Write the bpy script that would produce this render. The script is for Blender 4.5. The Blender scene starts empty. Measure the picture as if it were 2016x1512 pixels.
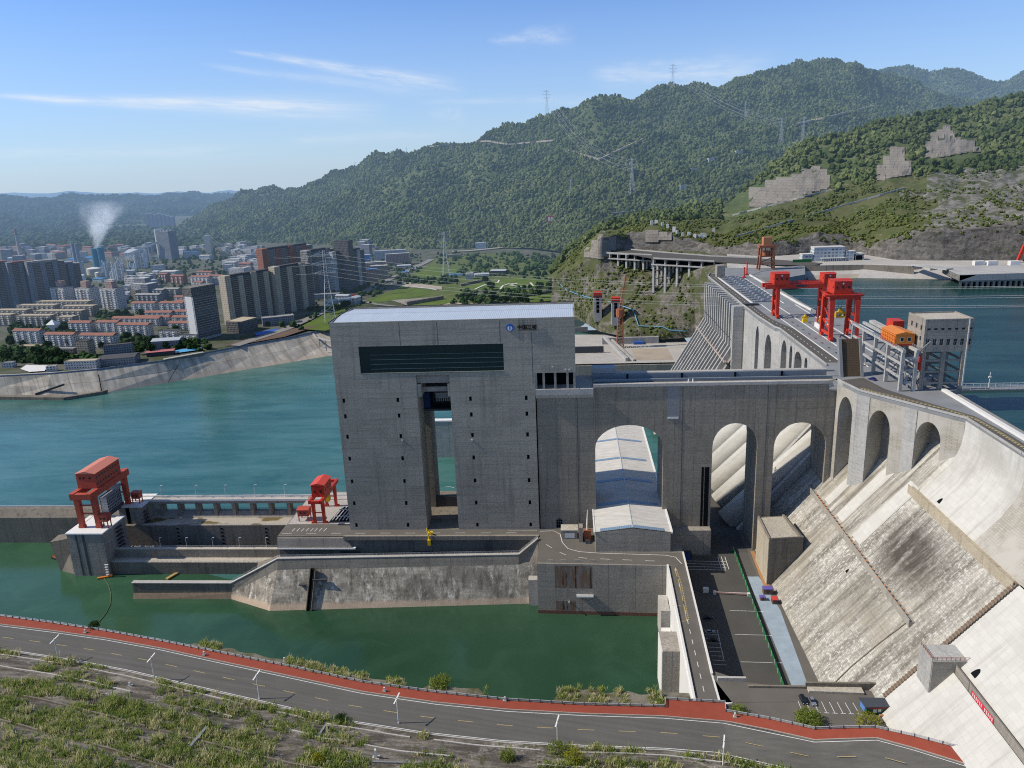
import bpy, math, random
import numpy as np
from mathutils import Vector, Matrix, noise as mnoise
R = math.radians
sc = bpy.context.scene
COL = sc.collection
random.seed(7)
rng = np.random.default_rng(11)
CAM_Z, FPX = 501.0, 1514.0
_d = Vector((218.0, 5418.0, FPX)).normalized()
_f = Vector((0, 0, 1)) - _d * _d.z
_f.normalize()
_r = _d.cross(_f)
_c, _s = math.cos(R(4.76)), math.sin(R(4.76))
FW, RT, DN = _f * _c + _r * _s, _r * _c - _f * _s, _d
def ray(px, py):
 v = Vector((px - 1008.0, py - 756.0, FPX))
 return Vector((v.dot(RT), v.dot(FW), -v.dot(DN)))
def at_z(px, py, z):
 r = ray(px, py); t = (z - CAM_Z) / r.z
 return Vector((r.x * t, r.y * t, z))
def at_y(px, py, y):
 r = ray(px, py); t = y / r.y
 return Vector((r.x * t, y, CAM_Z + r.z * t))
class MB:
 def __init__(s):
  s.v = []; s.f = []; s.m = []; s.k = []
 def add(s, vs, fs, mi=0):
  o = len(s.v); s.k.append((o, len(s.f)))
  s.v.extend(tuple(p) for p in vs)
  for q in fs:
   s.f.append(tuple(o + i for i in q)); s.m.append(mi)
  return s
 def poly(s, pts, mi=0):
  return s.add(pts, [tuple(range(len(pts)))], mi)
 def box(s, x0, x1, y0, y1, z0, z1, mi=0):
  return s.hexa([(x0, y0, z0), (x1, y0, z0), (x1, y1, z0), (x0, y1, z0)], [(x0, y0, z1), (x1, y0, z1), (x1, y1, z1), (x0, y1, z1)], mi)
 def hexa(s, lo, hi, mi=0):
  n = len(lo)
  fs = [tuple(reversed(range(n))), tuple(range(n, 2 * n))]
  fs += [(i, (i + 1) % n, n + (i + 1) % n, n + i) for i in range(n)]
  return s.add(list(lo) + list(hi), fs, mi)
 def prism(s, pts, z0, z1, mi=0):
  return s.hexa([(p[0], p[1], z0) for p in pts], [(p[0], p[1], z1) for p in pts], mi)
 def obox(s, c, ax, ay, hx, hy, z0, z1, mi=0):
  q = [(c[0] + sx * hx * ax[0] + sy * hy * ay[0], c[1] + sx * hx * ax[1] + sy * hy * ay[1]) for sx, sy in ((-1, -1), (1, -1), (1, 1), (-1, 1))]
  return s.prism(q, z0, z1, mi)
 def beam(s, p, q, w, h=None, mi=0):
  h = h or w
  p, q = Vector(p), Vector(q); d = (q - p)
  if d.length < 1e-6: return s
  d.normalize()
  u = d.cross(Vector((0, 0, 1)))
  if u.length < 1e-3: u = Vector((1, 0, 0))
  u.normalize(); n = u.cross(d)
  a = u * (w / 2); b = n * (h / 2)
  lo = [p - a - b, p + a - b, p + a + b, p - a + b]; hi = [x + (q - p) for x in lo]
  return s.hexa(lo, hi, mi)
 def tube(s, pts, r, n=6, mi=0, cap=True):
  pts = [Vector(p) for p in pts]; rr = r if isinstance(r, (list, tuple)) else [r] * len(pts)
  rings = []; prev = None
  for i, p in enumerate(pts):
   d = (pts[min(i + 1, len(pts) - 1)] - pts[max(i - 1, 0)]).normalized()
   u = d.cross(Vector((0, 0, 1))) if abs(d.z) < .98 else d.cross(Vector((0, 1, 0)))
   u.normalize()
   w = d.cross(u)
   rings.append([p + (u * math.cos(2 * math.pi * k / n) + w * math.sin(2 * math.pi * k / n)) * rr[i] for k in range(n)])
  vs = [p for ring in rings for p in ring]; fs = []
  for i in range(len(pts) - 1):
   for k in range(n):
    a = i * n + k; b = i * n + (k + 1) % n
    fs.append((a, b, b + n, a + n))
  if cap:
   fs.append(tuple(reversed(range(n)))); fs.append(tuple(range((len(pts) - 1) * n, len(pts) * n)))
  return s.add(vs, fs, mi)
 def cyl(s, x, y, z0, z1, r, n=16, mi=0, r1=None):
  return s.tube([(x, y, z0), (x, y, z1)], [r, r if r1 is None else r1], n, mi)
 def ribbon(s, A, B, mi=0):
  n = len(A)
  return s.add(list(A) + list(B), [(i, i + 1, n + i + 1, n + i) for i in range(n - 1)], mi)
 def grid(s, P, mi=0):
  a, b = len(P), len(P[0])
  return s.add([p for row in P for p in row], [(i * b + j, (i + 1) * b + j, (i + 1) * b + j + 1, i * b + j + 1) for i in range(a - 1) for j in range(b - 1)], mi)
 def each(s, name, mats, parent=None, group=1):
  ks = s.k[::group] + [(len(s.v), len(s.f))]; out = []
  for (v0, f0), (v1, f1) in zip(ks, ks[1:]):
   b = MB(); b.v = s.v[v0:v1]; b.f = [tuple(i - v0 for i in q) for q in s.f[f0:f1]]; b.m = s.m[f0:f1]; out.append(b.build(name, mats, parent))
  return out
 def build(s, name, mats, parent=None, smooth=False):
  me = bpy.data.meshes.new(name)
  o3 = Vector((0, 0, 0))
  if parent is not None:
   o3 = Vector(parent['_o'])
  me.from_pydata([(p[0] - o3.x, p[1] - o3.y, p[2] - o3.z) for p in s.v], [], s.f)
  if not isinstance(mats, (list, tuple)): mats = [mats]
  for m in mats: me.materials.append(m)
  if len(mats) > 1: me.polygons.foreach_set('material_index', s.m)
  if smooth: me.polygons.foreach_set('use_smooth', [True] * len(me.polygons))
  me.update()
  o = bpy.data.objects.new(name, me); COL.objects.link(o)
  if parent is not None:
   o.parent = parent; o['_o'] = parent['_o']
  else: o['_o'] = (0.0, 0.0, 0.0)
  return o
def tag(o, label, cat=None, group=None):
 if label: o['label'] = label
 if cat: o['category'] = cat
 if group: o['group'] = group
 return o
def thing(name, label, cat, loc=(0, 0, 0), group=None):
 o = bpy.data.objects.new(name, None); COL.objects.link(o)
 o.location = loc; o['_o'] = tuple(float(c) for c in loc); o.empty_display_size = .5
 return tag(o, label, cat, group)
def struct(name, mb, mats, smooth=False):
 o = mb.build(name, mats, None, smooth); o['kind'] = 'structure'
 return o
def place(root, loc, rz=0.0, scale=None):
 root.location = loc; root.rotation_euler = (0, 0, rz)
 if scale: root.scale = scale
 return root
def dup(root, loc, rz=0.0, label=None, group=None, scale=None):
 r = root.copy(); COL.objects.link(r); place(r, loc, rz, scale)
 if label: r['label'] = label
 if group: r['group'] = group
 for ch in root.children:
  c = ch.copy(); COL.objects.link(c); c.parent = r
  for g in ch.children:
   d = g.copy(); COL.objects.link(d); d.parent = c
 return r
ORD = ['first', 'second', 'third', 'fourth', 'fifth', 'sixth', 'seventh', 'eighth', 'ninth', 'tenth', 'eleventh', 'twelfth', 'thirteenth', 'fourteenth', 'fifteenth', 'sixteenth', 'seventeenth', 'eighteenth', 'nineteenth', 'twentieth']
class G:
 def __init__(s, name):
  s.m = bpy.data.materials.new(name); s.m.use_nodes = True
  s.t = s.m.node_tree; s.t.nodes.clear()
 def n(s, typ, out=0, ins=None, **kw):
  nd = s.t.nodes.new('ShaderNode' + typ)
  for k, v in kw.items(): setattr(nd, k, v)
  for k, v in (ins or {}).items():
   sk = nd.inputs[k]
   if isinstance(v, bpy.types.NodeSocket): s.t.links.new(v, sk)
   else: sk.default_value = v
  return nd.outputs[out]
 def math(s, op, a, b=None, c=None, clamp=False):
  ins = {0: a}
  if b is not None: ins[1] = b
  if c is not None: ins[2] = c
  return s.n('Math', ins=ins, operation=op, use_clamp=clamp)
 def pos(s): return s.n('NewGeometry')
 def obj(s): return s.n('TexCoord', out=3)
 def xyz(s, v):
  nd = s.t.nodes.new('ShaderNodeSeparateXYZ'); s.t.links.new(v, nd.inputs[0]); return nd.outputs
 def scale(s, v, sx, sy, sz): return s.n('VectorMath', ins={0: v, 1: (sx, sy, sz)}, operation='MULTIPLY')
 def noise(s, v, sc_=1.0, det=4.0, rough=.55, dist=0.0): return s.n('TexNoise', ins={'Vector': v, 'Scale': sc_, 'Detail': det, 'Roughness': rough, 'Distortion': dist})
 def ramp(s, f, stops):
  nd = s.t.nodes.new('ShaderNodeValToRGB'); s.t.links.new(f, nd.inputs[0]); e = nd.color_ramp.elements
  while len(e) < len(stops): e.new(0.5)
  for i, (p, c) in enumerate(stops):
   e[i].position = p; e[i].color = c if len(c) == 4 else (*c, 1)
  return nd.outputs[0]
 def step(s, f, a, b): return s.n('MapRange', ins={'Value': f, 'From Min': a, 'From Max': b, 'To Min': 0.0, 'To Max': 1.0})
 def mix(s, f, a, b, mode='MIX'):
  nd = s.t.nodes.new('ShaderNodeMix'); nd.data_type = 'RGBA'; nd.blend_type = mode
  for i, v in ((0, f), (6, a), (7, b)):
   if isinstance(v, bpy.types.NodeSocket): s.t.links.new(v, nd.inputs[i])
   elif i == 0: nd.inputs[0].default_value = v
   else: nd.inputs[i].default_value = v if len(v) == 4 else (*v, 1)
  return nd.outputs[2]
 def mul(s, col, f): return s.n('VectorMath', ins={0: col, 'Scale': f}, operation='SCALE')
 def bsdf(s, col, rough=.9, spec=.2, metal=0.0, normal=None, trans=None):
  ins = {'Base Color': col if isinstance(col, bpy.types.NodeSocket) else (*col[:3], 1), 'Roughness': rough, 'Specular IOR Level': spec, 'Metallic': metal}
  if normal is not None: ins['Normal'] = normal
  return s.n('BsdfPrincipled', ins=ins)
 def bump(s, h, strength=.5, dist=1.0): return s.n('Bump', ins={'Height': h, 'Strength': strength, 'Distance': dist})
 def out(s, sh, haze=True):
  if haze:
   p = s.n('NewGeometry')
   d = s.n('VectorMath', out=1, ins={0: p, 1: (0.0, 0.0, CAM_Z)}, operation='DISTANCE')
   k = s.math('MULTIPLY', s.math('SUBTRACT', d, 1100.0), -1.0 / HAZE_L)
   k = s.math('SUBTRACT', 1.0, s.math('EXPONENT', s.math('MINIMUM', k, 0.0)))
   em = s.n('Emission', ins={'Color': (*HAZE_C, 1), 'Strength': 1.0})  # haze painted as a glow in each surface, stronger with distance
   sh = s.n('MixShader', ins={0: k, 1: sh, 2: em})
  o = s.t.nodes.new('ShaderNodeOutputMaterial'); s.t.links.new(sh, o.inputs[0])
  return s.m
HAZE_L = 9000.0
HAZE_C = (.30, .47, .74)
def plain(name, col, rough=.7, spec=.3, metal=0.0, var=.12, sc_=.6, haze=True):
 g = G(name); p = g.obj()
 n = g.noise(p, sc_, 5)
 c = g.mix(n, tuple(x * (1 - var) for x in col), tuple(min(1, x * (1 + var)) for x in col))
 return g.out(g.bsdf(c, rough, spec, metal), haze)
def concrete(name, col, lines=0.0, pitch=3.0, streak=.5, mottle=.35, panel=0.0, dark=(.05, .05, .048), stain=.45, bump=.25, grain=.25):
 g = G(name); p = g.pos(); X, Y, Z = g.xyz(p)[:3]
 big = g.noise(p, .035, 6, .6)
 fine = g.noise(p, .9, 5, .65)
 st = g.noise(g.scale(p, .35, .35, .018), 1.0, 6, .65)
 c = g.mix(big, tuple(x * (1 - mottle) for x in col), tuple(min(1, x * (1 + mottle * .75)) for x in col))
 c = g.mix(g.math('MULTIPLY', g.step(st, .52, .78), streak), c, dark)
 c = g.mix(g.math('MULTIPLY', g.step(g.noise(g.scale(p, .5, .5, .03), 1.3, 5, .6), .58, .85), stain), c, tuple(min(1, x * 1.45) for x in col))
 c = g.mul(c, g.n('MapRange', ins={'Value': fine, 'From Min': .2, 'From Max': .8, 'To Min': 1 - grain, 'To Max': 1 + grain}))
 if lines:
  wob = g.noise(g.scale(p, .03, .03, 2.0), 1.0, 4, .7)
  l = g.step(wob, .5, .72)
  c = g.mix(g.math('MULTIPLY', l, lines), c, tuple(x * .45 for x in col))
  fz = g.math('FRACT', g.math('DIVIDE', Z, pitch))
  pour = g.n('TexWhiteNoise', ins={'Vector': g.n('CombineXYZ', ins={0: g.math('FLOOR', g.math('DIVIDE', g.math('ADD', X, g.math('MULTIPLY', Y, .7)), 11.3)), 1: g.math('FLOOR', g.math('DIVIDE', Z, pitch * 2)), 2: 0.0})}, noise_dimensions='3D')
  c = g.mul(c, g.n('MapRange', ins={'Value': pour, 'To Min': .93, 'To Max': 1.06}))
  jl = g.math('MULTIPLY', g.math('LESS_THAN', fz, .06), g.step(g.noise(g.scale(p, .05, .05, .5), 1.0, 4, .7), .42, .6))
  c = g.mix(g.math('MULTIPLY', jl, .5), c, tuple(x * .4 for x in col))
 if panel:
  sx = g.math('ADD', X, g.math('MULTIPLY', Y, .37))
  jx = g.math('LESS_THAN', g.math('FRACT', g.math('DIVIDE', sx, panel)), .02)
  c = g.mix(g.math('MULTIPLY', jx, .5), c, dark)
 nrm = g.bump(fine, bump, .3) if bump else None
 return g.out(g.bsdf(c, .92, .15, normal=nrm))
def windows_mat(name, wall, glass=(.03, .035, .04), bx=3.2, fz=3.0, wx=.55, wz=.5, dirt=.3, balc=0.0):
 g = G(name); p = g.obj(); X, Y, Z = g.xyz(p)[:3]
 nx = g.xyz(g.n('TexCoord', out=1))
 ax = g.math('ABSOLUTE', nx[0])
 u = g.math('ADD', g.math('MULTIPLY', Y, g.math('GREATER_THAN', ax, .5)), g.math('MULTIPLY', X, g.math('LESS_THAN', ax, .5)))
 fu = g.math('FRACT', g.math('DIVIDE', g.math('ADD', u, 500.0), bx)); fv = g.math('FRACT', g.math('DIVIDE', g.math('ADD', Z, .2), fz))
 inx = g.math('LESS_THAN', g.math('ABSOLUTE', g.math('SUBTRACT', fu, .5)), wx / 2)
 inz = g.math('LESS_THAN', g.math('ABSOLUTE', g.math('SUBTRACT', fv, .55)), wz / 2)
 cell = g.n('CombineXYZ', ins={0: g.math('FLOOR', g.math('DIVIDE', g.math('ADD', u, 500.0), bx)), 1: g.math('FLOOR', g.math('DIVIDE', Z, fz)), 2: ax})
 rnd = g.n('TexWhiteNoise', ins={'Vector': cell}, noise_dimensions='3D')
 up = g.math('LESS_THAN', g.math('ABSOLUTE', nx[2]), .5)
 win = g.math('MULTIPLY', g.math('MULTIPLY', inx, inz), up)
 wc = g.mix(g.noise(g.scale(p, .25, .25, .06), 1.0, 5), tuple(x * (1 - dirt) for x in wall), tuple(min(1, x * (1 + dirt * .5)) for x in wall))
 if balc:
  bs = g.math('MULTIPLY', g.math('LESS_THAN', fv, .16), up)
  wc = g.mix(g.math('MULTIPLY', bs, balc), wc, (.7, .7, .68))
 gc = g.mix(rnd, glass, tuple(x * 3.2 + .02 for x in glass))
 c = g.mix(win, wc, gc)
 rg = g.math('SUBTRACT', .85, g.math('MULTIPLY', win, .6))
 return g.out(g.bsdf(c, rg, .3))
def water_mat(name, deep, light, rough=.12, wave=.35, sc_=.25, foam=False, stretch=(1, 1), spec=.5, pale=.4):
 g = G(name); p = g.pos()
 pn = g.scale(p, stretch[0], stretch[1], 1)
 n1 = g.noise(pn, sc_, 5, .62, .4); n2 = g.noise(pn, sc_ * .12, 4, .55, .8); n3 = g.noise(p, .006, 3, .5)
 h = g.math('ADD', n1, g.math('MULTIPLY', n2, 1.6))
 c = g.mix(g.step(n3, .35, .65), deep, light)
 c = g.mix(g.math('MULTIPLY', g.step(n2, .45, .75), .35), c, tuple(x * 1.5 for x in light))
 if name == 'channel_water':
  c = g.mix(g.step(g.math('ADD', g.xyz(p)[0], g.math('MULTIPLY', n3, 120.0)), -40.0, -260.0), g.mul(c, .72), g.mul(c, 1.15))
 if stretch != (1, 1):
  sw = g.noise(g.scale(p, .012, .05, 1), 1.0, 8, .72, .6)
  c = g.mix(g.math('MULTIPLY', g.step(sw, .44, .70), pale), c, (.12, .225, .225))
  c = g.mix(g.math('MULTIPLY', g.step(sw, .50, .34), .5), c, tuple(x * .7 for x in deep))
 if foam:
  fo = g.math('MULTIPLY', g.step(g.noise(pn, .11, 7, .7, 1.5), .66, .74), g.step(g.noise(p, .012, 2), .5, .62))
  c = g.mix(g.math('MULTIPLY', fo, .35), c, (.45, .6, .62))
 sh = g.bsdf(c, rough, spec, normal=g.bump(h, wave, .6))
 return g.out(sh)
M = {}
M['tower'] = concrete('tower_concrete', (.335, .312, .265), lines=.6, pitch=3.0, streak=.5, mottle=.28, stain=.25, panel=0)
M['bridge'] = concrete('aqueduct_concrete', (.275, .245, .20), lines=.35, pitch=4.0, streak=.5, mottle=.3, stain=.3, panel=11)
M['wall'] = concrete('wall_concrete', (.31, .285, .25), lines=.5, pitch=3.0, streak=.45, mottle=.3, stain=.35, panel=14)
M['stained'] = concrete('stained_concrete', (.215, .19, .155), lines=.3, pitch=3.0, streak=.95, mottle=.4, stain=.25, panel=9)
M['pale'] = concrete('pale_concrete', (.42, .40, .37), lines=.0, streak=.3, mottle=.3, stain=.3)
M['lit'] = concrete('light_concrete', (.40, .395, .38), lines=.35, pitch=3.0, streak=.3, mottle=.25, stain=.3, panel=12)
M['floor'] = concrete('pale_floor', (.47, .43, .36), lines=0, streak=.15, mottle=.4, stain=.2, grain=.35)
M['asphalt'] = plain('asphalt', (.082, .079, .073), .9, .2, var=.25, sc_=.08)
M['asphalt_brown'] = plain('weathered_asphalt', (.13, .12, .105), .9, .2, var=.25, sc_=.1)
M['asphalt_new'] = plain('new_asphalt', (.036, .037, .038), .9, .2, var=.22, sc_=.15)
M['deck'] = plain('deck_slab', (.215, .225, .235), .85, .2, var=.3, sc_=.12)
M['paint_white'] = plain('white_paint', (.72, .72, .70), .7, .3, var=.08)
M['paint_yellow'] = plain('yellow_paint', (.46, .36, .15), .7, .3, var=.1)
M['path_red'] = plain('red_path', (.27, .062, .038), .85, .2, var=.2, sc_=.25)
M['kerb'] = plain('kerb_stone', (.36, .31, .27), .9, .2, var=.25, sc_=2)
M['red'] = plain('crane_red', (.52, .040, .020), .5, .35, var=.45, sc_=.5)
M['red_dull'] = plain('faded_crane_red', (.42, .075, .045), .6, .3, var=.25, sc_=.4)
M['orange'] = plain('orange_paint', (.62, .20, .03), .5, .4, var=.12)
M['rust'] = plain('rusty_steel', (.30, .11, .06), .8, .2, var=.4, sc_=.8)
M['yellow'] = plain('yellow_machine', (.75, .50, .02), .5, .4, var=.1)
M['steel'] = plain('grey_steel', (.33, .35, .37), .5, .5, metal=.3, var=.15)
M['galv'] = plain('galvanised', (.55, .57, .58), .5, .4, metal=.2, var=.1)
M['dark'] = plain('dark_void', (.006, .007, .008), .9, .1, var=.1)
M['dark_steel'] = plain('dark_steel', (.05, .055, .065), .6, .4, var=.2)
M['black'] = plain('black_paint', (.012, .012, .014), .35, .5, var=.1)
M['blue'] = plain('blue_paint', (.03, .12, .45), .5, .4, var=.15)
M['cyan'] = plain('cyan_pipe', (.12, .34, .50), .5, .4, var=.1)
M['green_fence'] = plain('green_fence', (.02, .16, .05), .6, .3, var=.2)
M['white_wall'] = plain('white_render', (.66, .65, .62), .85, .2, var=.12, sc_=.2)
M['rail_blue'] = plain('blue_grey_rail', (.09, .11, .15), .5, .4, var=.1)
M['mat_blue'] = plain('pale_blue_matting', (.30, .37, .43), .8, .2, var=.3, sc_=.25)
M['wood'] = plain('orange_planks', (.38, .21, .10), .85, .2, var=.3, sc_=.8)
M['river'] = water_mat('river_water', (.024, .105, .088), (.050, .150, .130), rough=.24, wave=.6, spec=.4, sc_=.22, foam=True, stretch=(.35, 1))
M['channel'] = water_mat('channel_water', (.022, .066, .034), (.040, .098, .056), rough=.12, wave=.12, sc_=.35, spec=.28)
M['reservoir'] = water_mat('reservoir_water', (.010, .040, .034), (.016, .052, .046), rough=.25, wave=.35, spec=.14, pale=.12, sc_=.3, stretch=(.5, 1))
def holed(mb, O, U, V, N, w, h, holes, depth, mi=0, mr=0, back=None):
 O, U, V, N = Vector(O), Vector(U), Vector(V), Vector(N)
 us = sorted({0.0, w, *[a for q in holes for a in q[:2]]}); vs = sorted({0.0, h, *[a for q in holes for a in q[2:4]]})
 P = lambda u, v, d=0.0: O + U * u + V * v + N * d
 for i in range(len(us) - 1):
  for j in range(len(vs) - 1):
   uc, vc = (us[i] + us[i + 1]) / 2, (vs[j] + vs[j + 1]) / 2
   if any(q[0] < uc < q[1] and q[2] < vc < q[3] for q in holes): continue
   mb.poly([P(us[i], vs[j]), P(us[i + 1], vs[j]), P(us[i + 1], vs[j + 1]), P(us[i], vs[j + 1])], mi)
 for u0, u1, v0, v1 in holes:
  c = [(u0, v0), (u1, v0), (u1, v1), (u0, v1)]
  for k in range(4):
   a, b = c[k], c[(k + 1) % 4]
   mb.poly([P(*a), P(*b), P(*b, depth), P(*a, depth)], mr)
  if back is not None:
   mb.poly([P(u0, v0, depth), P(u1, v0, depth), P(u1, v1, depth), P(u0, v1, depth)], back)
def arch_pts(u0, u1, spring, rise, n=14):
 c, hw = (u0 + u1) / 2, (u1 - u0) / 2
 return [(c - hw * math.cos(math.pi * k / n), spring + rise * math.sin(math.pi * k / n)) for k in range(n + 1)]
def arcade(mb, P, top, base, openings, depth, mi=0, ms=0, back=None, w=None):
 """wall with arched openings. P(u, z, d) -> point; base(u) -> z of the foot; openings: (u0, u1, spring, rise, foot); top z or fn;
 the soffits run depth inwards"""
 topf = top if callable(top) else (lambda u: top)
 u_end = w; cur = 0.0
 prof = []
 for (u0, u1, sp, ri, ft) in sorted(openings):
  n = max(2, int((u0 - cur) / 6) + 1)
  for k in range(n + 1):
   u = cur + (u0 - cur) * k / n; prof.append((u, base(u)))
  for (u, z) in arch_pts(u0, u1, sp, ri): prof.append((u, z))
  cur = u1
 n = max(2, int((u_end - cur) / 6) + 1)
 for k in range(n + 1):
  u = cur + (u_end - cur) * k / n; prof.append((u, base(u)))
 for a, b in zip(prof, prof[1:]):
  if abs(a[0] - b[0]) > 1e-6:
   mb.poly([P(a[0], a[1], 0), P(b[0], b[1], 0), P(b[0], topf(b[0]), 0), P(a[0], topf(a[0]), 0)], mi)
  mb.poly([P(a[0], a[1], 0), P(b[0], b[1], 0), P(b[0], b[1], depth), P(a[0], a[1], depth)], ms)
 if back is not None:
  for (u0, u1, sp, ri, ft) in openings:
   mb.poly([P(u0 - 1, ft - 3, depth), P(u1 + 1, ft - 3, depth), P(u1 + 1, sp + ri + 1, depth), P(u0 - 1, sp + ri + 1, depth)], back)
def railing(mb, pts, h=1.1, step=2.5, r=.06, rails=(1.0, .55), mi=0):
 pts = [Vector(p) for p in pts]
 for a, b in zip(pts, pts[1:]):
  L = (b - a).length; n = max(1, int(L / step))
  for k in range(n + 1):
   p = a + (b - a) * (k / n)
   mb.beam(p, p + Vector((0, 0, h)), r * 2, r * 2, mi)
  for q in rails:
   mb.beam(a + Vector((0, 0, h * q)), b + Vector((0, 0, h * q)), r * 1.6, r * 1.6, mi)
def house_box(name, label, cat, x0, x1, y0, y1, z0, z1, wall, roof, rise=1.2, over=.5, along='y', win=None, group=None, parent=None):
 t = parent or thing(name, label, cat, ((x0 + x1) / 2, (y0 + y1) / 2, z0), group)
 b = MB().box(x0, x1, y0, y1, z0, z1)
 w = b.build('cabin_wall', wall, t)
 r = MB(); xm, ym = (x0 + x1) / 2, (y0 + y1) / 2; o = over
 if along == 'y':
  A = [(x0 - o, y0 - o, z1), (x0 - o, y1 + o, z1)]; Rg = [(xm, y0 - o, z1 + rise), (xm, y1 + o, z1 + rise)]; B = [(x1 + o, y0 - o, z1), (x1 + o, y1 + o, z1)]
  r.ribbon(A, Rg); r.ribbon(Rg, B); r.poly([A[0], Rg[0], B[0]]); r.poly([A[1], Rg[1], B[1]]); r.poly([A[0], A[1], B[1], B[0]])
 else:
  A = [(x0 - o, y0 - o, z1), (x1 + o, y0 - o, z1)]; Rg = [(x0 - o, ym, z1 + rise), (x1 + o, ym, z1 + rise)]; B = [(x0 - o, y1 + o, z1), (x1 + o, y1 + o, z1)]
  r.ribbon(A, Rg); r.ribbon(Rg, B); r.poly([A[0], Rg[0], B[0]]); r.poly([A[1], Rg[1], B[1]]); r.poly([A[0], A[1], B[1], B[0]])
 r.build('cabin_roof', roof, t)
 for (fx, fy, fz, ax, ww, hh) in (win or []):
  q = MB()
  if ax == 'x': q.box(fx - .06, fx + .06, fy - ww / 2, fy + ww / 2, fz - hh / 2, fz + hh / 2)
  else: q.box(fx - ww / 2, fx + ww / 2, fy - .06, fy + .06, fz - hh / 2, fz + hh / 2)
  q.build('window', M['winglass'], t)
 return t
g = G('window_glass'); M['winglass'] = g.out(g.bsdf((.02, .025, .03), .12, .6))
g = G('curtain_glass'); p = g.pos(); X, Y, Z = g.xyz(p)[:3]
n = g.noise(g.scale(p, 1.2, 1, .25), 1.0, 3)
c = g.mix(n, (.004, .016, .017), (.010, .030, .033))
fx = g.math('LESS_THAN', g.math('FRACT', g.math('DIVIDE', X, 1.6)), .08)
c = g.mix(g.math('MULTIPLY', fx, .5), c, (.02, .045, .05))
M['curtain'] = g.out(g.bsdf(c, .25, .25))
g = G('ribbed_metal_roof'); p = g.pos(); X, Y, Z = g.xyz(p)[:3]
fx = g.math('FRACT', g.math('DIVIDE', X, 1.1))
c = g.mix(g.math('LESS_THAN', fx, .28), (.47, .53, .60), (.33, .39, .47))
c = g.mul(c, g.n('MapRange', ins={'Value': g.noise(g.scale(p, .4, .05, 1), 1, 4), 'To Min': .86, 'To Max': 1.12}))
M['roof_metal'] = g.out(g.bsdf(c, .5, .4))
g = G('hall_roof_metal'); p = g.pos(); X, Y, Z = g.xyz(p)[:3]
fy = g.math('FRACT', g.math('DIVIDE', Y, 1.0))
c = g.mix(g.math('LESS_THAN', fy, .16), (.62, .60, .56), (.52, .50, .46))
nz = g.noise(g.scale(p, .05, .5, 1), 1, 6, .65)
c = g.mul(c, g.n('MapRange', ins={'Value': nz, 'From Min': .25, 'From Max': .75, 'To Min': .72, 'To Max': 1.12}))
c = g.mix(g.math('MULTIPLY', g.step(g.noise(p, .12, 5, .6), .62, .8), .35), c, (.22, .20, .17))
M['hall_roof'] = g.out(g.bsdf(c, .75, .2))
g = G('skylight_sheet'); p = g.pos(); X, Y, Z = g.xyz(p)[:3]
c = g.mix(g.math('LESS_THAN', g.math('FRACT', g.math('DIVIDE', X, 1.0)), .14), (.16, .25, .36), (.36, .44, .52))
M['skylight'] = g.out(g.bsdf(c, .3, .5))
# ================================================================== ship lift tower
T0, T1, TF, TB = -135.4, -21.6, 413.2, 460.5
t = thing('ship_lift_tower', 'tall grey ship lift tower with a dark glass band and a central slot', 'ship lift', ((T0 + T1) / 2, 437, 296))
WX = {0: (-131.4, -100.0), 1: (-58.3, -26.7)}; WZ = (377.0, 367.6, 355.2, 341.5, 327.2, 313.2, 299.0)
for k, (x0, x1) in enumerate(((T0, -88.5), (-69.6, T1))):
 m = MB(); holes = [(wx - x0 - .75, wx - x0 + .75, z - 255 - 1.3, z - 255 + 1.3) for wx in WX[k] for z in WZ]
 holed(m, (x0, TF, 255), (1, 0, 0), (0, 0, 1), (0, 1, 0), x1 - x0, 391.3 - 255, holes, .9)
 m.poly([(x0, TF, 255), (x0, 429.2, 255), (x0, 429.2, 391.3), (x0, TF, 391.3)])
 m.poly([(x1, TF, 255), (x1, 429.2, 255), (x1, 429.2, 391.3), (x1, TF, 391.3)])
 m.poly([(x0, 429.2, 255), (x1, 429.2, 255), (x1, 429.2, 391.3), (x0, 429.2, 391.3)])
 m.build('front_column', M['tower'], t)
 for wx in WX[k]:
  for z in WZ:
   MB().box(wx - .75, wx + .75, TF + .85, TF + .95, z - 1.3, z + 1.3).build('window', M['dark'], t)
 MB().box(x0, x1, 445, TB, 255, 391.3).build('rear_column', M['tower'], t)
m = MB().box(-88.5, -86.2, TF + .3, 429, 378.6, 386.0).box(-71.0, -69.6, TF + .3, 429, 378.6, 386.0)
m.each('corbel', M['tower'], t)
MB().box(-88.4, -69.7, TF + 1.2, TF + 2.2, 386.4, 391.2).build('recessed_panel', M['wall'], t)
MB().box(-88.5, -69.6, 417.0, 418.4, 380.6, 383.4).build('cross_beam', M['wall'], t)
m = MB().box(-92, -66, 429.5, 443, 365.0, 366.2).box(-91, -66, 442.5, 443, 366.2, 384)
m.build('machine_platform', M['dark_steel'], t)
m = MB().box(-82, -73, 434, 440, 371.6, 374.6).box(-82.6, -72.4, 433.4, 440.6, 374.6, 375.0)
for q in range(7): m.box(-81.6 + q * 1.3, -81.0 + q * 1.3, 433.8, 434.2, 369.6, 374.6)
m.build('lift_machine', M['steel'], t)
m = MB().box(-90, -85.2, 431, 438, 366.4, 376.0)
for q in range(6): m.box(-85.2, -84.6, 431, 438, 367 + q * 1.5, 367.8 + q * 1.5)
m.build('lift_cabinet', plain('deep_blue_paint', (.015, .04, .12), .6), t)
MB().box(-88.6, -69.5, 445.5, 447.5, 262, 303.0).build('rear_cross_wall', M['dark_steel'], t)
MB().box(-134, -23, 429.4, 444.8, 262, 270).build('chamber_floor', M['dark_steel'], t)
MB().box(-88.4, -69.7, TF + .4, 429, 294.5, 296.1).build('slot_sill', M['stained'], t)
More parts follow.
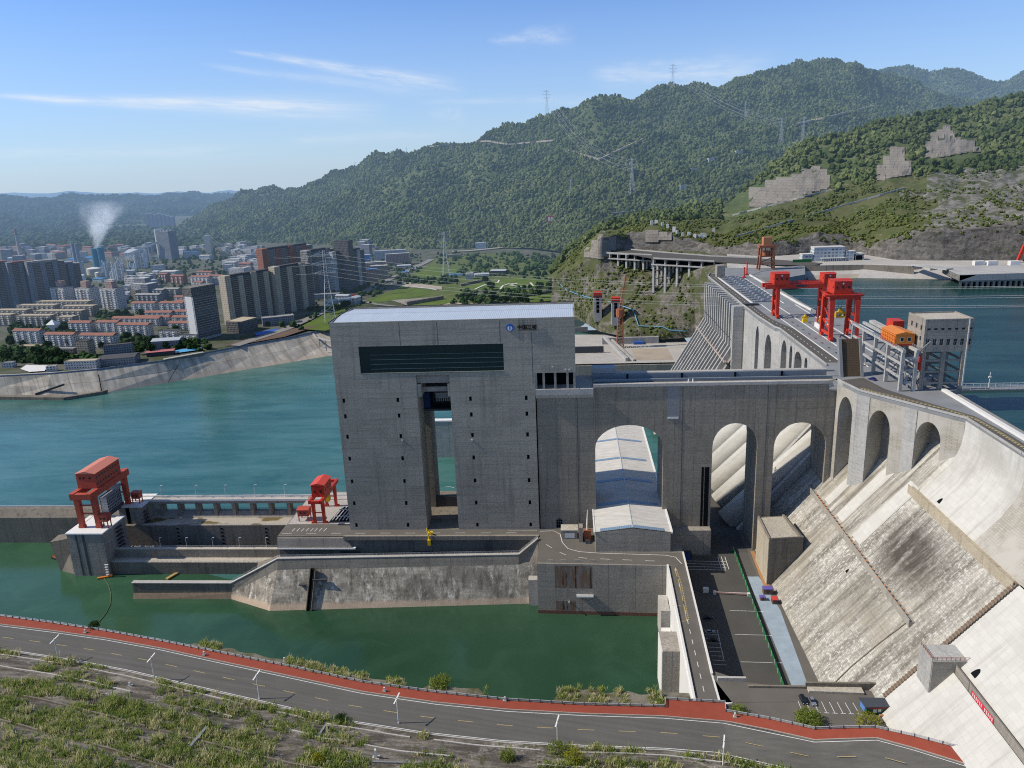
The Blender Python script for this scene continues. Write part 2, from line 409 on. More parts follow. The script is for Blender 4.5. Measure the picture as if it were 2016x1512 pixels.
X1 = 1.1
m = MB()
holed(m, (T0, TF, 391.3), (1, 0, 0), (0, 0, 1), (0, 1, 0), X1 - T0, 421.8 - 391.3, [(-120.0 - T0, -38.5 - T0, 1.7, 17.2)], .7)
m.poly([(T0, TF, 391.3), (T0, TB, 391.3), (T0, TB, 421.8), (T0, TF, 421.8)])
m.poly([(X1, TF, 391.3), (X1, TB, 391.3), (X1, TB, 421.8), (X1, TF, 421.8)])
m.poly([(T0, TB, 391.3), (X1, TB, 391.3), (X1, TB, 421.8), (T0, TB, 421.8)])
m.poly([(T0, TF, 391.3), (X1, TF, 391.3), (X1, TB, 391.3), (T0, TB, 391.3)])
for (a, b, c_, d) in ((T0, X1, TF, TF + .7), (T0, X1, TB - .7, TB), (T0, T0 + .7, TF + .7, TB - .7), (X1 - .7, X1, TF + .7, TB - .7)):
 m.box(a, b, c_, d, 421.79, 422.5)
room = m.build('machine_room', M['tower'], t)
gl = MB().box(-120.0, -38.5, TF + .55, TF + .65, 393.0, 408.5).build('glass_band', M['curtain'], room)
m = MB()
for z in (395.2, 398.0, 400.6, 403.4): m.box(-114, -38.5, TF + .48, TF + .55, z - .09, z + .09)
m.box(-120.1, -38.4, TF - .25, TF + .5, 392.55, 392.95)
m.build('glazing_bar', plain('glazing_bar', (.10, .16, .17), .5), room)
m = MB(); ym = (TF + TB) / 2
m.ribbon([(T0 + .7, TF + .7, 421.7), (X1 - .7, TF + .7, 421.7)], [(T0 + .7, ym, 422.9), (X1 - .7, ym, 422.9)])
m.ribbon([(T0 + .7, ym, 422.9), (X1 - .7, ym, 422.9)], [(T0 + .7, TB - .7, 421.7), (X1 - .7, TB - .7, 421.7)])
rf = m.build('metal_roof', M['roof_metal'], room)
MB().beam((T0 + .9, ym, 422.95), (X1 - .9, ym, 422.95), .7, .16).build('roof_ridge', M['galv'], room)
m = MB().box(T0 - .1, X1 + .1, TB - .02, TB + .35, 421.9, 423.0).box(T0 - .35, T0 - .02, TF, TB, 421.9, 422.9)
m.build('roof_edge_flashing', M['dark_steel'], room)
m = MB()
for x, z0, z1 in ((-96.0, 408.7, 421.6), (-74.8, 408.7, 421.6), (-22.6, 385, 414.5), (-40.0, 408.9, 421.6)): m.box(x - .13, x + .13, TF - .03, TF + .1, z0, z1)
m.each('expansion_joint', M['dark_steel'], room)
m = MB()
for x in (-21.0, -16.6, -10.2, -3.4, .45): m.box(x - .65, x + .65, TF + .2, TF + 2.2, 382, 391.3)
m.each('bay_post', M['wall'], room)
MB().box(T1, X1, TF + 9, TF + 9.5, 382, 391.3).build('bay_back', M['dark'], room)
e = MB().tube([(-34.3, TF - .05, 417.4), (-34.3, TF - .45, 417.4)], 2.05, 28).build('round_emblem', plain('emblem_blue', (.01, .10, .45), .4), t)
m = MB().tube([(-34.3, TF - .40, 417.1), (-34.3, TF - .50, 417.1)], 1.32, 26)
m.build('emblem_white', M['paint_white'], e)
MB().box(-34.62, -33.98, TF - .56, TF - .48, 416.3, 418.9).build('emblem_bar', plain('emblem_bar_blue', (.01, .10, .45), .4), e)
cu = bpy.data.curves.new('wall_lettering', 'FONT'); cu.body = '中国三峡'; cu.size = 2.72; cu.extrude = .16; cu.offset = .035
o = bpy.data.objects.new('wall_lettering', cu); COL.objects.link(o); o['_o'] = (0, 0, 0)
o.parent = t; o.location = Vector((-30.3, TF - .55, 416.55)) - Vector(t['_o']); o.rotation_euler = (R(90), 0, 0)
bpy.context.view_layer.update(); me_ = bpy.data.meshes.new_from_object(o.evaluated_get(bpy.context.evaluated_depsgraph_get())); me_.materials.clear(); me_.materials.append(plain('lettering_blue_black', (.004, .005, .008), .8, .1))
o2 = bpy.data.objects.new('wall_lettering', me_); COL.objects.link(o2); o2.parent = t; o2.location = o.location; o2.rotation_euler = o.rotation_euler; bpy.data.objects.remove(o); bpy.data.curves.remove(cu)
m = MB().box(-30.0, -19.6, TF - .75, TF - .4, 415.75, 416.1)
for x in (-29.0, -27.2, -26.4, -24.4, -22.6, -21.6, -20.0): m.box(x - .06, x + .06, TF - .5, TF - .4, 416.0, 421.6)
m.build('lettering_frame', M['dark_steel'], t)
m = MB().beam((-11.5, TF, 395.0), (-11.5, TF - 2.0, 395.2), .16).box(-11.9, -11.1, TF - 2.6, TF - 2.0, 395.05, 395.4)
m.build('wall_lamp', M['galv'], t)
for x, z in ((-99.2, 352.6), (-58.8, 352.3), (-4.4, 393.0), (-2.2, 393.0)):
 MB().box(x - .5, x + .5, TF - .5, TF + .02, z - .35, z + .35).build('floodlight', M['galv'], t)
t = thing('bridge_head_pier', 'broad grey pier with an overhanging ledge between the lift tower and the aqueduct', 'pier', (-5, 427, 296))
m = MB()
ar = [(-11.4, 297.2), (-7.4, 297.2)]
P_ = lambda u, z, d: (-20.9 + u, 414.2 + d, z)
arcade(m, P_, 376.8, lambda u: 296.0, [(9.3, 13.0, 300.6, 1.9, 296)], 3.0, w=31.7, back=1)
m.poly([(10.8, 414.2, 280), (10.8, 441, 280), (10.8, 441, 376.8), (10.8, 414.2, 376.8)])
m.poly([(-20.9, 414.2, 280), (-20.9, 441, 280), (-20.9, 441, 376.8), (-20.9, 414.2, 376.8)])
m.build('pier_wall', [M['bridge'], M['dark']], t)
m = MB().hexa([(-21.4, 413.8, 376.4), (10.8, 413.8, 376.4), (10.8, 441, 376.4), (-21.4, 441, 376.4)], [(-21.4, 412.4, 378.6), (10.8, 412.4, 378.6), (10.8, 441, 378.6), (-21.4, 441, 378.6)])
m.box(-21.4, 10.8, 412.4, 441, 378.6, 381.9)
m.build('ledge', M['pale'], t)
MB().box(-21.45, -20.95, 414.6, 430, 282, 376.3).build('painted_gap_shade', M['dark'], t)  # near black filler, the shade in the gap put into its colour
m = MB()
for x in (-10.6, -9.4, -8.2): m.box(x - .07, x + .07, 416.6, 416.8, 296, 302.0)
for z in (297.6, 299.2, 300.6): m.box(-11.4, -7.9, 416.55, 416.85, z - .06, z + .06)
m.build('door_grille', M['galv'], t)
m = MB().box(1.6, 1.85, 414.12, 414.22, 300, 376.3)
m.each('expansion_joint', M['dark_steel'], t)
# ================================================================== aqueduct on arches
t = thing('navigation_aqueduct', 'long grey concrete aqueduct on three arches between the lift tower and the dam', 'aqueduct', (76, 427, 284))
m = MB(); YF, YB = 414.0, 441.0
def base(u):
 x = 10.8 + u
 return 281.5 if x < 111.5 else 281.5
def topz(u): return 382.3
P_ = lambda u, z, d: (10.8 + u, YF + d, z)
arcade(m, P_, topz, base, [(.8, 39.0, 346.2, 13.6, 282), (66.4, 91.2, 346.0, 14.1, 282), (100.2, 128.5, 345.6, 14.4, 282)], YB - YF, w=132.2)
for (u, z0) in ((0, 296), (132.2, 300)):
 m.poly([P_(u, z0, 0), P_(u, z0, YB - YF), P_(u, 382.3, YB - YF), P_(u, 382.3, 0)])
m2 = MB()
m.poly([P_(0, 374, 27), P_(132.2, 374, 27), P_(132.2, 382.3, 27), P_(0, 382.3, 27)])
m.build('arch_wall', M['bridge'], t)
m = MB().box(10.8, 143, 413.3, 416.4, 382.3, 384.0).box(10.8, 143, 433.2, 436.6, 383.2, 385.2).box(10.8, 143, 436.6, 441.4, 382.2, 383.2)
m.build('parapet', M['pale'], t)
MB().box(10.8, 143, 416.4, 421.8, 382.0, 383.0).build('walkway', M['asphalt'], t)
m = MB().box(10.8, 147, 421.8, 422.6, 371, 384.4).box(10.8, 147, 432.4, 433.2, 371, 384.9).box(10.8, 147, 422.6, 432.4, 371.2, 372)
m.build('trough', plain('trough_lining', (.24, .265, .285), .7, var=.2), t)
m = MB()
for x in (31, 62, 92, 118): m.box(x - .5, x + .5, 431.9, 432.4, 373, 384.7)
m.each('trough_joint', M['dark'], t)
m = MB().box(10.9, 24, 432.6, 440.5, 385.2, 388.3)
m.build('gate_shed', M['steel'], t)
m = MB()
for x in (63.2, 65.6): m.cyl(x, 415, 384, 385.8, .35, 8)
m.each('bollard', M['paint_white'], t)
MB().box(51.8, 58.4, 413.93, 414.0, 364.2, 382.2).build('repair_patch', plain('repair_patch', (.235, .235, .24), .85, var=.12), t)
MB().box(52.0, 58.0, 413.4, 414.0, 363.2, 364.2).build('hanging_cradle', M['galv'], t)
m = MB()
for x in (60.2, 106.4): m.box(x - .12, x + .12, 413.9, 414.05, 300, 382.2)
m.each('expansion_joint', M['dark_steel'], t)
m = MB().box(71.6, 72.9, 413.9, 414.05, 284, 334).box(73.4, 75.9, 413.9, 414.05, 284, 334)
m.each('shaft_slit', M['dark'], t)
m = MB().box(53, 77.0, 408.6, 413.95, 282, 297.2)
m.build('footing', M['wall'], t)
m = MB().box(56, 66, 404.6, 408.6, 282.01, 284.6)
m.build('canopy', M['dark_steel'], t)
# ================================================================== powerhouse under the first arch
t = thing('powerhouse_hall', 'long low hall with a pale metal gable roof running under the first arch', 'hall', (31, 480, 296))
x0, x1, xm, y0, y1 = 10.4, 51.1, 30.6, 385.5, 566.0
m = MB().box(x0, x1, y0, y0 + 1, 290, 307.6).box(x0, x0 + .8, y0 + 1, y1, 280, 307.6).box(x1 - .8, x1, y0 + 1, y1, 280, 307.6).box(x0, x1, y1, y1 + 1, 280, 307.6)
m.add([(x0, y0 + .02, 307.6), (x1, y0 + .02, 307.6), (xm, y0 + .02, 310.2)], [(0, 1, 2)])
m.build('hall_wall', M['tower'], t)
m = MB()
m.ribbon([(x0 - .2, y0, 307.9), (x0 - .2, y1 + 1, 307.9)], [(xm, y0, 310.6), (xm, y1 + 1, 310.6)])
m.ribbon([(xm, y0, 310.6), (xm, y1 + 1, 310.6)], [(x1 + .2, y0, 307.9), (x1 + .2, y1 + 1, 307.9)])
rf = m.build('metal_roof', M['hall_roof'], t)
for ys in (387.2, 420.0, 454.0, 490.5, 527.5):
 m = MB(); w = 1.6; a = x0 + 2.6; b = x1 - 3.2
 za = 308.06 + (a - x0) * 2.7 / 20.2; zb = 308.06 + (x1 - b) * 2.7 / 20.2
 m.ribbon([(a, ys - w, za), (a, ys + w, za)], [(xm, ys - w, 310.74), (xm, ys + w, 310.74)])
 m.ribbon([(xm, ys - w, 310.74), (xm, ys + w, 310.74)], [(b, ys - w, zb), (b, ys + w, zb)])
 m.build('skylight_strip', M['skylight'], rf)
MB().beam((xm, y0, 310.7), (xm, y1, 310.7), .5, .12).build('roof_ridge', M['galv'], rf)
m = MB().box(x1 + .2, x1 + 1.2, y0 - .5, y1, 307.2, 308.3).box(x0 - .9, x0 - .2, y0 - .5, y1, 307.2, 308.2)
m.build('gutter', M['paint_white'], rf)
# ================================================================== platforms at 296 m
def soil(name, label, cat, mb, mats):
 o = mb.build(name, mats); return tag(o, label, cat)
m = MB()
m.box(-177.4, -21.5, 405, 470, 262, 296, 0)
struct('lift_platform', m, [M['stained']])
m = MB()
m.prism([(-21.5, 372.6), (47.2, 370.0), (58.0, 370.0), (58.0, 416), (-21.5, 416)], 262, 296, 0)
soil('quay_block', 'grey quay block with rust streaks below the turning area in front of the powerhouse', 'quay', m, M['wall'])
m = MB().box(-10.0, 12.0, 371.4, 371.9, 283, 294.6)
g = G('rust_streaks'); p = g.pos(); X, Y, Z = g.xyz(p)[:3]
sv = g.noise(g.scale(p, .9, .9, .02), 1.0, 4, .6)
c = g.mix(g.step(sv, .42, .6), (.17, .13, .10), (.20, .10, .06)); c = g.mix(g.step(sv, .56, .63), c, (.03, .026, .024))
c = g.mix(g.step(g.noise(g.scale(p, .5, .5, .12), 1, 3), .45, .6), c, (.19, .18, .17))
M['ruststreak'] = g.out(g.bsdf(c, .9, .1))
y_ = lambda x: 372.6 - (x + 21.5) * 2.6 / 68.7
m = MB().hexa([(-12, y_(-12) - .03, 281.5), (8, y_(8) - .03, 281.5), (8, y_(8) + .2, 281.5), (-12, y_(-12) + .2, 281.5)], [(-12, y_(-12) - .03, 294.9), (8, y_(8) - .03, 294.9), (8, y_(8) + .2, 294.9), (-12, y_(-12) + .2, 294.9)])
m.hexa([(-11.6, y_(-12) - .03, 266.4), (-1, y_(-1) - .03, 266.4), (-1, y_(-1) + .2, 266.4), (-11.6, y_(-12) + .2, 266.4)], [(-11.6, y_(-12) - .03, 273.5), (-1, y_(-1) - .03, 273.5), (-1, y_(-1) + .2, 273.5), (-11.6, y_(-12) + .2, 273.5)])
struct('rust_stain', m, M['ruststreak'])
m = MB()
m.box(-21.9, 47.0, 369.2, 372.7, 264, 267.2)
struct('waterline_stain', MB().hexa([(-21.6, 372.5, 265), (47.2, 369.9, 265), (47.2, 370.1, 265), (-21.6, 372.7, 265)], [(-21.6, 372.5, 267.6), (47.2, 369.9, 267.6), (47.2, 370.1, 267.6), (-21.6, 372.7, 267.6)]), concrete('waterline_red', (.16, .085, .065), mottle=.5))
m = MB().poly([(-177.0, 405.9, 296.02), (-21.5, 405.9, 296.02), (-21.5, 413.1, 296.02), (-177.0, 413.1, 296.02)])
m.poly([(-177.0, 413.1, 296.02), (-136, 413.1, 296.02), (-136, 421, 296.02), (-177.0, 421, 296.02)])
m.poly([(-21.5, 373.4, 296.02), (57.2, 370.6, 296.02), (57.2, 384.8, 296.02), (10.2, 385.2, 296.02), (10.2, 413.8, 296.02), (-21.5, 413.8, 296.02)])
struct('quay_road', m, M['asphalt_brown'])
m = MB().poly([(-176.8, 421, 296.015), (-136, 421, 296.015), (-136, 469, 296.015), (-176.8, 469, 296.015)])
struct('crane_yard', m, M['pale'])
m = MB()
def stripe(mb, pts, w, z=.025, mi=0):
 pts = [Vector(p) for p in pts]
 A, B = [], []
 for i, p in enumerate(pts):
  d = pts[min(i + 1, len(pts) - 1)] - pts[max(i - 1, 0)]; d.z = 0; d.normalize(); n = Vector((-d.y, d.x, 0)) * (w / 2)
  A.append(p + n + Vector((0, 0, z))); B.append(p - n + Vector((0, 0, z)))
 mb.ribbon(A, B, mi)
def dashes(mb, pts, w, on, off, z=.025, mi=0):
 pts = [Vector(p) for p in pts]
 L = [0.0]
 for a, b in zip(pts, pts[1:]): L.append(L[-1] + (b - a).length)
 def at(s):
  for i in range(len(pts) - 1):
   if s <= L[i + 1] or i == len(pts) - 2: return pts[i] + (pts[i + 1] - pts[i]) * ((s - L[i]) / (L[i + 1] - L[i]))
 s = 0.0
 while s + on < L[-1]:
  stripe(mb, [at(s), at(s + on)], w, z, mi); s += on + off
Q = lambda *pp: [at_z(px, py, 296.02) for px, py in pp]
stripe(m, Q((1063, 1046), (1090, 1045), (1103, 1052), (1107, 1068), (1118, 1080), (1140, 1086), (1180, 1089), (1310, 1093), (1330, 1097), (1342, 1110)), .35)
dashes(m, Q((1075, 1072), (1110, 1092), (1150, 1099), (1300, 1105)), .3, 5, 7)
dashes(m, [(-176, 408.6, 296.02), (-25, 408.6, 296.02)], .28, 6, 9)
stripe(m, [(-23, 411.8, 296.02), (-40, 412, 296.02)], .2)
for i in range(5): stripe(m, Q((575 + i * 9, 1046), (581 + i * 9, 1040)), .3)
for i in range(3): stripe(m, Q((619 + i * 9, 1046), (625 + i * 9, 1040)), .3)
struct('quay_marking', m, M['paint_white'])
m = MB()
for x0, x1 in ((-140, -128), (-97, -84), (-60, -48)): m.box(x0, x1, 404.9, 405.05, 268, 286)
struct('platform_bay', m, M['dark_steel'])
t = thing('quay_parapet', 'pale concrete parapet slab with white drip stains along the lower edge of the lift platform', 'parapet', (-100, 404, 290))
MB().hexa([(-177.4, 402.6, 289.5), (-132, 402.6, 289.5), (-132, 405.0, 289.5), (-177.4, 405.0, 289.5)], [(-177.4, 403.9, 295.2), (-138, 403.9, 295.2), (-136, 405.0, 295.2), (-177.4, 405.0, 295.2)]).build('slanted_slab', M['wall'], t)
MB().box(-177.4, -130, 402.0, 405.0, 288.7, 289.5).build('drip_edge', M['white_wall'], t)
MB().box(-137, -21.6, 403.4, 405.2, 294.0, 296.6).build('edge_beam', M['bridge'], t)
m = MB()
m.prism([(47.3, 369.9), (58.0, 369.9), (55.4, 276.5), (60, 262), (44, 258)], 262, 296, 0)
struct('ramp_wall', m, M['white_wall'])
m = MB().poly([(48.3, 370.6, 296.02), (57.2, 370.6, 296.02), (54.6, 280, 296.02), (54.6, 262.2, 296.02), (45.2, 262.2, 296.02), (45.9, 280, 296.02)])
struct('ramp_road', m, M['asphalt_brown'])
m = MB()
m.hexa([(47.3, 370, 296), (48.2, 370, 296), (45.8, 262, 296), (44.9, 262, 296)], [(47.3, 370, 297.0), (48.2, 370, 297.0), (45.8, 262, 297.0), (44.9, 262, 297.0)])
tag(m.build('road_kerb_wall', M['white_wall']), 'low white kerb wall along the water side of the raised ramp road', 'kerb wall')
m = MB()
m.hexa([(57.4, 384, 296), (58.1, 384, 296), (55.4, 279, 296), (54.7, 279, 296)], [(57.4, 384, 297.0), (58.1, 384, 297.0), (55.4, 279, 297.0), (54.7, 279, 297.0)])
tag(m.build('road_kerb_wall', M['white_wall']), 'low white kerb wall along the lot side of the raised ramp road', 'kerb wall')
m = MB()
dashes(m, [(51.5, 368, 296.02), (50.0, 268, 296.02)], .25, 3.5, 4.5)
struct('ramp_marking', m, M['paint_white'])
m = MB()
pts = Q((1328, 1120), (1338, 1150), (1345, 1185), (1352, 1222), (1335, 1224))
stripe(m, pts, .35); stripe(m, Q((1325, 1192), (1340, 1192)), .3)
dashes(m, [q + Vector((.9, 0, 0)) for q in pts[:4]], .5, .8, .7)
struct('ramp_hatching', m, M['paint_yellow'])
m = MB().poly([(54.5, 272, 282), (160, 272, 282), (160, 452, 282), (54.5, 452, 282)])
struct('lot_ground', m, M['asphalt_brown'])
m = MB().poly([(56, 277, 282.03), (91.0, 277, 282.03), (91.0, 411, 282.03), (77.6, 411, 282.03), (77.6, 407, 282.03), (56, 407, 282.03)])
m.poly([(77.8, 411, 282.03), (99, 411, 282.03), (99, 500, 282.03), (77.8, 500, 282.03)])
struct('lot_asphalt', m, M['asphalt'])
m = MB().poly([(91.6, 279, 282.03), (95.2, 279, 282.03), (98.5, 411, 282.03), (91.6, 411, 282.03)])
struct('lot_lane', m, plain('grey_gravel_strip', (.10, .098, .09), .95, var=.35, sc_=1.2))
m = MB().poly([at_z(1471, 1135, 282.05), at_z(1494, 1135, 282.05), at_z(1536, 1200, 282.05), at_z(1594, 1358, 282.05), at_z(1562, 1358, 282.05)])
struct('blue_matting', m, M['mat_blue'])
m = MB().poly([at_z(1477, 1085, 282.06), at_z(1485, 1085, 282.06), at_z(1517, 1156, 282.06), at_z(1504, 1156, 282.06)])
struct('plank_walk', m, M['wood'])
m = MB(); L = lambda px, py: at_z(px, py, 282.05)
for i in range(4): stripe(m, [L(1346, 1104 + i * 5.5), L(1430, 1106 + i * 5.5)], .3)
for i in range(3): stripe(m, [L(1413 + i * 7, 1096), L(1421 + i * 7, 1121)], .3)
for y in (1202, 1249, 1303, 1166): stripe(m, [L(1425 + (y - 1150) * .22, y), L(1475 + (y - 1150) * .3, y + 1.5)], .22)
for i in range(9): stripe(m, [L(1384 + i * 2.6, 1240 + i * 8.5), L(1410 + i * 2.6, 1241 + i * 8.5)], .18)
stripe(m, [L(1412, 1240), L(1425, 1298)], .18)
for y in (1204, 1251, 1305): stripe(m, [L(1489 + (y - 1204) * .36, y), L(1503 + (y - 1204) * .36, y)], .35)
struct('lot_marking', m, M['paint_white'])
t = thing('green_fence', 'long green site fence standing between the dark lot and the gravel lane', 'fence', (91, 340, 282))
m = MB(); a, b = at_z(1444, 1085, 282), at_z(1545, 1362, 282)
n = 40
for k in range(n):
 p, q = a.lerp(b, k / n), a.lerp(b, (k + 1) / n)
 m.hexa([p, q, q + Vector((.12, 0, 0)), p + Vector((.12, 0, 0))], [v + Vector((0, 0, 2.2)) for v in (p, q, q + Vector((.12, 0, 0)), p + Vector((.12, 0, 0)))])
m.build('fence_panel', M['green_fence'], t)
m = MB()
for k in range(0, n + 1, 2):
 p = a.lerp(b, k / n); m.box(p.x - .25, p.x - .05, p.y - .1, p.y + .1, 282, 284.5)
m.each('fence_post', M['paint_white'], t)
t = thing('lot_barrier', 'short red and white barrier boom across the dark lot', 'barrier', tuple(at_z(1410, 1166, 282)))
m = MB(); a, b = at_z(1407, 1166, 282.9), at_z(1474, 1170, 282.9)
m.beam(a, b, .5, .7); m.build('boom', plain('barrier_red_white', (.45, .30, .28), .6, var=.4, sc_=1.5), t)
m = MB();
for q in (0, 1):
 p = a.lerp(b, q); m.box(p.x - .7, p.x + .7, p.y - .7, p.y + .7, 282, 283.6)
m.each('barrier_base', M['white_wall'], t)
t = tag(MB().box(66.2, 69.0, 366.8, 368.6, 282, 284.4).build('guard_booth', M['white_wall']), 'tiny white guard booth in the shaded part of the dark lot', 'booth')
def container(label, px, py, w, d, h, wall, roof, name='site_cabin'):
 p = at_z(px, py, 282)
 t = thing(name, label, 'site cabin', tuple(p))
 MB().box(p.x - w / 2, p.x + w / 2, p.y, p.y + d, 282, 282 + h).build('cabin_wall', wall, t)
 MB().box(p.x - w / 2 - .2, p.x + w / 2 + .2, p.y - .2, p.y + d + .2, 282 + h, 282 + h + .3).build('cabin_roof', roof, t)
 MB().box(p.x - .5, p.x + .5, p.y - .06, p.y + .02, 282.1, 284.2).build('door', M['dark_steel'], t)
violet = plain('violet_sheet', (.13, .10, .36), .6)
container('largest brown site cabin with a violet roof at the dam toe', 1512, 1171, 4.6, 3.2, 3.0, plain('brown_cladding', (.16, .10, .07), .8), violet)
container('small red site cabin with a violet roof beside the blue matting', 1502, 1183, 2.6, 2.2, 1.7, M['rust'], violet)
container('brown site cabin with a bright red roof closest to the dam slope', 1526, 1190, 2.6, 3.4, 2.4, plain('dark_brown_cladding', (.12, .07, .05), .8), plain('red_sheet', (.55, .06, .05), .6))
p = at_z(1347, 1087, 282)
tag(MB().hexa([(59, 402, 282), (65, 402, 282), (65, 407, 282), (59, 407, 282)], [(60, 403, 285), (64, 403, 285.4), (64, 406, 285.2), (60, 406, 285)]).build('tarpaulin_heap', plain('blue_tarpaulin', (.01, .03, .16), .6)), 'dark blue tarpaulin covered heap in the shade under the aqueduct pier', 'heap')
m = MB().prism([(55.5, 262.2), (89.5, 263.5), (89.5, 271.2), (55.5, 277)], 275, 296)
m.prism([(56.0, 268), (66, 268), (66, 276.6), (56.0, 282)], 275, 295.93)
m.prism([(53.5, 284), (57.5, 280), (57.5, 262), (53.5, 262)], 275, 295.95)
m.prism([(89.5, 250), (130, 238), (121.5, 262.0), (118.2, 270.6), (89.5, 271.2)], 275, 296)
m.prism([(40, 240), (130, 222), (130, 250), (89.5, 263.5), (40, 262.2)], 275, 295.9)
struct('parking_ground', m, M['asphalt_brown'])
t = thing('parking_wall', 'low concrete wall with a dark coping at the back of the small car park', 'wall', (100, 271, 296))
MB().box(56.5, 68, 275.2, 276.4, 290, 297.6).build('wall_section', M['pale'], t)
MB().box(68, 90.5, 271.3, 272.2, 280, 296.9).build('wall_section', M['stained'], t)
MB().box(90.5, 119.6, 271.4, 272.4, 280, 298.6).build('wall_section', M['stained'], t)
MB().prism([(91, 268.6), (112, 267.8), (112, 271.3), (91, 271.3)], 296, 297.0).build('planter_strip', M['floor'], t)
m = MB()
for i in range(8):
 a = at_z(1571 + i * 15.4, 1380 + i * .5, 296.02); b = at_z(1580 + i * 16.0, 1402 + i * .55, 296.02)
 stripe(m, [a, b], .2); stripe(m, [b + Vector((-.9, .05, 0)), b + Vector((.9, -.05, 0))], .25)
struct('parking_marking', m, M['paint_white'])
# ================================================================== downstream approach channel
t = thing('guide_wall', 'battered stone guide wall with a brick parapet and a low stub end', 'wall', (-120, 380, 266))
g = G('guide_wall_stone'); p = g.pos(); X, Y, Z = g.xyz(p)[:3]
br = g.n('TexBrick', ins={'Vector': g.n('CombineXYZ', ins={0: X, 1: g.math('MULTIPLY', Z, 1.0), 2: 0.0}), 'Color1': (.60, .55, .46, 1), 'Color2': (.46, .42, .35, 1), 'Mortar': (.27, .24, .20, 1), 'Scale': .55, 'Mortar Size': .035, 'Brick Width': .9, 'Row Height': .38, 'Bias': 0.0})
big = g.noise(g.scale(p, .05, .05, .09), 1, 7, .7)
st = g.noise(g.scale(p, .3, .3, .03), 1.0, 6, .7)
c = g.mix(g.step(big, .44, .58), br, (.27, .245, .205)); c = g.mix(g.math('MULTIPLY', g.step(st, .46, .64), .8), c, (.11, .10, .085))
c = g.mix(g.math('MULTIPLY', g.step(g.noise(g.scale(p, .25, .25, .06), 1, 6, .75), .55, .66), .85), c, (.78, .74, .66))
c = g.mix(g.math('MULTIPLY', g.step(g.math('ADD', Z, g.math('MULTIPLY', big, 3.0)), 271.2, 269.4), .75), c, (.58, .44, .32))
M['guide_stone'] = g.out(g.bsdf(c, .95, .1, normal=g.bump(g.noise(p, 1.5, 4), .4, .3)))
M['brick_grey'] = concrete('dark_brickwork', (.26, .24, .205), lines=.5, pitch=.9, streak=.5, mottle=.3, stain=.2, panel=12)
top = [(-200.5, 386.5, 275.3), (-170.5, 385.0, 291.6), (-32.4, 388.6, 292.4), (-22.0, 398.5, 297.0)]
bot = [(-202.8, 385.7, 265), (-174.0, 373.0, 265), (-23.4, 382.3, 265), (-21.8, 383.0, 265)]
mid = [(-200.9, 386.0, 269.5), (-171.0, 383.6, 285.6), (-32.5, 387.4, 287.0), (-21.7, 388.6, 287.0)]
m = MB(); rows = []
for (b0, b1, m0, m1) in zip(bot, bot[1:], mid, mid[1:]):
 for k in range(16):
  f = k / 16; b_, m_ = Vector(b0).lerp(Vector(b1), f), Vector(m0).lerp(Vector(m1), f); rows.append([b_.lerp(m_, q / 5) for q in range(6)])
rows.append([Vector(bot[-1]).lerp(Vector(mid[-1]), q / 5) for q in range(6)]); m.grid(rows)
slope = m.build('battered_face', M['guide_stone'], t)
m = MB(); m.ribbon([Vector(p) for p in mid], [Vector(p) for p in top])
m.ribbon([Vector(p) + Vector((0, 2.0, 0)) for p in top], [Vector((p[0], p[1] + 2.0, 262)) for p in top])
m.build('brick_parapet', M['brick_grey'], t)
m = MB(); cop = [Vector(p) for p in top]
for a, b in zip(cop, cop[1:]):
 m.hexa([a + Vector((0, -.25, 0)), b + Vector((0, -.25, 0)), b + Vector((0, 2.2, 0)), a + Vector((0, 2.2, 0))], [v + Vector((0, 0, .45)) for v in (a + Vector((0, -.25, 0)), b + Vector((0, -.25, 0)), b + Vector((0, 2.2, 0)), a + Vector((0, 2.2, 0)))])
m.build('coping', M['pale'], t)
m = MB(); railing(m, [p + Vector((0, 1.9, .45)) for p in cop], 1.2, 4, .05); m.build('railing', M['galv'], t)
MB().box(-261.0, -200.6, 386.4, 388.8, 262, 275.2).build('stub_wall', M['stained'], t)
MB().box(-261.4, -200.6, 386.0, 389.2, 275.2, 275.6).build('stub_coping', M['pale'], t)
MB().hexa([(-262, 384.6, 264), (-202, 385.0, 264), (-202, 388.8, 264), (-262, 388.8, 264)], [(-261.2, 386.2, 268.6), (-201, 386.2, 269.2), (-201, 388.8, 269.2), (-261.2, 388.8, 268.6)]).build('stub_foot', concrete('tide_stained', (.30, .225, .165), streak=.3, mottle=.4), t)
a0, a1 = at_y(617, 1126, 383), at_y(607, 1207, 374)
m = MB(); m.beam(Vector((-149.3, 383.0, 287.0)), Vector((-151.2, 374.0, 265.5)), 2.6, 1.0); m.build('drain_chute', M['dark'], t)
m = MB(); m.beam(Vector((-150.8, 382.6, 287.2)), Vector((-152.7, 373.6, 265.7)), .5, 1.4); m.beam(Vector((-147.8, 382.6, 287.2)), Vector((-149.7, 373.6, 265.7)), .3, 1.2); m.each('chute_kerb', M['stained'], t)
m = MB()
for x, z, w in ((-145.2, 281.5, 8), (-155.2, 278.8, 4)):
 y = 382.4 - (286 - z) * .44; m.box(x - w / 2, x + w / 2, y - 1.4, y - .5, z, z + .45); m.box(x - w / 2, x + w / 2, y - .5, y + .8, z - .5, z + .2)
m.each('step_bracket', M['dark_steel'], t)
m = MB().box(-27, -21.8, 380.2, 385, 262, 281.5); m.build('end_buttress', M['pale'], t)
m = MB(); m.box(-291.5, -176, 414, 420.4, 262, 273.6); struct('lower_terrace', m, M['stained'])
m = MB(); m.poly([(-291.5, 414.1, 273.63), (-177.4, 414.1, 273.63), (-177.4, 420.3, 273.63), (-291.5, 420.3, 273.63)]); struct('terrace_floor', m, M['floor'])
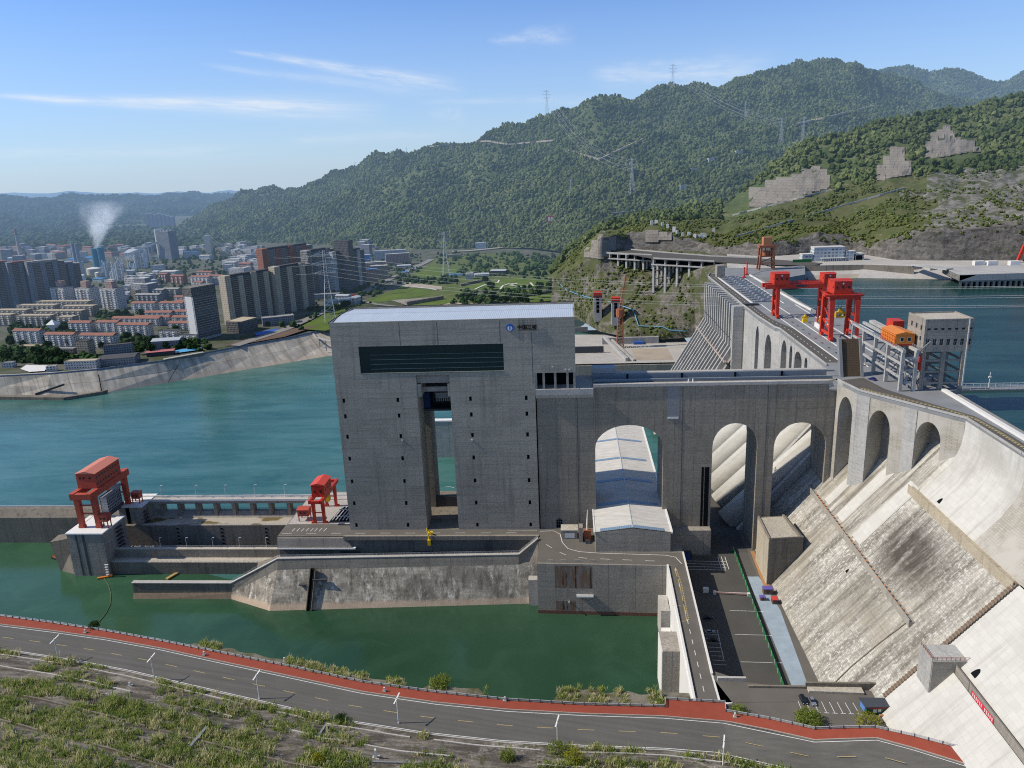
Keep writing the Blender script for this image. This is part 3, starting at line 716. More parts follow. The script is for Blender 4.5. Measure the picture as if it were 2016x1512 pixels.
m = MB().box(-291.5, -176, 420.4, 423.6, 262, 279.2); struct('chamber_wall', m, M['bridge'])
m = MB().poly([(-291.5, 420.5, 279.23), (-177.4, 420.5, 279.23), (-177.4, 423.5, 279.23), (-291.5, 423.5, 279.23)]); struct('chamber_wall_top', m, M['floor'])
m = MB(); railing(m, [(-288, 414.3, 273.6), (-190, 414.3, 273.6)], 1.1, 3, .05); railing(m, [(-288, 423.3, 279.2), (-178, 423.3, 279.2)], 1.1, 3, .05)
tag(m.build('railing', M['galv']), 'thin grey railing along the two pale terraces of the approach channel', 'railing')
m = MB().hexa([(-190, 388, 266), (-176, 405, 266), (-176, 414, 266), (-196, 414, 266)], [(-190, 388, 266.2), (-176, 405, 281), (-176, 414, 281), (-196, 414, 273.5)]); struct('terrace_ramp', m, M['stained'])
m = MB().box(-300, -177.4, 445.0, 458, 262, 283.6); struct('far_terrace', m, M['stained'])
g = G('terrace_mud'); p = g.pos()
c = g.mix(g.noise(p, .25, 6, .65), (.34, .30, .24), (.47, .43, .36))
blot = g.step(g.noise(g.scale(p, .045, .09, 1), 1.0, 3, .5), .56, .60)
c = g.mix(blot, c, (.15, .115, .045))
M['mud'] = g.out(g.bsdf(c, .85, .2))
m = MB().poly([(-286, 445.2, 283.63), (-177.6, 445.2, 283.63), (-177.6, 457.9, 283.63), (-286, 457.9, 283.63)]); struct('far_terrace_floor', m, M['mud'])
m = MB().hexa([(-286, 456.5, 283.5), (-170, 456.5, 283.5), (-170, 463, 283.5), (-286, 463, 283.5)], [(-286, 459.8, 287.0), (-170, 459.8, 287.0), (-170, 463, 287.0), (-286, 463, 287.0)]); m.box(-286, -170, 459.5, 463, 262, 283.4); struct('river_wall', m, M['wall'])
m = MB()
for x in (-262, -232, -202):
 for k in range(5): m.box(x - .8, x + .8, 444.9, 445.1, 281.2 - k * 2.6 - .5, 281.2 - k * 2.6 + .5)
struct('chamber_recess', m, M['dark'])
m = MB(); railing(m, [(-286, 445.2, 283.6), (-178, 445.2, 283.6)], 1.1, 3, .05)
tag(m.build('railing', M['galv']), 'thin railing along the edge of the pale far terrace with brown puddles', 'railing')
t = thing('access_bridge', 'long white access bridge on nine slab piers along the river side of the channel', 'bridge', (-230, 463, 287))
MB().box(-300, -136, 456.8, 463.6, 293.8, 295.6).build('bridge_deck', M['wall'], t)
MB().box(-300, -136, 456.6, 457.0, 295.6, 297.0).build('parapet', M['white_wall'], t)
MB().box(-300, -136, 463.2, 463.6, 295.6, 297.0).build('parapet', M['white_wall'], t)
MB().poly([(-299, 457, 295.63), (-140, 457, 295.63), (-140, 463.2, 295.63), (-299, 463.2, 295.63)]).build('road_slab', M['pale'], t)
for k in range(9):
 x = -278.5 + k * 12.6
 MB().box(x - 1.1, x + 1.1, 457.6, 463.0, 284.0, 293.8).build('bridge_pier', M['bridge'], t)
m = MB(); railing(m, [(-286, 462.6, 287), (-176, 462.6, 287)], 1.0, 4, .05); m.build('railing', M['dark_steel'], t)
t = thing('gate_block', 'square concrete gate block carrying the near legs of the faded red gantry', 'gate block', (-301, 423, 266))
MB().box(-314.5, -291.4, 411.5, 436.3, 258, 294.2).build('block_wall', M['wall'], t)
MB().box(-315.0, -290.8, 411.0, 436.7, 294.2, 295.0).build('top_slab', M['paint_white'], t)
m = MB()
for x, w in ((-308.6, .5), (-304.0, .8)): m.box(x - w, x + w, 411.40, 411.52, 266, 293.5)
m.each('seepage_streak', M['dark_steel'], t)
m = MB()
for z in np.arange(268, 294, 2.6): m.box(-291.4, -289.4, 424, 430, z, z + .25); m.beam((-289.5, 424, z), (-289.5, 430, z + 2.4), .2)
m.build('stair_ladder', M['dark_steel'], t)
t = thing('gate_block', 'concrete gate block on the river side carrying the far legs of the faded red gantry', 'gate block', (-292, 458, 266))
MB().box(-302, -286.0, 447.6, 468, 258, 295.4).build('block_wall', M['wall'], t)
MB().box(-302.3, -285.6, 447.3, 468.4, 295.4, 296.2).build('top_slab', M['paint_white'], t)
MB().box(-297.2, -294.6, 447.5, 447.7, 268, 295).build('gate_slot', M['dark'], t)
m = MB()
for z in np.arange(270, 294, 2.4): m.box(-286.0, -284.4, 448, 452, z, z + .2); m.beam((-284.6, 448, z), (-284.6, 452, z + 2.3), .18)
for y in (448, 452): m.beam((-284.5, y, 266), (-284.5, y, 295.5), .2)
m.build('stair_ladder', M['dark_steel'], t)
m = MB().hexa([(-328, 417.5, 264), (-314.6, 412.5, 264), (-314.6, 419, 264), (-327.4, 424, 264)], [(-333, 420, 284.6), (-314.6, 420.5, 288), (-314.6, 428, 288), (-332.4, 428, 285.6)])
tag(m.build('flare_wall', M['stained']), 'tilted brown stained flare wall leaning off the gate block into the water', 'wall')
m = MB().hexa([(-700, 456.4, 260), (-300, 456.4, 260), (-300, 470, 260), (-700, 470, 260)], [(-700, 456.4, 284.2), (-300, 456.4, 284.2), (-300, 466, 284.2), (-700, 466, 284.2)])
m.hexa([(-700, 456.6, 284.2), (-300, 456.6, 284.2), (-300, 466, 284.2), (-700, 466, 284.2)], [(-700, 461.5, 288.2), (-300, 461.5, 288.2), (-300, 466, 288.2), (-700, 466, 288.2)])
tag(m.build('training_wall', M['stained']), 'long dark stained training wall with a pale sloping top running out of the left edge', 'wall')
tag(MB().box(-700, -304, 465.6, 466, 288.2, 289.0).build('guard_rail', M['galv']), 'low white guard rail on top of the long training wall', 'guard rail')
m = MB();
for k in range(60):
 x, y = rng.uniform(-296, -278), rng.uniform(437, 444); a = rng.uniform(0, 3.1)
 m.beam((x, y, 268.2 + rng.uniform(0, .8)), (x + 2.4 * math.cos(a), y + 2.4 * math.sin(a), 268.4 + rng.uniform(0, 1)), .35)
o = m.build('driftwood', M['pale']); o['kind'] = 'stuff'; tag(o, 'pale driftwood and debris caught in the mouth of the entry chamber', 'driftwood')
t = thing('divider_wall', 'pale divider wall with a white coping standing in the river, seen through the tower slot', 'wall', (-96, 615, 265))
MB().box(-128, -62, 612, 617, 255, 297.4).build('wall_body', M['lit'], t)
MB().box(-128.2, -61.8, 611.7, 617.3, 297.4, 298.6).build('wall_coping', M['paint_white'], t)
m = MB()
for k in range(26):
 cx, cy, r0, a0 = rng.uniform(-100, -62), rng.uniform(485, 560), rng.uniform(2, 7), rng.uniform(0, 6)
 stripe(m, [(cx + r0 * math.cos(a0 + q * .35) * 1.4, cy + r0 * math.sin(a0 + q * .35), 265.55) for q in range(7)], .35, .01)
for k in range(16):
 cx, cy, r0, a0 = rng.uniform(-155, -138), rng.uniform(470, 520), rng.uniform(2, 5), rng.uniform(0, 6)
 stripe(m, [(cx + r0 * math.cos(a0 + q * .35) * 1.4, cy + r0 * math.sin(a0 + q * .35), 265.55) for q in range(6)], .3, .01)
o = m.build('eddy_foam', M['paint_white']); o['kind'] = 'stuff'; tag(o, 'thin white foam swirls on the river beside and behind the lift tower', 'foam')
struct('chamber_water', MB().poly([(-320, 424, 267.0), (-177, 424, 267.0), (-177, 447, 267.0), (-320, 447, 267.0)]), M['dark_steel'])
t = thing('gate_gantry', 'tall faded red gantry with a long machine house straddling the channel mouth on the left', 'gantry crane', (-301, 434, 295))
def leg(mb, x, y, z0, z1, w, w2=None):
 w2 = w2 or w; mb.hexa([(x - w, y - w, z0), (x + w, y - w, z0), (x + w, y + w, z0), (x - w, y + w, z0)], [(x - w2, y - w2, z1), (x + w2, y - w2, z1), (x + w2, y + w2, z1), (x - w2, y + w2, z1)])
GX = (-308.6, -297.6); GY = (419.5, 452.5)
for x in GX:
 for y in GY:
  m = MB(); leg(m, x, y, 295.8, 315.5, 1.35, 1.6); m.box(x - 2, x + 2, y - 1.2, y + 1.2, 294.9, 296.6); m.build('leg', M['red_dull'], t)
for x in GX: MB().box(x - 1.5, x + 1.5, GY[0] - 4.5, GY[1] + 4.5, 315.3, 319.6).build('main_girder', M['red_dull'], t)
for y in (GY[0] - 3.2, GY[1] + 3.2): MB().box(GX[0] - 1.4, GX[1] + 1.4, y - 1.6, y + 1.6, 315.6, 319.2).build('end_girder', M['red_dull'], t)
m = MB()
for y in GY:
 for z in (304.5, 310.0): m.beam((GX[0], y, z), (GX[1], y, z), .8)
 m.beam((GX[0], y, 297), (GX[1], y, 304.5), .25)
m.each('brace', M['red_dull'], t)
hw, hz = MB().box(-309.4, -297.0, 423.4, 450.0, 319.6, 329.4), None
hs = hw.build('machine_house', M['red_dull'], t)
m = MB(); A = [(-309.9, 422.9, 329.4), (-309.9, 450.5, 329.4)]; Rg = [(-303.2, 422.9, 331.0), (-303.2, 450.5, 331.0)]; B = [(-296.5, 422.9, 329.4), (-296.5, 450.5, 329.4)]
m.ribbon(A, Rg); m.ribbon(Rg, B); m.poly([A[0], Rg[0], B[0]]); m.poly([A[1], Rg[1], B[1]])
m.build('house_roof', plain('salmon_roof', (.55, .19, .13), .6, var=.15), t)
for k in range(9):
 for z in (322.4, 326.6):
  if k == 8 and z < 324: continue
  MB().box(-297.05, -296.9, 424.6 + k * 2.9, 425.9 + k * 2.9, z - .7, z + .7).build('window', M['winglass'], hs)
for x in (-307, -304.5, -300.5):
 MB().box(x - .6, x + .6, 423.3, 423.45, 325.8, 327.2).build('window', M['winglass'], hs)
for y0, x0 in ((417.5, -296.0), (452.0, -294.6)):
 c_ = MB().box(x0, x0 + 5.6, y0, y0 + 4.2, 299.6, 303.6).build('cabin', M['red_dull'], t)
 MB().box(x0 - .3, x0 + 5.9, y0 - .3, y0 + 4.5, 303.6, 304.1).build('cabin_roof', M['red_dull'], c_)
 m = MB()
 for dx in (.4, 5.2):
  for dy in (.4, 3.8): m.box(x0 + dx - .25, x0 + dx + .25, y0 + dy - .25, y0 + dy + .25, 295.2, 299.6)
 m.build('cabin_leg', M['red_dull'], c_)
 for dx in (1.4, 3.8): MB().box(x0 + dx - .6, x0 + dx + .6, y0 - .06, y0 + .02, 301.2, 302.4).build('window', M['winglass'], c_)
m = MB()
for x in (-303.6, -302.0):
 for y in (430, 442): m.beam((x, y, 309), (x, y, 316), .12)
m.build('hoist_rope', M['dark_steel'], t)
t = thing('lift_gate', 'grey ribbed steel gate hanging under the faded red gantry above the channel', 'gate', (-302.6, 441, 298))
m = MB()
for k in range(6): m.box(-304.4, -299.8, 434.5, 450.5, 298.6 + k * 1.9, 299.0 + k * 1.9)
m.build('gate_rib', M['steel'], t)
m = MB()
for k in range(10): m.box(-304.2, -300.0, 434.6 + k * 1.75, 434.9 + k * 1.75, 298.6, 308.6)
m.build('gate_stiffener', M['steel'], t)
MB().box(-304.6, -304.3, 434.5, 450.6, 298.4, 309.0).build('gate_skin', M['dark_steel'], t)
MB().box(-304.6, -299.6, 433.2, 451.2, 295.6, 298.4).build('gate_sill_beam', M['dark_steel'], t)
MB().box(-304.6, -299.8, 446.6, 451.0, 308.6, 311.4).build('gate_shackle', M['steel'], t)
t = thing('yard_gantry', 'small bright red gantry crane in the yard left of the lift tower', 'gantry crane', (-153, 432, 296))
gx, gy = (-160.6, -153.6), (422.5, 447.0)
for x in gx:
 for y in gy:
  m = MB(); leg(m, x + (.5 if x == gx[0] else -.5), y, 296.6, 310.6, .75, 1.0); m.box(x - 1.5, x + 1.5, y - .8, y + .8, 296.05, 297.2); m.build('leg', M['red'], t)
for x in gx: MB().box(x - .8, x + .8, gy[0] - 4.5, gy[1] + 5.5, 310.6, 312.8).build('main_girder', M['red'], t)
for y in (gy[0] - 4, gy[1] + 5): MB().box(gx[0] + .8, gx[1] - .8, y - .8, y + .8, 310.8, 312.6).build('end_girder', M['red'], t)
m = MB()
for y in gy: m.beam((gx[0], y, 303), (gx[1], y, 303), .5)
railing(m, [(gx[0] - .7, gy[0] - 4.8, 312.8), (gx[0] - .7, gy[1] + 5.8, 312.8)], 1.1, 2.5, .06); railing(m, [(gx[1] + .7, gy[0] - 4.8, 312.8), (gx[1] + .7, gy[1] + 5.8, 312.8)], 1.1, 2.5, .06)
m.each('brace', M['red'], t)
house_box('', '', '', -160.6, -152.6, 423.5, 437.5, 312.8, 320.6, M['red'], plain('bright_red_roof', (.60, .07, .04), .5, var=.12), 1.3, .5, 'y', [(-158.4, 423.4, 316.4, 'y', 1.2, 1.6), (-154.8, 423.4, 316.4, 'y', 1.2, 1.6), (-152.55, 426.5, 316.6, 'x', 1.2, 1.5), (-152.55, 431, 316.6, 'x', 1.2, 1.5), (-152.55, 435, 316.6, 'x', 1.2, 1.5)], parent=t)
m = MB().box(-157.6, -155.4, 438.5, 442, 303, 308)
for y in (439, 441.5): m.beam((-156.5, y, 308), (-156.5, y, 311), .15)
m.build('lifting_beam', M['yellow'], t)
cab_ = house_box('crane_cabin', 'small red cabin on stilts left of the bright red yard gantry', 'cabin', -171.5, -164.6, 424.5, 430.5, 299.6, 303.8, M['red_dull'], M['red_dull'], .9, .4, 'x', [(-169.4, 424.4, 301.8, 'y', 1.1, 1.2), (-167.0, 424.4, 301.8, 'y', 1.1, 1.2)])
m = MB()
for x in (-171, -165.2):
 for y in (425, 430): m.box(x - .25, x + .25, y - .25, y + .25, 296, 299.6)
m.each('stilt', M['red_dull'], cab_)
m = MB().poly([(-152, 424, 296.04), (-137, 424, 296.04), (-137, 446, 296.04), (-149.5, 446, 296.04)]); struct('stoplog_pit', m, M['dark'])
t = thing('stoplog_rack', 'rack of slim white beams laid across the dark pit beside the tower', 'rack', (-145, 435, 296))
for k in range(6): MB().beam((-150.2 + k * 2.2, 425.5, 296.5), (-148.6 + k * 2.2, 445, 296.5), .5, .5).build('beam', M['galv'], t)
MB().beam((-151, 430, 296.9), (-138, 430, 296.9), .4).build('cross_rail', M['galv'], t)
MB().beam((-150, 440, 296.9), (-138, 440, 296.9), .4).build('cross_rail', M['galv'], t)
t = thing('work_boat', 'small dark work boat with a red deck moored at the flare wall', 'boat', (-338.5, 434, 265.5))
hull = []
for k, (x, w, z) in enumerate(((-6.5, .9, 2.2), (-4, 2.1, 1.5), (0, 2.5, 1.3), (4, 2.3, 1.3), (6.0, 1.4, 1.6))):
 hull.append([Vector((-338.5 + x, 434 - w, 265.5 + z)), Vector((-338.5 + x, 434 - w * .7, 265.2)), Vector((-338.5 + x, 434 + w * .7, 265.2)), Vector((-338.5 + x, 434 + w, 265.5 + z))])
m = MB(); m.grid(hull); m.poly(hull[0]); m.poly(hull[-1]); m.build('hull', M['black'], t)
m = MB(); m.ribbon([h[0] + Vector((0, .15, -.15)) for h in hull], [h[3] + Vector((0, -.15, -.15)) for h in hull]); m.build('deck', M['rust'], t)
MB().box(-338.8, -335.4, 432.8, 435.2, 266.7, 268.6).build('wheelhouse', M['red_dull'], t)
MB().box(-341.2, -340.6, 433.7, 434.3, 266.7, 271.6).build('funnel', M['black'], t)
tag(MB().beam((-297.4, 407.6, 266.1), (-289.5, 410.8, 266.1), 1.5, .8).build('pontoon', M['orange']), 'orange pontoon float at the corner of the near gate block', 'float')
m = MB()
for k in range(5):
 m.box(-292.6, -290.2, 409.4, 410.6, 267.2 + k * 1.7, 267.5 + k * 1.7); m.beam((-292.4, 410, 266.2 + k * 1.7), (-290.4, 410, 267.4 + k * 1.7), .2)
tag(m.build('gauge_steps', M['galv']), 'white zig zag steps climbing the gate block corner above the orange float', 'steps')
pts = [at_z(px, py, 265.75) for px, py in ((204, 1137), (214, 1152), (219, 1172), (217, 1190), (209, 1207), (197, 1222), (188, 1230))]
tag(MB().tube(pts, .22, 6).build('floating_boom', plain('boom_olive', (.10, .13, .06), .8)), 'thin dark floating boom curving from the orange float to the near bank', 'boom')
tag(MB().beam(at_z(328, 1140, 266.2), at_z(352, 1126, 266.2), 2.2, .8).build('debris_raft', plain('tan_raft', (.38, .26, .10), .8, var=.3)), 'tan debris raft lying between the stub wall and the terrace', 'raft')
m = MB()
for k in range(46):
 px, py = 1250 + rng.normal(0, 24), 1280 + rng.normal(0, 50)
 if px > 1294 or py > 1360 or py < 1218: continue
 p = at_z(px, py, 265.53); s = abs(rng.normal(.25, .18)) + .1
 m.poly([p + Vector((s * math.cos(a), s * math.sin(a), 0)) for a in (0, 1.2, 2.6, 3.7, 5.1)])
o = m.build('floating_foam', M['paint_white']); o['kind'] = 'stuff'; tag(o, 'small white specks of foam drifting near the quay block', 'foam')
t = thing('intake_tower', 'square concrete block with a mottled flat top standing in the water below the ramp road', 'concrete block', (43, 311, 266))
MB().box(37.6, 47.0, 303.2, 318.6, 258, 290.4).build('block_wall', M['wall'], t)
MB().box(37.3, 37.6, 303.2, 318.6, 258, 290.2).build('painted_lit_face', M['white_wall'], t)  # whiter sheet on the sunward side, sunlight put into the colour
MB().poly([(37.9, 303.6, 290.44), (46.7, 303.6, 290.44), (46.7, 318.3, 290.44), (37.9, 318.3, 290.44)]).build('mossy_top', concrete('mossy_slab', (.34, .31, .27), mottle=.8, streak=.2, dark=(.05, .05, .03), grain=.5), t)
tag(MB().box(42.0, 46.4, 347, 362, 258, 283.5).build('stepped_block', M['pale']), 'pale upper block stepping down along the white ramp wall', 'concrete block')
tag(MB().box(41.6, 46.0, 332, 343, 258, 276.5).build('stepped_block', M['white_wall']), 'white lower block between the stepped block and the square concrete block', 'concrete block')
tag(MB().tube([(6.4, 404, 296), (6.2, 404, 303.5), (6.6, 404.2, 312.5)], [.75, .55, .18], 8).build('vent_mast', M['paint_white']), 'slim white vent mast beside the powerhouse end wall', 'mast')
t = thing('service_shed', 'low grey service sheds clustered beside the powerhouse end wall', 'shed', (3, 402, 296))
MB().box(-8.5, 0.6, 401, 408, 296, 301.0).build('shed_wall', M['wall'], t)
MB().box(-8.8, .9, 400.7, 408.3, 301.0, 301.5).build('shed_roof', M['floor'], t)
MB().box(-6.5, -1, 400.8, 401.02, 296.6, 299.6).build('shutter', M['white_wall'], t)
MB().box(1.4, 3.6, 396.6, 402, 296, 305.0).build('shed_wall', M['wall'], t)
MB().box(4.2, 8.4, 398.5, 405, 296, 300.4).build('shed_wall', M['rust'], t)
tag(MB().hexa([(5, 394.5, 296.05), (8, 394.5, 296.05), (8, 397.5, 296.05), (5, 397.5, 296.05)], [(5.3, 395, 298), (7.6, 395, 297.2), (7.6, 397, 297.6), (5.3, 397, 298.2)]).build('machine_crate', M['dark_steel']), 'dark machine crate on the quay between shed and hall', 'crate')
t = thing('work_lift', 'yellow articulated work lift parked on the edge of the lift platform', 'work lift', (-85.5, 406, 296))
m = MB().box(-87, -84, 404.6, 407, 296.3, 298.0); m.build('chassis', M['yellow'], t)
m = MB().beam((-85.5, 405.5, 298), (-87, 403.8, 301.5), .5).beam((-87, 403.8, 301.5), (-85.6, 402.6, 294.6), .4); m.build('boom', M['yellow'], t)
MB().box(-86.6, -84.8, 401.6, 403.2, 291.4, 294.8).build('basket', M['yellow'], t)
m = MB()
for x in (-86.6, -84.4): m.tube([(x - .2, 404.8, 296.5), (x + .2, 404.8, 296.5)], .5, 10).tube([(x - .2, 406.8, 296.5), (x + .2, 406.8, 296.5)], .5, 10)
m.each('wheel', M['black'], t)
for k, px in enumerate((1083, 1109, 1136, 1167, 1201)):
 p = at_z(px, 1106, 296)
 tag(MB().box(p.x - 1.4, p.x + 1.4, p.y + .3, p.y + .6, 296, 296.9).build('quay_guard', M['floor']), 'short battered guard rail on the quay edge, %s from the left' % ORD[k], 'guard rail', 'quay edge guard rails')
t = thing('quay_bracket', 'white steel bracket jutting from the quay wall and casting a long shadow', 'bracket', (4, 371, 277))
MB().box(-.5, 8.6, 369.2, 371.8, 277.2, 277.9).build('shelf', M['galv'], t)
m = MB(); railing(m, [(-.5, 369.3, 277.9), (8.6, 369.3, 277.9)], 1.1, 2, .06); m.build('rail', M['paint_white'], t)
tag(MB().beam((-4.6, 372, 273.4), (-4.6, 369.8, 273.8), .5).build('wall_pipe', M['galv']), 'short pipe stub poking out of the quay wall left of the white bracket', 'pipe')
# ================================================================== the dam
KS = .865; TOE = 103.5
sx = lambda z: TOE + KS * (z - 282.0)
sz = lambda x: 282.0 + (x - TOE) / KS
def dam_stone(name, base, brick=True, dark=.85, white=.7, tint=(.33, .30, .24)):
 g = G(name); p = g.pos(); X, Y, Z = g.xyz(p)[:3]
 s = g.math('MULTIPLY', g.math('SUBTRACT', Z, 282.0), 1.32)
 v = g.n('CombineXYZ', ins={0: Y, 1: s, 2: 0.0})
 c1 = tuple(x * .97 for x in base); c2 = tuple(x * .62 for x in base)
 if brick:
  bc = g.n('TexBrick', ins={'Vector': v, 'Color1': (*c1, 1), 'Color2': (*c2, 1), 'Mortar': (*[x * .40 for x in base], 1), 'Scale': .42, 'Mortar Size': .02, 'Brick Width': .85, 'Row Height': .34, 'Bias': -.1})
 else:
  bc = g.mix(g.noise(p, .15, 5), c1, tuple(x * 1.12 for x in base))
 run = g.noise(g.n('CombineXYZ', ins={0: g.math('MULTIPLY', Y, .22), 1: g.math('MULTIPLY', s, .016), 2: 0.0}), 1.0, 7, .68)
 big = g.noise(v, .022, 6, .6)
 speck = g.noise(g.n('CombineXYZ', ins={0: g.math('MULTIPLY', Y, .8), 1: g.math('MULTIPLY', s, .45), 2: 0.0}), 1.0, 6, .75)
 c = bc
 c = g.mix(g.math('MULTIPLY', g.step(big, .42, .62), .75), c, tint)
 c = g.mix(g.math('MULTIPLY', g.step(run, .42, .62), dark), c, (.125, .112, .095))
 c = g.mix(g.math('MULTIPLY', g.math('MULTIPLY', g.step(speck, .52, .60), g.step(big, .62, .42)), white), c, (.74, .72, .66))
 j1 = g.math('LESS_THAN', g.math('FRACT', g.math('DIVIDE', s, 12.0)), .02)
 j2 = g.math('LESS_THAN', g.math('FRACT', g.math('DIVIDE', Y, 22.0)), .012)
 j = g.math('MULTIPLY', g.math('MAXIMUM', j1, j2), .35)
 c = g.mix(j, c, (.10, .09, .08))
 return g, p, Y, Z, s, c
g, p, Y, Z, s, c = dam_stone('dam_blockwork', (.54, .52, .465))
d = g.n('VectorMath', out=1, ins={0: g.n('CombineXYZ', ins={0: g.math('DIVIDE', g.math('SUBTRACT', Y, 318.0), 34.0), 1: g.math('DIVIDE', g.math('SUBTRACT', Z, 332.0), 15.0), 2: 0.0})}, operation='LENGTH')
fan = g.math('MULTIPLY', g.step(d, 1.0, .35), g.step(g.noise(g.n('CombineXYZ', ins={0: g.math('MULTIPLY', Y, .12), 1: g.math('MULTIPLY', s, .03), 2: 0.0}), 1.0, 6, .65), .30, .52))
c = g.mix(g.math('MULTIPLY', fan, .9), c, (.055, .045, .038))
M['dam'] = g.out(g.bsdf(c, .95, .1, normal=g.bump(g.noise(p, 1.2, 5), .5, .3)))
g, p, Y, Z, s, c = dam_stone('dam_upper_stone', (.50, .485, .44), brick=False, dark=.9, white=.5)
M['dam_up'] = g.out(g.bsdf(c, .95, .1))
g = G('dam_pale_coating'); p = g.pos(); X, Y, Z = g.xyz(p)[:3]
s = g.math('MULTIPLY', g.math('SUBTRACT', Z, 282.0), 1.32)
v = g.n('CombineXYZ', ins={0: Y, 1: s, 2: 0.0})
pb = g.n('TexBrick', ins={'Vector': v, 'Color1': (.56, .55, .51, 1), 'Color2': (.47, .465, .43, 1), 'Mortar': (.38, .37, .34, 1), 'Scale': .16, 'Mortar Size': .012, 'Brick Width': .7, 'Row Height': .42, 'Bias': 0.0})
c = g.mix(.55, pb, g.mix(g.noise(v, .3, 6, .6), (.46, .45, .42), (.60, .59, .55)))
run = g.noise(g.n('CombineXYZ', ins={0: g.math('MULTIPLY', Y, .3), 1: g.math('MULTIPLY', s, .02), 2: 0.0}), 1.0, 6, .6)
c = g.mix(g.math('MULTIPLY', g.step(run, .50, .70), .5), c, (.30, .285, .25)); c = g.mix(g.math('MULTIPLY', g.step(g.noise(v, .03, 6, .65), .47, .62), g.math('MULTIPLY', g.step(Z, 328.0, 345.0), .65)), c, (.36, .345, .31))
M['dam_pale'] = g.out(g.bsdf(c, .9, .15))
g = G('dam_arch_stone'); p = g.pos(); X, Y, Z = g.xyz(p)[:3]
v = g.n('CombineXYZ', ins={0: g.math('ADD', Y, X), 1: Z, 2: 0.0})
bc = g.n('TexBrick', ins={'Vector': v, 'Color1': (.40, .375, .32, 1), 'Color2': (.33, .31, .265, 1), 'Mortar': (.24, .22, .19, 1), 'Scale': .5, 'Mortar Size': .03, 'Brick Width': .8, 'Row Height': .4})
c = g.mix(g.step(g.noise(p, .06, 5), .45, .6), bc, (.42, .40, .36)); c = g.mix(g.math('MULTIPLY', g.step(g.noise(g.scale(p, .3, .3, .03), 1, 6, .65), .55, .75), .45), c, (.16, .14, .11))
M['arch_stone'] = g.out(g.bsdf(c, .95, .1))
t = thing('dam', 'huge concrete gravity dam with a sloping pale downstream face running to the far bank', 'dam', (150, 420, 282))
def slope_patch(y0, y1, z0, z1, off=0.0):
 nx, nz = max(1, int((y1 - y0) / 12)), max(1, int((z1 - z0) / 8))
 return [[Vector((sx(z0 + (z1 - z0) * j / nz) - off, y0 + (y1 - y0) * i / nx, z0 + (z1 - z0) * j / nz)) for j in range(nz + 1)] for i in range(nx + 1)]
m = MB(); m.grid(slope_patch(262, 452, 278, 348.2)); m.build('sloping_face', M['dam'], t)
m = MB(); m.grid(slope_patch(345, 452, 348.2, 372)); m.grid(slope_patch(352, 400, 318.8, 348.2, .15)); m.build('sloping_face', M['dam_up'], t)
m = MB()
for (u0, u1) in ((393, 400.5), (371.5, 381), (347, 357.5)): m.grid(slope_patch(u0, u1, 320, 349, .25))
m.each('pale_strip', M['dam_pale'], t)
def curve_patch(y0, y1, off=0.0):
 prof = [(sx(z), z) for z in (348.2, 354, 359)] + [(172.6, 363.2), (175.0, 367.6), (176.3, 372.2), (176.8, 377.5), (176.9, 383.2)]
 n = max(1, int((y1 - y0) / 10))
 return [[Vector((x - off, y0 + (y1 - y0) * i / n, z)) for x, z in prof] for i in range(n + 1)]
m = MB(); m.grid(curve_patch(296, 345)); o = m.build('curved_face', M['dam_pale'], t, True)
m = MB(); m.grid(curve_patch(140, 296)); m.build('curved_face', M['arch_stone'], t, True)
m = MB(); m.grid(slope_patch(140, 262, 320.4, 348.4, 1.0)); m.grid(slope_patch(140, 262, 276, 320.0, 1.6)); m.build('coated_face', M['dam_pale'], t)
m = MB()
Pz = lambda z, o_=0: Vector((sx(z) - o_, 262, z))
m.grid([[Vector((sx(z) - 1.9, y, z)) for z in np.linspace(300, 349, 12)] for y in (261.6, 263.6)])
for z in np.arange(300, 349, 1.1): m.box(sx(z) - 2.2, sx(z) - 1.2, 261.4, 263.4, z, z + .5)
m.build('slope_stair', plain('rusty_slope_stair', (.20, .15, .11), .85), t)
def bench(y0, y1, z, wdt, drop, mat, name):
 x = sx(z)
 m = MB().hexa([(x - wdt, y0, z - drop), (x + drop * -KS + 0, y0, z - drop), (x - drop * KS, y1, z - drop), (x - wdt, y1, z - drop)], [(x - wdt, y0, z + .4), (x + 1, y0, z + .4), (x + 1, y1, z + .4), (x - wdt, y1, z + .4)])
 m.box(x - wdt, x - wdt + .4, y0, y1, z + .4, z + 1.5)
 return m.build(name, mat, t)
M['bench'] = concrete('bench_concrete', (.36, .34, .30), streak=.6, mottle=.4, dark=(.10, .085, .07))
bench(283, 420, 318.6, 2.2, 1.6, M['bench'], 'lower_bench')
bench(262, 352, 347.8, 2.6, 3.0, concrete('bench_cream', (.46, .40, .30), streak=.5, mottle=.4), 'upper_bench')
bench(140, 258, 321.6, 2.4, 3.2, M['wall'], 'coated_bench')
m = MB();
for k in range(34):
 y = 288 + k * 3.6; m.box(sx(318.6) - 1.7, sx(318.6) - 1.1, y, y + rng.uniform(.6, 1.6), 319.1, 320.0)
m.each('orange_marker', M['orange'], t)
m = MB(); railing(m, [(sx(321.6) - 2.3, 200, 322), (sx(321.6) - 2.3, 250, 322)], 1.1, 2.5, .06); m.build('bench_railing', M['dark_steel'], t)
m = MB(); a, b = Vector((sx(318) - .2, 286, 318)), Vector((sx(284) - .2, 279, 284))
m.tube([a, a.lerp(b, .35) + Vector((0, 4, 0)), a.lerp(b, .7) + Vector((0, 7, 0)), b + Vector((0, 8, 0))], .35, 5); m.build('drain_line', M['stained'], t)
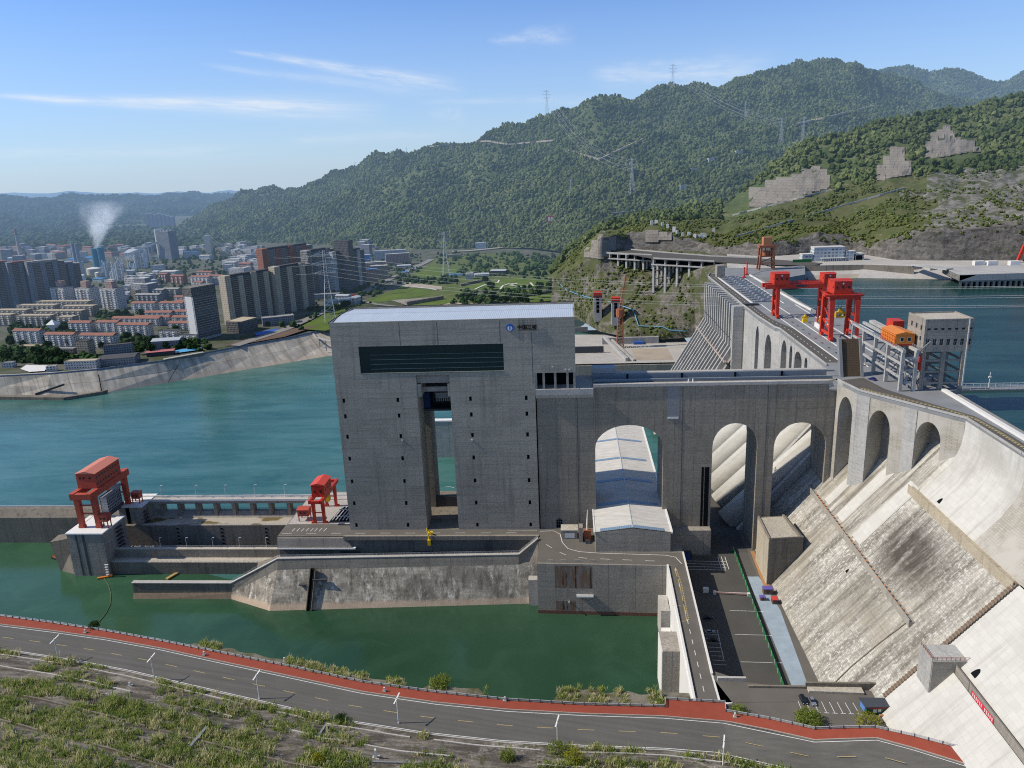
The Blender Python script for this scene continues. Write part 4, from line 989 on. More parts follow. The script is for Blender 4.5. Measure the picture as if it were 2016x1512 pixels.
for y, z, w, o_ in ((243.5, 323.2, 3.0, 1.0), (330.5, 349.6, 2.4, 0), (387.5, 320.4, 2.2, 0), (339, 310, 1.8, 0), (379, 288, 1.6, 0)):
 m = MB(); pts = [Vector((sx(z) - o_ - .3, y + w * .5 * math.cos(a), z + 0.0)) for a in (0,)]
 n = 10; ring = []
 for k in range(n + 1):
  a = math.pi * k / n; zz = z + 1.6 * w * .55 * math.sin(a); ring.append(Vector((sx(zz) - o_ - .12, y + w / 2 * math.cos(a), zz)))
 m.poly(ring); m.build('gallery_mouth', M['dark'], t)
def wall_plane(Pa, Pb):
 Pa, Pb = Vector((*Pa, 0)), Vector((*Pb, 0)); d = (Pb - Pa); L_ = d.length; d.normalize(); n = Vector((-d.y, d.x, 0))
 if n.x < 0: n = -n
 return (lambda u, z, q: Pa + d * u + n * q + Vector((0, 0, z))), L_
Pa, La = wall_plane((142.6, 413.0), (146.3, 392.0))
m = MB(); foot = lambda u: max(300, sz(142.6 + 3.7 * u / La) - 2)
arcade(m, Pa, 382.2, foot, [(3.0, 17.6, 365.0, 12.6, 330)], 9, w=La, back=1)
Pb, Lb = wall_plane((146.3, 392.0), (176.7, 345.0))
foot2 = lambda u: sz(146.3 + 30.4 * u / Lb) - 3
arcade(m, Pb, 382.2, foot2, [(7.2, 19.5, 366.2, 10.8, 332), (33.2, 45.7, 368.6, 9.4, 352)], 11, w=Lb, back=1)
m.build('arched_wall', [M['arch_stone'], M['brick_grey']], t)
m = MB()
for (u0, u1) in ((0.0, 7.0), (26.5, 33.0)):
 q = [Pb(u0, 0, -.35), Pb(u1, 0, -.35), Pb(u1, 0, .2), Pb(u0, 0, .2)]
 m.hexa([v + Vector((0, 0, foot2(u0))) for v in q], [v + Vector((0, 0, 382.2)) for v in q])
q = [Pa(17.6, 0, -.3), Pa(La, 0, -.3), Pa(La, 0, .2), Pa(17.6, 0, .2)]
m.hexa([v + Vector((0, 0, 328)) for v in q], [v + Vector((0, 0, 382.2)) for v in q])
m.each('smooth_pier', M['lit'], t)
m = MB().hexa([(138.5, 413.5, 379), (144.5, 413.5, 377), (146.4, 400, 377), (142.6, 413, 379)], [(138.0, 414.2, 384), (144, 416, 384), (146.2, 400, 384), (142.2, 412, 384)]); m.build('corner_corbel', M['lit'], t)
Pc, Lc = wall_plane((147.0, 441.0), (147.0, 548.0))
m = MB()
ops = [(41.0, 47.0, 375.6, 3.4, 355), (53.0, 69.0, 372.5, 6.2, 345), (75.0, 81.5, 373.5, 5.4, 340), (88.5, 102.0, 369.0, 9.8, 335)]
ft = lambda u: 350.0 if u < 45 else 322.0
arcade(m, Pc, 382.4, ft, ops, 8, w=Lc, back=1)
Pd, Ld = wall_plane((147.0, 548.0), (142.5, 570.0));
Pe, Le = wall_plane((145.2, 556.0), (143.2, 646.0))
arcade(m, Pe, 382.4, lambda u: 322.0, [(6, 24, 362.0, 13.5, 326), (42, 52, 364.0, 11.5, 326)], 8, w=Le, back=1)
m.poly([Vector((147, 548, 322)), Vector((145.2, 556, 322)), Vector((145.2, 556, 382.4)), Vector((147, 548, 382.4))])
m.build('arched_wall', [M['lit'], M['brick_grey']], t)
for k in range(5):
 y = 452 + k * 26.0
 m = MB(); a, b = Vector((sx(365) + 2, y, 365)), Vector((sx(282) - 8, y, 282))
 m.tube([a, b], 8.2, 20); o = m.build('penstock', M['dam_pale'], t, True)
 m = MB(); m.hexa([(sx(290) - 12, y - 12.6, 282), (sx(290) + 2, y - 12.6, 282), (sx(290) + 2, y - 9.4, 282), (sx(290) - 12, y - 9.4, 282)], [(sx(360) - 8, y - 12.6, 360), (sx(360) + 2, y - 12.6, 360), (sx(360) + 2, y - 9.4, 360), (sx(360) - 8, y - 9.4, 360)])
 m.build('penstock_rib', M['lit'], t)
 m = MB();
 p0 = Vector((sx(312) - 8.8, y - 6, 318));
 for q in np.arange(0, 14, 1.4): m.beam(p0 + Vector((q * .25, q * .9, q * .3)), p0 + Vector((q * .25 + .9, q * .9, q * .3 + 1)), .3)
 m.build('penstock_ladder', M['steel'], t)
m = MB(); m.grid(slope_patch(452, 646, 278, 372)); m.build('sloping_face', M['dam_up'], t)
dn = [(177.2, 140), (177.2, 345), (146.6, 392.3), (142.6, 413), (142.8, 441), (146.8, 445), (147.0, 549), (144.8, 556), (142.6, 600), (142.2, 651), (143.3, 825), (150, 850)]
up = [(190, 850), (186.2, 822), (187.6, 652), (188.4, 616), (203.5, 600), (203.5, 445), (196.5, 444), (196.5, 392), (189.6, 390), (189.6, 140)]
m = MB().prism(dn + up, 381.8, 384.0); m.build('crest_slab', M['deck'], t)
m = MB().prism([(x + (1.2 if i < len(dn) else -1.2), y) for i, (x, y) in enumerate(dn + up)], 300, 381.8);
M['body'] = concrete('dam_body', (.28, .275, .26), streak=.4)
mm = MB().box(188.0, 196, 140, 850, 320, 381.8); mm.build('upstream_wall', M['body'], t)
MB().box(186.2, 188.4, 140, 390, 384, 385.2).build('upstream_parapet', M['white_wall'], t)
MB().prism([(188.0, 617), (186.6, 652), (185.4, 822), (186.6, 822), (187.8, 652), (189.2, 617)], 384, 385.3).build('upstream_parapet', M['white_wall'], t)
MB().prism([(203.0, 446), (203.0, 600), (204, 600), (204, 446)], 384, 385.3).build('upstream_parapet', M['white_wall'], t)
M['crest_road'] = plain('crest_asphalt', (.095, .09, .082), .9, .2, var=.2, sc_=.1)
m = MB()
rd = [((147.6, 452), (156.8, 452)), ((147.6, 549), (156.8, 549)), ((145.2, 562), (153.5, 566)), ((142.9, 585), (150.2, 588)), ((142.7, 651), (150.2, 651)), ((144.0, 822), (151.6, 820)), ((150, 846), (157, 842))]
m.ribbon([Vector((*a, 384.03)) for a, b in rd], [Vector((*b, 384.03)) for a, b in rd]); m.build('crest_road', M['crest_road'], t)
m = MB(); rn = [((147.4, 393.2), (159.6, 404)), ((177.6, 345.6), (183.6, 352)), ((177.8, 330), (184.2, 330)), ((177.8, 140), (184.2, 140))]
rn = [((143.6, 413), (157.5, 417.5)), ((147.4, 392.6), (160.5, 395.5)), ((163, 368.5), (171, 371.5)), ((177.8, 344), (182.6, 349)), ((178.2, 320), (184.4, 325)), ((178.2, 140), (184.4, 140))]
m.ribbon([Vector((*a, 384.03)) for a, b in rn], [Vector((*b, 384.03)) for a, b in rn]); m.build('crest_road', M['crest_road'], t)
m = MB()
for (x0, x1, y0, y1) in ((157.0, 157.6, 452, 650), (168.1, 168.7, 440, 645), (183.6, 184.2, 445, 645), (150.8, 152.6, 651, 815), (176.2, 177.0, 652, 818)): m.box(x0, x1, y0, y1, 384, 384.25)
m.each('crane_rail', M['white_wall'], t)
m = MB(); dashes(m, [(152.2, 455, 384.04), (152.2, 548, 384.04), (147, 590, 384.04), (147, 650, 384.04), (148, 820, 384.04)], .3, 3, 4.5); m.build('road_marking', M['paint_white'], t)
m = MB()
yl = [(150, 398), (153.5, 391), (160, 382.6), (168, 371), (176, 359), (181.5, 346), (182.4, 330), (182.4, 180)]
stripe(m, [Vector((*q, 384.04)) for q in yl], .3)
dashes(m, [Vector((q[0] - .9, q[1] - .5, 384.04)) for q in yl], .9, 1.2, 1.0)
m.build('yellow_hatching', M['paint_yellow'], t)
m = MB()
par = [Vector((x, y, 384)) for x, y in dn[:4]]
for a, b in zip(par, par[1:]): m.beam(a + Vector((0, 0, .55)), b + Vector((0, 0, .55)), .5, 1.1)
par = [Vector((x, y, 384)) for x, y in dn[5:]]
for a, b in zip(par, par[1:]): m.beam(a + Vector((0, 0, .55)), b + Vector((0, 0, .55)), .5, 1.1)
m.build('downstream_parapet', M['lit'], t)
m = MB()
for k in range(12): m.box(161.5, 162.7, 460 + k * 14, 463 + k * 14, 384.02, 384.12)
for k in range(8): m.box(172.5, 174, 462 + k * 15, 465 + k * 15, 384.02, 384.12)
m.each('hatch_cover', M['dark_steel'], t)
m = MB()
for k in range(14):
 y = 662 + k * 11.2
 m.box(154, 176, y, y + 6.6, 383.98, 384.06)
m.each('gate_bay', M['dark_steel'], t)
m = MB()
for k in range(14):
 y = 662 + k * 11.2
 m.box(155, 175.5, y + 1.2, y + 2.6, 384.1, 385.0); m.box(158, 172, y + 4.4, y + 5.6, 384.06, 385.4)
 m.box(161, 163, y + 1.0, y + 5.8, 384.1, 386.0); m.box(169, 170.4, y + 1.0, y + 5.8, 384.1, 385.8)
m.build('gate_hoist', M['steel'], t)
for k in range(14):
 y = 656 + k * 10.35
 m = MB()
 m.box(134.6, 146, y - 1.6, y + 1.6, 345, 383.0)
 m.hexa([(98.6, y - 1.2, 286), (140, y - 1.2, 286), (140, y + 1.2, 286), (98.6, y + 1.2, 286)], [(134.6, y - 1.2, 347), (140, y - 1.2, 347), (140, y + 1.2, 347), (134.6, y + 1.2, 347)])
 m.build('spillway_pier', M['lit'], t)
m = MB(); m.ribbon([Vector((140, 650, 372)), Vector((138.5, 650, 345)), Vector((104, 650, 285)), Vector((70, 650, 270))], [Vector((140, 800, 372)), Vector((138.5, 800, 345)), Vector((104, 800, 285)), Vector((70, 800, 270))])
m.build('spillway_chute', M['wall'], t)
m = MB()
for k in range(13):
 y = 656 + k * 10.35
 m.box(139.2, 139.6, y + 4.2, y + 6.2, 372, 378)
m.each('spillway_slit', M['dark'], t)
m = MB(); m.beam((129.4, 648, 335), (129.4, 800, 335), 2.2, 1.0); railing(m, [(128.4, 648, 335.4), (128.4, 800, 335.4)], 1.2, 4, .1); m.build('spillway_walkway', plain('pink_walkway', (.42, .33, .29), .9), t)
MB().beam((134.2, 648, 354), (134.2, 800, 354), .4, .4).build('spillway_cable', M['dark_steel'], t)
MB().box(142.2, 154.0, 646.2, 651, 300, 384.2).build('end_pier', M['wall'], t)
MB().box(134.0, 142.2, 646.0, 650.4, 300, 383.6).build('end_pier', M['lit'], t)
MB().box(142.0, 154.6, 645.8, 651.4, 384.2, 385.4).build('end_pier_cap', M['dark_steel'], t)
tag(MB().box(150.4, 158.6, 813, 823, 384, 396.5).build('lift_house', M['wall']), 'small grey concrete lift house at the far end of the spillway crest', 'lift house')
t = thing('apron_block', 'grey concrete block house in front of the spillway chute walls', 'block house', (78, 660, 284))
MB().box(88.5, 110.5, 612, 628, 300, 334.5).build('block_wall', M['tower'], t)
MB().box(95, 108, 609.8, 612, 300, 331).build('block_wall', M['tower'], t)
MB().box(105.2, 107.2, 609.6, 609.85, 325.6, 330).build('door', M['dark'], t)
m = MB().box(97.5, 99, 609.2, 609.8, 331, 332.2).box(101, 102.5, 609.2, 609.8, 331, 332.2); m.each('floodlight', M['paint_white'], t)
c4 = [at_z(px, py, 308.6) for px, py in ((1515, 1062), (1582, 1058), (1548, 1015), (1493, 1018))]
t = thing('toe_block', 'concrete block with a flat mossy roof built against the toe of the dam slope', 'concrete block', tuple(c4[0] - Vector((0, 0, 26.6))))
MB().hexa([(v.x, v.y, 281.5) for v in c4], c4).build('block_wall', M['stained'], t)
MB().poly([v + Vector((0, 0, .03)) for v in (c4[0].lerp(c4[2], .04), c4[1].lerp(c4[3], .04), c4[2].lerp(c4[0], .04), c4[3].lerp(c4[1], .04))]).build('block_roof', M['mossy'] if 'mossy' in M else M['floor'], t)
m = MB().beam(c4[0] + Vector((0, 0, .4)), c4[3] + Vector((0, 0, .4)), .8, .9).beam(c4[0] + Vector((0, 0, .4)), c4[1] + Vector((0, 0, .4)), .5, .7).beam(c4[1].lerp(c4[0], .12) + Vector((0, 0, .4)), c4[2].lerp(c4[3], .12) + Vector((0, 0, .4)), 1.2, .9); m.build('block_parapet', M['bridge'], t)
MB().hexa([(c4[0].x - .35, c4[0].y + .1, 281.6), (c4[0].x - .02, c4[0].y + .1, 281.6), (c4[3].x - .02, c4[3].y, 281.6), (c4[3].x - .35, c4[3].y, 281.6)], [(c4[0].x - .35, c4[0].y + .1, 308.2), (c4[0].x - .02, c4[0].y + .1, 308.2), (c4[3].x - .02, c4[3].y, 308.2), (c4[3].x - .35, c4[3].y, 308.2)]).build('painted_lit_side', concrete('sunlit_side_colour', (.46, .41, .32), streak=.5), t)  # cream sheet over the sunward wall, its sunlight painted as colour
t = thing('bench_block', 'pale concrete landing block with a railing standing on the dam bench where two faces meet', 'concrete block', (132, 256, 308))
MB().box(127.0, 141.0, 250.0, 259.8, 296, 324.6).build('block_wall', M['lit'], t)
MB().box(127.2, 141.2, 249.6, 249.98, 305, 324.4).build('painted_shade_front', M['tower'], t)  # greyer sheet over the front, shade painted into its colour
m = MB(); railing(m, [(127.3, 259.5, 324.6), (127.3, 250.2, 324.6), (140, 250.2, 324.6)], 1.2, 1.5, .07); m.build('railing', M['rust'], t)
m = MB();
for k in range(6): m.box(139.6, 142.4, 247 - .2, 249.4, 312 + k * 2.2, 312.2 + k * 2.2); m.beam((139.6, 247, 312 + k * 2.2), (142.4, 247, 314.2 + k * 2.2), .15)
m.build('scaffold', M['rust'], t)
xb = sx(321.6) - 2.52
t = thing('red_banner', 'long red banner with white characters hung on the pale dam bench', 'banner', (xb, 231, 321))
MB().box(xb - .06, xb, 223.4, 238.0, 319.6, 321.6).build('banner_cloth', plain('banner_red', (.62, .03, .06), .7, var=.1), t)
g_ = random.Random(3); m = MB()
for k in range(12):
 if k == 6: continue
 y = 237.0 - k * 1.13;
 for q in range(4): m.box(xb - .12, xb - .07, y - .62, y - .02, 320.1 + q * .34, 320.22 + q * .34)
 yy = y - g_.uniform(.15, .5); m.box(xb - .125, xb - .075, yy - .08, yy + .08, 319.95, 321.3)
m.build('banner_lettering', M['paint_white'], t)
# ================================================================== machines on the crest
def crest_gantry(name, label, xl, xr, y0, y1, ztop, cabs, cant=0.0, lw=1.1, taper=.8):
 t = thing(name, label, 'gantry crane', ((xl + xr) / 2, (y0 + y1) / 2, 384))
 zb = ztop - 3.2
 for x in (xl, xr):
  for y in (y0, y1):
   dy = (y1 - y0) * .13 * (1 if y == y0 else -1)
   m = MB(); lo = [(x - lw, y - lw * taper, 386.4), (x + lw, y - lw * taper, 386.4), (x + lw, y + lw * taper, 386.4), (x - lw, y + lw * taper, 386.4)]
   w = lw * 1.25
   m.hexa(lo, [(x - w, y + dy - w, zb), (x + w, y + dy - w, zb), (x + w, y + dy + w, zb), (x - w, y + dy + w, zb)])
   m.build('leg', M['red'], t)
   m = MB().box(x - .9, x + .9, y - 2.6, y + 2.6, 384.5, 386.6)
   for q in (-1.7, 0, 1.7): m.tube([(x - .5, y + q, 384.75), (x + .5, y + q, 384.75)], .55, 8)
   m.build('bogie', M['red'], t)
  m = MB().box(x - .7, x + .7, y0, y1, 387.2, 388.8)
  m.beam((x, y0 + 1.0, 396), (x, y1 - 1.0, 396), .9).beam((x, y0 + .5, 388.6), (x, y1 - 1.2, 396), .5).beam((x, y0 + 1.2, 396.2), (x, y1 - 2, 404), .5)
  m.build('leg_brace', M['red'], t)
 dy = (y1 - y0) * .13
 for y in (y0 + dy, y1 - dy):
  MB().box(xl - 1.6 - cant, xr + 1.6, y - .9, y + .9, zb, ztop).build('main_girder', M['red'], t)
 for x in (xl - 1.0, xr + 1.0): MB().box(x - .6, x + .6, y0 + dy + .9, y1 - dy - .9, zb + .4, ztop - .4).build('end_girder', M['red'], t)
 m = MB(); railing(m, [(xl - 1.6 - cant, y0 + dy - .8, ztop), (xr + 1.6, y0 + dy - .8, ztop)], 1.2, 2.2, .07); railing(m, [(xl - 1.6 - cant, y1 - dy + .8, ztop), (xr + 1.6, y1 - dy + .8, ztop)], 1.2, 2.2, .07)
 m.build('girder_railing', M['red'], t)
 for (cx0, cx1, cy0, cy1, ch, wn) in cabs:
  wl = MB().box(cx0, cx1, cy0, cy1, ztop + .02, ztop + ch).build('machine_house', M['red'], t)
  m = MB(); ym = (cy0 + cy1) / 2; o = .4; z = ztop + ch
  A = [(cx0 - o, cy0 - o, z), (cx1 + o, cy0 - o, z)]; Rg = [(cx0 - o, ym, z + .9), (cx1 + o, ym, z + .9)]; B = [(cx0 - o, cy1 + o, z), (cx1 + o, cy1 + o, z)]
  m.ribbon(A, Rg); m.ribbon(Rg, B); m.poly([A[0], Rg[0], B[0]]); m.poly([A[1], Rg[1], B[1]]); m.build('house_roof', M['red'], t)
  for k in range(wn):
   xx = cx0 + (cx1 - cx0) * (k + .5) / wn
   MB().box(xx - .6, xx + .6, cy0 - .07, cy0 + .02, ztop + ch * .45, ztop + ch * .45 + 1.5).build('window', M['winglass'], wl)
  MB().box(cx0 - .07, cx0 + .02, cy0 + 1.5, cy0 + 2.8, ztop + ch * .45, ztop + ch * .45 + 1.5).build('window', M['winglass'], wl)
  MB().tube([((cx0 + cx1) / 2, cy0 - .02, ztop + ch * .82), ((cx0 + cx1) / 2, cy0 - .12, ztop + ch * .82)], .6, 14).build('round_mark', M['paint_white'], wl)
  m = MB(); railing(m, [(cx0, cy0 - .3, z + .2), (cx1, cy0 - .3, z + .2)], .9, 2, .06); m.build('roof_railing', M['red'], t)
 return t
c1 = crest_gantry('crest_gantry', 'wide red gantry crane spanning the dam crest with two red machine houses', 155.0, 189.0, 589.5, 601.5, 409.6, [(151.5, 162.5, 589, 602, 8.2, 3), (188.0, 196.5, 589.5, 601, 7.0, 2)], cant=8)
m = MB()
railing(m, [(164, 595, 409.6), (187, 595, 409.6)], 1.8, 2, .12)
m.box(164, 187, 594.2, 595.8, 409.0, 409.7); m.build('catwalk', M['red'], c1)
MB().box(168, 176, 590.15, 590.3, 407.4, 408.9).build('name_board', M['dark_steel'], c1)
c2 = crest_gantry('crest_gantry', 'narrow tall red gantry crane with a yellow lifting beam nearer on the dam crest', 168.6, 184.8, 508.0, 527.0, 414.4, [(169.6, 180.6, 510.5, 524, 8.6, 3)], lw=1.25)
MB().box(163.5, 188, 508.8, 510.2, 413.2, 414.38).build('side_platform', M['red'], c2)
m = MB(); railing(m, [(163.5, 508.6, 414.4), (188, 508.6, 414.4)], 1.2, 2.2, .07); m.build('platform_railing', M['red'], c2)
MB().box(172, 177, 510.15, 510.3, 411.8, 413.0).build('name_board', M['dark_steel'], c2)
m = MB()
for x in (175.2, 177.2): m.beam((x, 517, 404.5), (x, 517, 413), .14)
m.each('hoist_rope', M['dark_steel'], c2)
m = MB().box(173.6, 180.0, 515.5, 518.5, 400.6, 401.8).box(173.6, 180.0, 515.5, 518.5, 398.0, 398.9)
for x in (173.8, 176.8, 179.6): m.box(x - .3, x + .3, 515.6, 518.4, 398.9, 400.6)
m.hexa([(175, 516, 401.8), (178.4, 516, 401.8), (178.4, 518, 401.8), (175, 518, 401.8)], [(176.2, 516.5, 404.6), (177.2, 516.5, 404.6), (177.2, 517.5, 404.6), (176.2, 517.5, 404.6)])
m.build('lifting_beam', plain('ochre_machine', (.50, .34, .03), .6), c2)
def lifting_frame(x, y, label):
 t = thing('lifting_frame', label, 'lifting frame', (x, y, 384), 'yellow lifting frames on the crest')
 m = MB().hexa([(x - 2, y - 1.2, 384.1), (x + 2, y - 1.2, 384.1), (x + 2, y + 1.2, 384.1), (x - 2, y + 1.2, 384.1)], [(x - 1.4, y - 1, 387), (x + 1.4, y - 1, 387), (x + 1.4, y + 1, 387), (x - 1.4, y + 1, 387)]); m.build('frame_base', M['yellow'], t)
 m = MB().box(x - 2.4, x + 2.4, y - .6, y + .6, 387, 388); m.tube([(x, y - .9, 388.6), (x, y + .9, 388.6)], .9, 12); m.build('frame_head', M['yellow'], t)
lifting_frame(170.8, 572.5, 'yellow lifting frame standing on the deck left of the red jib post')
lifting_frame(180.2, 567.0, 'yellow lifting frame standing right of the red jib post')
def jib_post(x, y, h, label):
 t = thing('jib_post', label, 'jib post', (x, y, 384))
 MB().box(x - 1.6, x + 1.6, y - 1.6, y + 1.6, 384, 385.4).build('post_base', M['red'], t)
 MB().tube([(x, y, 385.4), (x, y, 384 + h)], [.75, .6], 10).build('post', M['red'], t)
 MB().tube([(x, y, 384 + h), (x, y, 384 + h + 1.1)], [.85, .85], 10).build('post_cap', M['red'], t)
jib_post(174.6, 556, 13.5, 'red jib post between the two yellow lifting frames')
jib_post(171.0, 464.5, 11.5, 'red jib post at the near foot of the narrow red gantry')
jib_post(176.6, 806, 10, 'small red jib post farthest out on the spillway crest')
jib_post(184.0, 828, 12, 'small red jib post beside the rusty gantry at the far end')
t = thing('stoplog_kerb', 'pale concrete stoplog kerb box on the crest deck', 'concrete box', (174, 520, 384))
MB().box(172.6, 173.4, 536, 556, 384, 387.4).build('kerb_wall', M['white_wall'], t)
MB().box(173.4, 181, 555.2, 556, 384, 387.4).build('kerb_wall', M['white_wall'], t)
MB().box(173.4, 181, 536, 555.2, 384.02, 384.2).build('pit_cover', M['dark_steel'], t)
t = thing('stoplog_kerb', 'low white stoplog kerb just above the raised bridge leaf', 'concrete box', (172, 466, 384))
MB().box(170.5, 171.2, 452, 468, 384, 386.4).build('kerb_wall', M['white_wall'], t)
MB().box(162, 170.5, 452, 452.6, 384, 386.4).build('kerb_wall', M['white_wall'], t)
t = thing('raised_bridge_leaf', 'raised road bridge leaf tilted upright showing rust brown decking between two pale frames', 'bridge leaf', (151.5, 421, 384))
g = G('rusty_decking'); p = g.pos(); X, Y, Z = g.xyz(p)[:3]
c = g.mix(g.noise(g.scale(p, 2.0, 1, .1), 1, 5), (.055, .045, .035), (.16, .11, .07)); c = g.mix(g.math('MULTIPLY', g.math('LESS_THAN', g.math('FRACT', g.math('DIVIDE', Z, .9)), .15), .6), c, (.03, .025, .02))
M['decking'] = g.out(g.bsdf(c, .9, .1))
lo = [(147.8, 420.5, 384.1), (157.2, 420.5, 384.1), (157.2, 421.7, 384.1), (147.8, 421.7, 384.1)]
sh = Vector((-.6, 6.0, 19.6))
MB().hexa(lo, [Vector(v) + sh for v in lo]).build('leaf_deck', M['decking'], t)
for x0, x1 in ((146.2, 147.8), (157.2, 158.6)):
 lo = [(x0, 419.6, 384.1), (x1, 419.6, 384.1), (x1, 423.0, 384.1), (x0, 423.0, 384.1)]
 MB().hexa(lo, [Vector(v) + sh + Vector((0, 0, .6)) for v in lo]).build('leaf_frame', M['deck'], t)
t = thing('hoist_trestle', 'concrete trestle of tall posts and beams carrying a rail beam beside the dam crest road', 'trestle', (170, 425, 384))
ys = (391, 409.5, 426.5, 444, 461.5)
for x in (166.0, 172.6):
 for y in ys:
  if x > 170 and y > 430: continue
  MB().box(x - .8, x + .8, y - .8, y + .8, 384, 404.4).build('post', M['lit'], t)
m = MB()
for x in (166.0, 172.6):
 m.box(x - .7, x + .7, 389.5, 464, 404.4, 405.8)
 for z in (391, 398): m.beam((x, 391.8, z), (x, 460.7 if x < 170 else 428, z), .9, 1.1)
for y in (391, 409.5, 426.5):
 for z in (388.5, 395.0, 401.4): m.beam((166.8, y, z), (171.8, y, z), .7, .9)
 m.beam((166.8, y, 388), (171.8, y, 395), .4).beam((166.8, y, 395), (171.8, y, 402), .4)
m.build('cross_beam', M['lit'], t)
m = MB(); railing(m, [(165, 389.6, 405.8), (165, 464, 405.8)], 1.2, 2.2, .07); railing(m, [(173.6, 389.6, 405.8), (173.6, 432, 405.8)], 1.2, 2.2, .07); m.build('trestle_railing', M['steel'], t)
m = MB(); m.beam((169, 390, 386.4), (169, 398, 402), .8); m.beam((174.5, 391.5, 405), (179, 391.5, 409.6), .5).beam((174.5, 393, 405), (179, 393, 409.6), .5); m.build('trestle_stair', M['steel'], t)
for x in (190.0, 196.0):
 for y in (428, 446): MB().box(x - .8, x + .8, y - .8, y + .8, 370, 404.0).build('post', M['lit'], t)
MB().box(178, 181, 428, 470, 403.6, 405.4).build('far_rail_beam', M['lit'], t)
t = thing('travelling_house', 'orange travelling machine house with two windows perched on the concrete trestle', 'machine house', (169.4, 405, 406))
MB().box(164.8, 174.4, 399, 417, 406.8, 411.9).build('house_wall', M['orange'], t)
MB().box(165.2, 174.0, 399.4, 416.6, 405.8, 406.8).build('undercarriage', M['red'], t)
m = MB(); A = [(164.4, 398.6, 411.9), (164.4, 417.4, 411.9)]; Rg = [(169.6, 398.6, 413.2), (169.6, 417.4, 413.2)]; B = [(174.8, 398.6, 411.9), (174.8, 417.4, 411.9)]
m.ribbon(A, Rg); m.ribbon(Rg, B); m.poly([A[0], Rg[0], B[0]]); m.poly([A[1], Rg[1], B[1]]); m.build('house_roof', M['orange'], t)
for x in (168.2, 171.8):
 w = MB().box(x - .75, x + .75, 398.92, 399.02, 408.3, 410.1).build('window', M['winglass'], t)
 MB().box(x - .9, x + .9, 398.95, 399.0, 408.15, 410.25).build('window_frame', M['paint_white'], w)
m = MB(); railing(m, [(164.4, 399, 406), (164.4, 417, 406)], 5.0, 3, .07, (1.0, .6, .3)); m.build('side_ladder', M['red'], t)
tag(MB().box(176.5, 182.5, 432, 441, 405.4, 412.0).build('winch_house', M['red']), 'red winch house half hidden behind the orange travelling house', 'winch house')
t = thing('fender_drum', 'red float drums hung between the trestle and the hoist building', 'drum', (175.6, 396, 398))
for z in (396.5, 400.4): MB().tube([(175.4, 393, z - 1.7), (175.4, 393, z + 1.7)], [1.2, 1.2], 12).build('drum', M['red'], t)
t = thing('hoist_building', 'grey concrete hoist building with two rows of dark windows standing on tall open legs', 'hoist building', (187, 403, 384))
x0, x1, y0, y1, z0, z1 = 175.8, 199.2, 392.0, 412.0, 404.0, 420.0
m = MB(); hf = []
for k in range(7):
 xx = 1.2 + k * 3.32; hf.append((xx, xx + 1.7, 3.4, 6.6)); hf.append((xx, xx + 1.7, 11.2, 12.2))
holed(m, (x0, y0, z0), (1, 0, 0), (0, 0, 1), (0, 1, 0), x1 - x0, z1 - z0, hf, .5)
hl = [(3.0 + k * 5.6, 5.0 + k * 5.6, z, z + 2.5) for k in range(3) for z in (5.0, 10.6)]
holed(m, (x0, y0, z0), (0, 1, 0), (0, 0, 1), (1, 0, 0), y1 - y0, z1 - z0, hl, .5)
m.poly([(x1, y0, z0), (x1, y1, z0), (x1, y1, z1), (x1, y0, z1)]); m.poly([(x0, y1, z0), (x1, y1, z0), (x1, y1, z1), (x0, y1, z1)]); m.poly([(x0, y0, z0), (x1, y0, z0), (x1, y1, z0), (x0, y1, z0)])
for a in ((x0, x1, y0, y0 + .5), (x0, x1, y1 - .5, y1), (x0, x0 + .5, y0 + .5, y1 - .5), (x1 - .5, x1, y0 + .5, y1 - .5)): m.box(*a, z1 - .01, z1 + .8)
hb = m.build('building_wall', M['wall'], t)
MB().poly([(x0 + .5, y0 + .5, z1 + .1), (x1 - .5, y0 + .5, z1 + .1), (x1 - .5, y1 - .5, z1 + .1), (x0 + .5, y1 - .5, z1 + .1)]).build('flat_roof', M['floor'], t)
for (u0, u1, v0, v1) in hf:
 m = MB().box(x0 + u0, x0 + u1, y0 + .42, y0 + .5, z0 + v0, z0 + v1); w = m.build('window', M['winglass'], hb)
 if v0 < 5: m = MB().box(x0 + (u0 + u1) / 2 - .07, x0 + (u0 + u1) / 2 + .07, y0 + .36, y0 + .42, z0 + v0, z0 + v1).box(x0 + u0, x0 + u1, y0 + .36, y0 + .41, z0 + (v0 + v1) / 2 - .06, z0 + (v0 + v1) / 2 + .06); m.build('window_frame', M['steel'], w)
for (u0, u1, v0, v1) in hl:
 w = MB().box(x0 + .42, x0 + .5, y0 + u0, y0 + u1, z0 + v0, z0 + v1).build('window', M['winglass'], hb)
 MB().box(x0 + .36, x0 + .42, y0 + (u0 + u1) / 2 - .07, y0 + (u0 + u1) / 2 + .07, z0 + v0, z0 + v1).build('window_frame', M['steel'], w)
for x in (176.8, 186.4, 196.2):
 for y in (393.0, 410.8): MB().box(x - .95, x + .95, y - .95, y + .95, 368, 404).build('leg', M['wall'], t)
m = MB()
for z in (387.5, 393.5, 399.4):
 for x in (176.8, 186.4, 196.2): m.beam((x, 393.9, z), (x, 409.9, z), .8, 1.0)
 for y in (393.0, 410.8): m.beam((177.7, y, z), (195.3, y, z), .8, 1.0)
m.build('cross_beam', M['wall'], t)
MB().box(196.6, 197.1, 391.4, 391.9, 386, 420.6).build('drain_pipe', M['galv'], t)
m = MB().box(180, 185, 399, 404, 384, 389).box(179, 182, 400, 402, 389, 392); m.build('winch_gear', M['steel'], t)
t = thing('rusty_gantry', 'rusty brown gantry crane with an orange top box at the far end of the dam', 'gantry crane', (217, 885, 384))
cx, cy = 213, 868
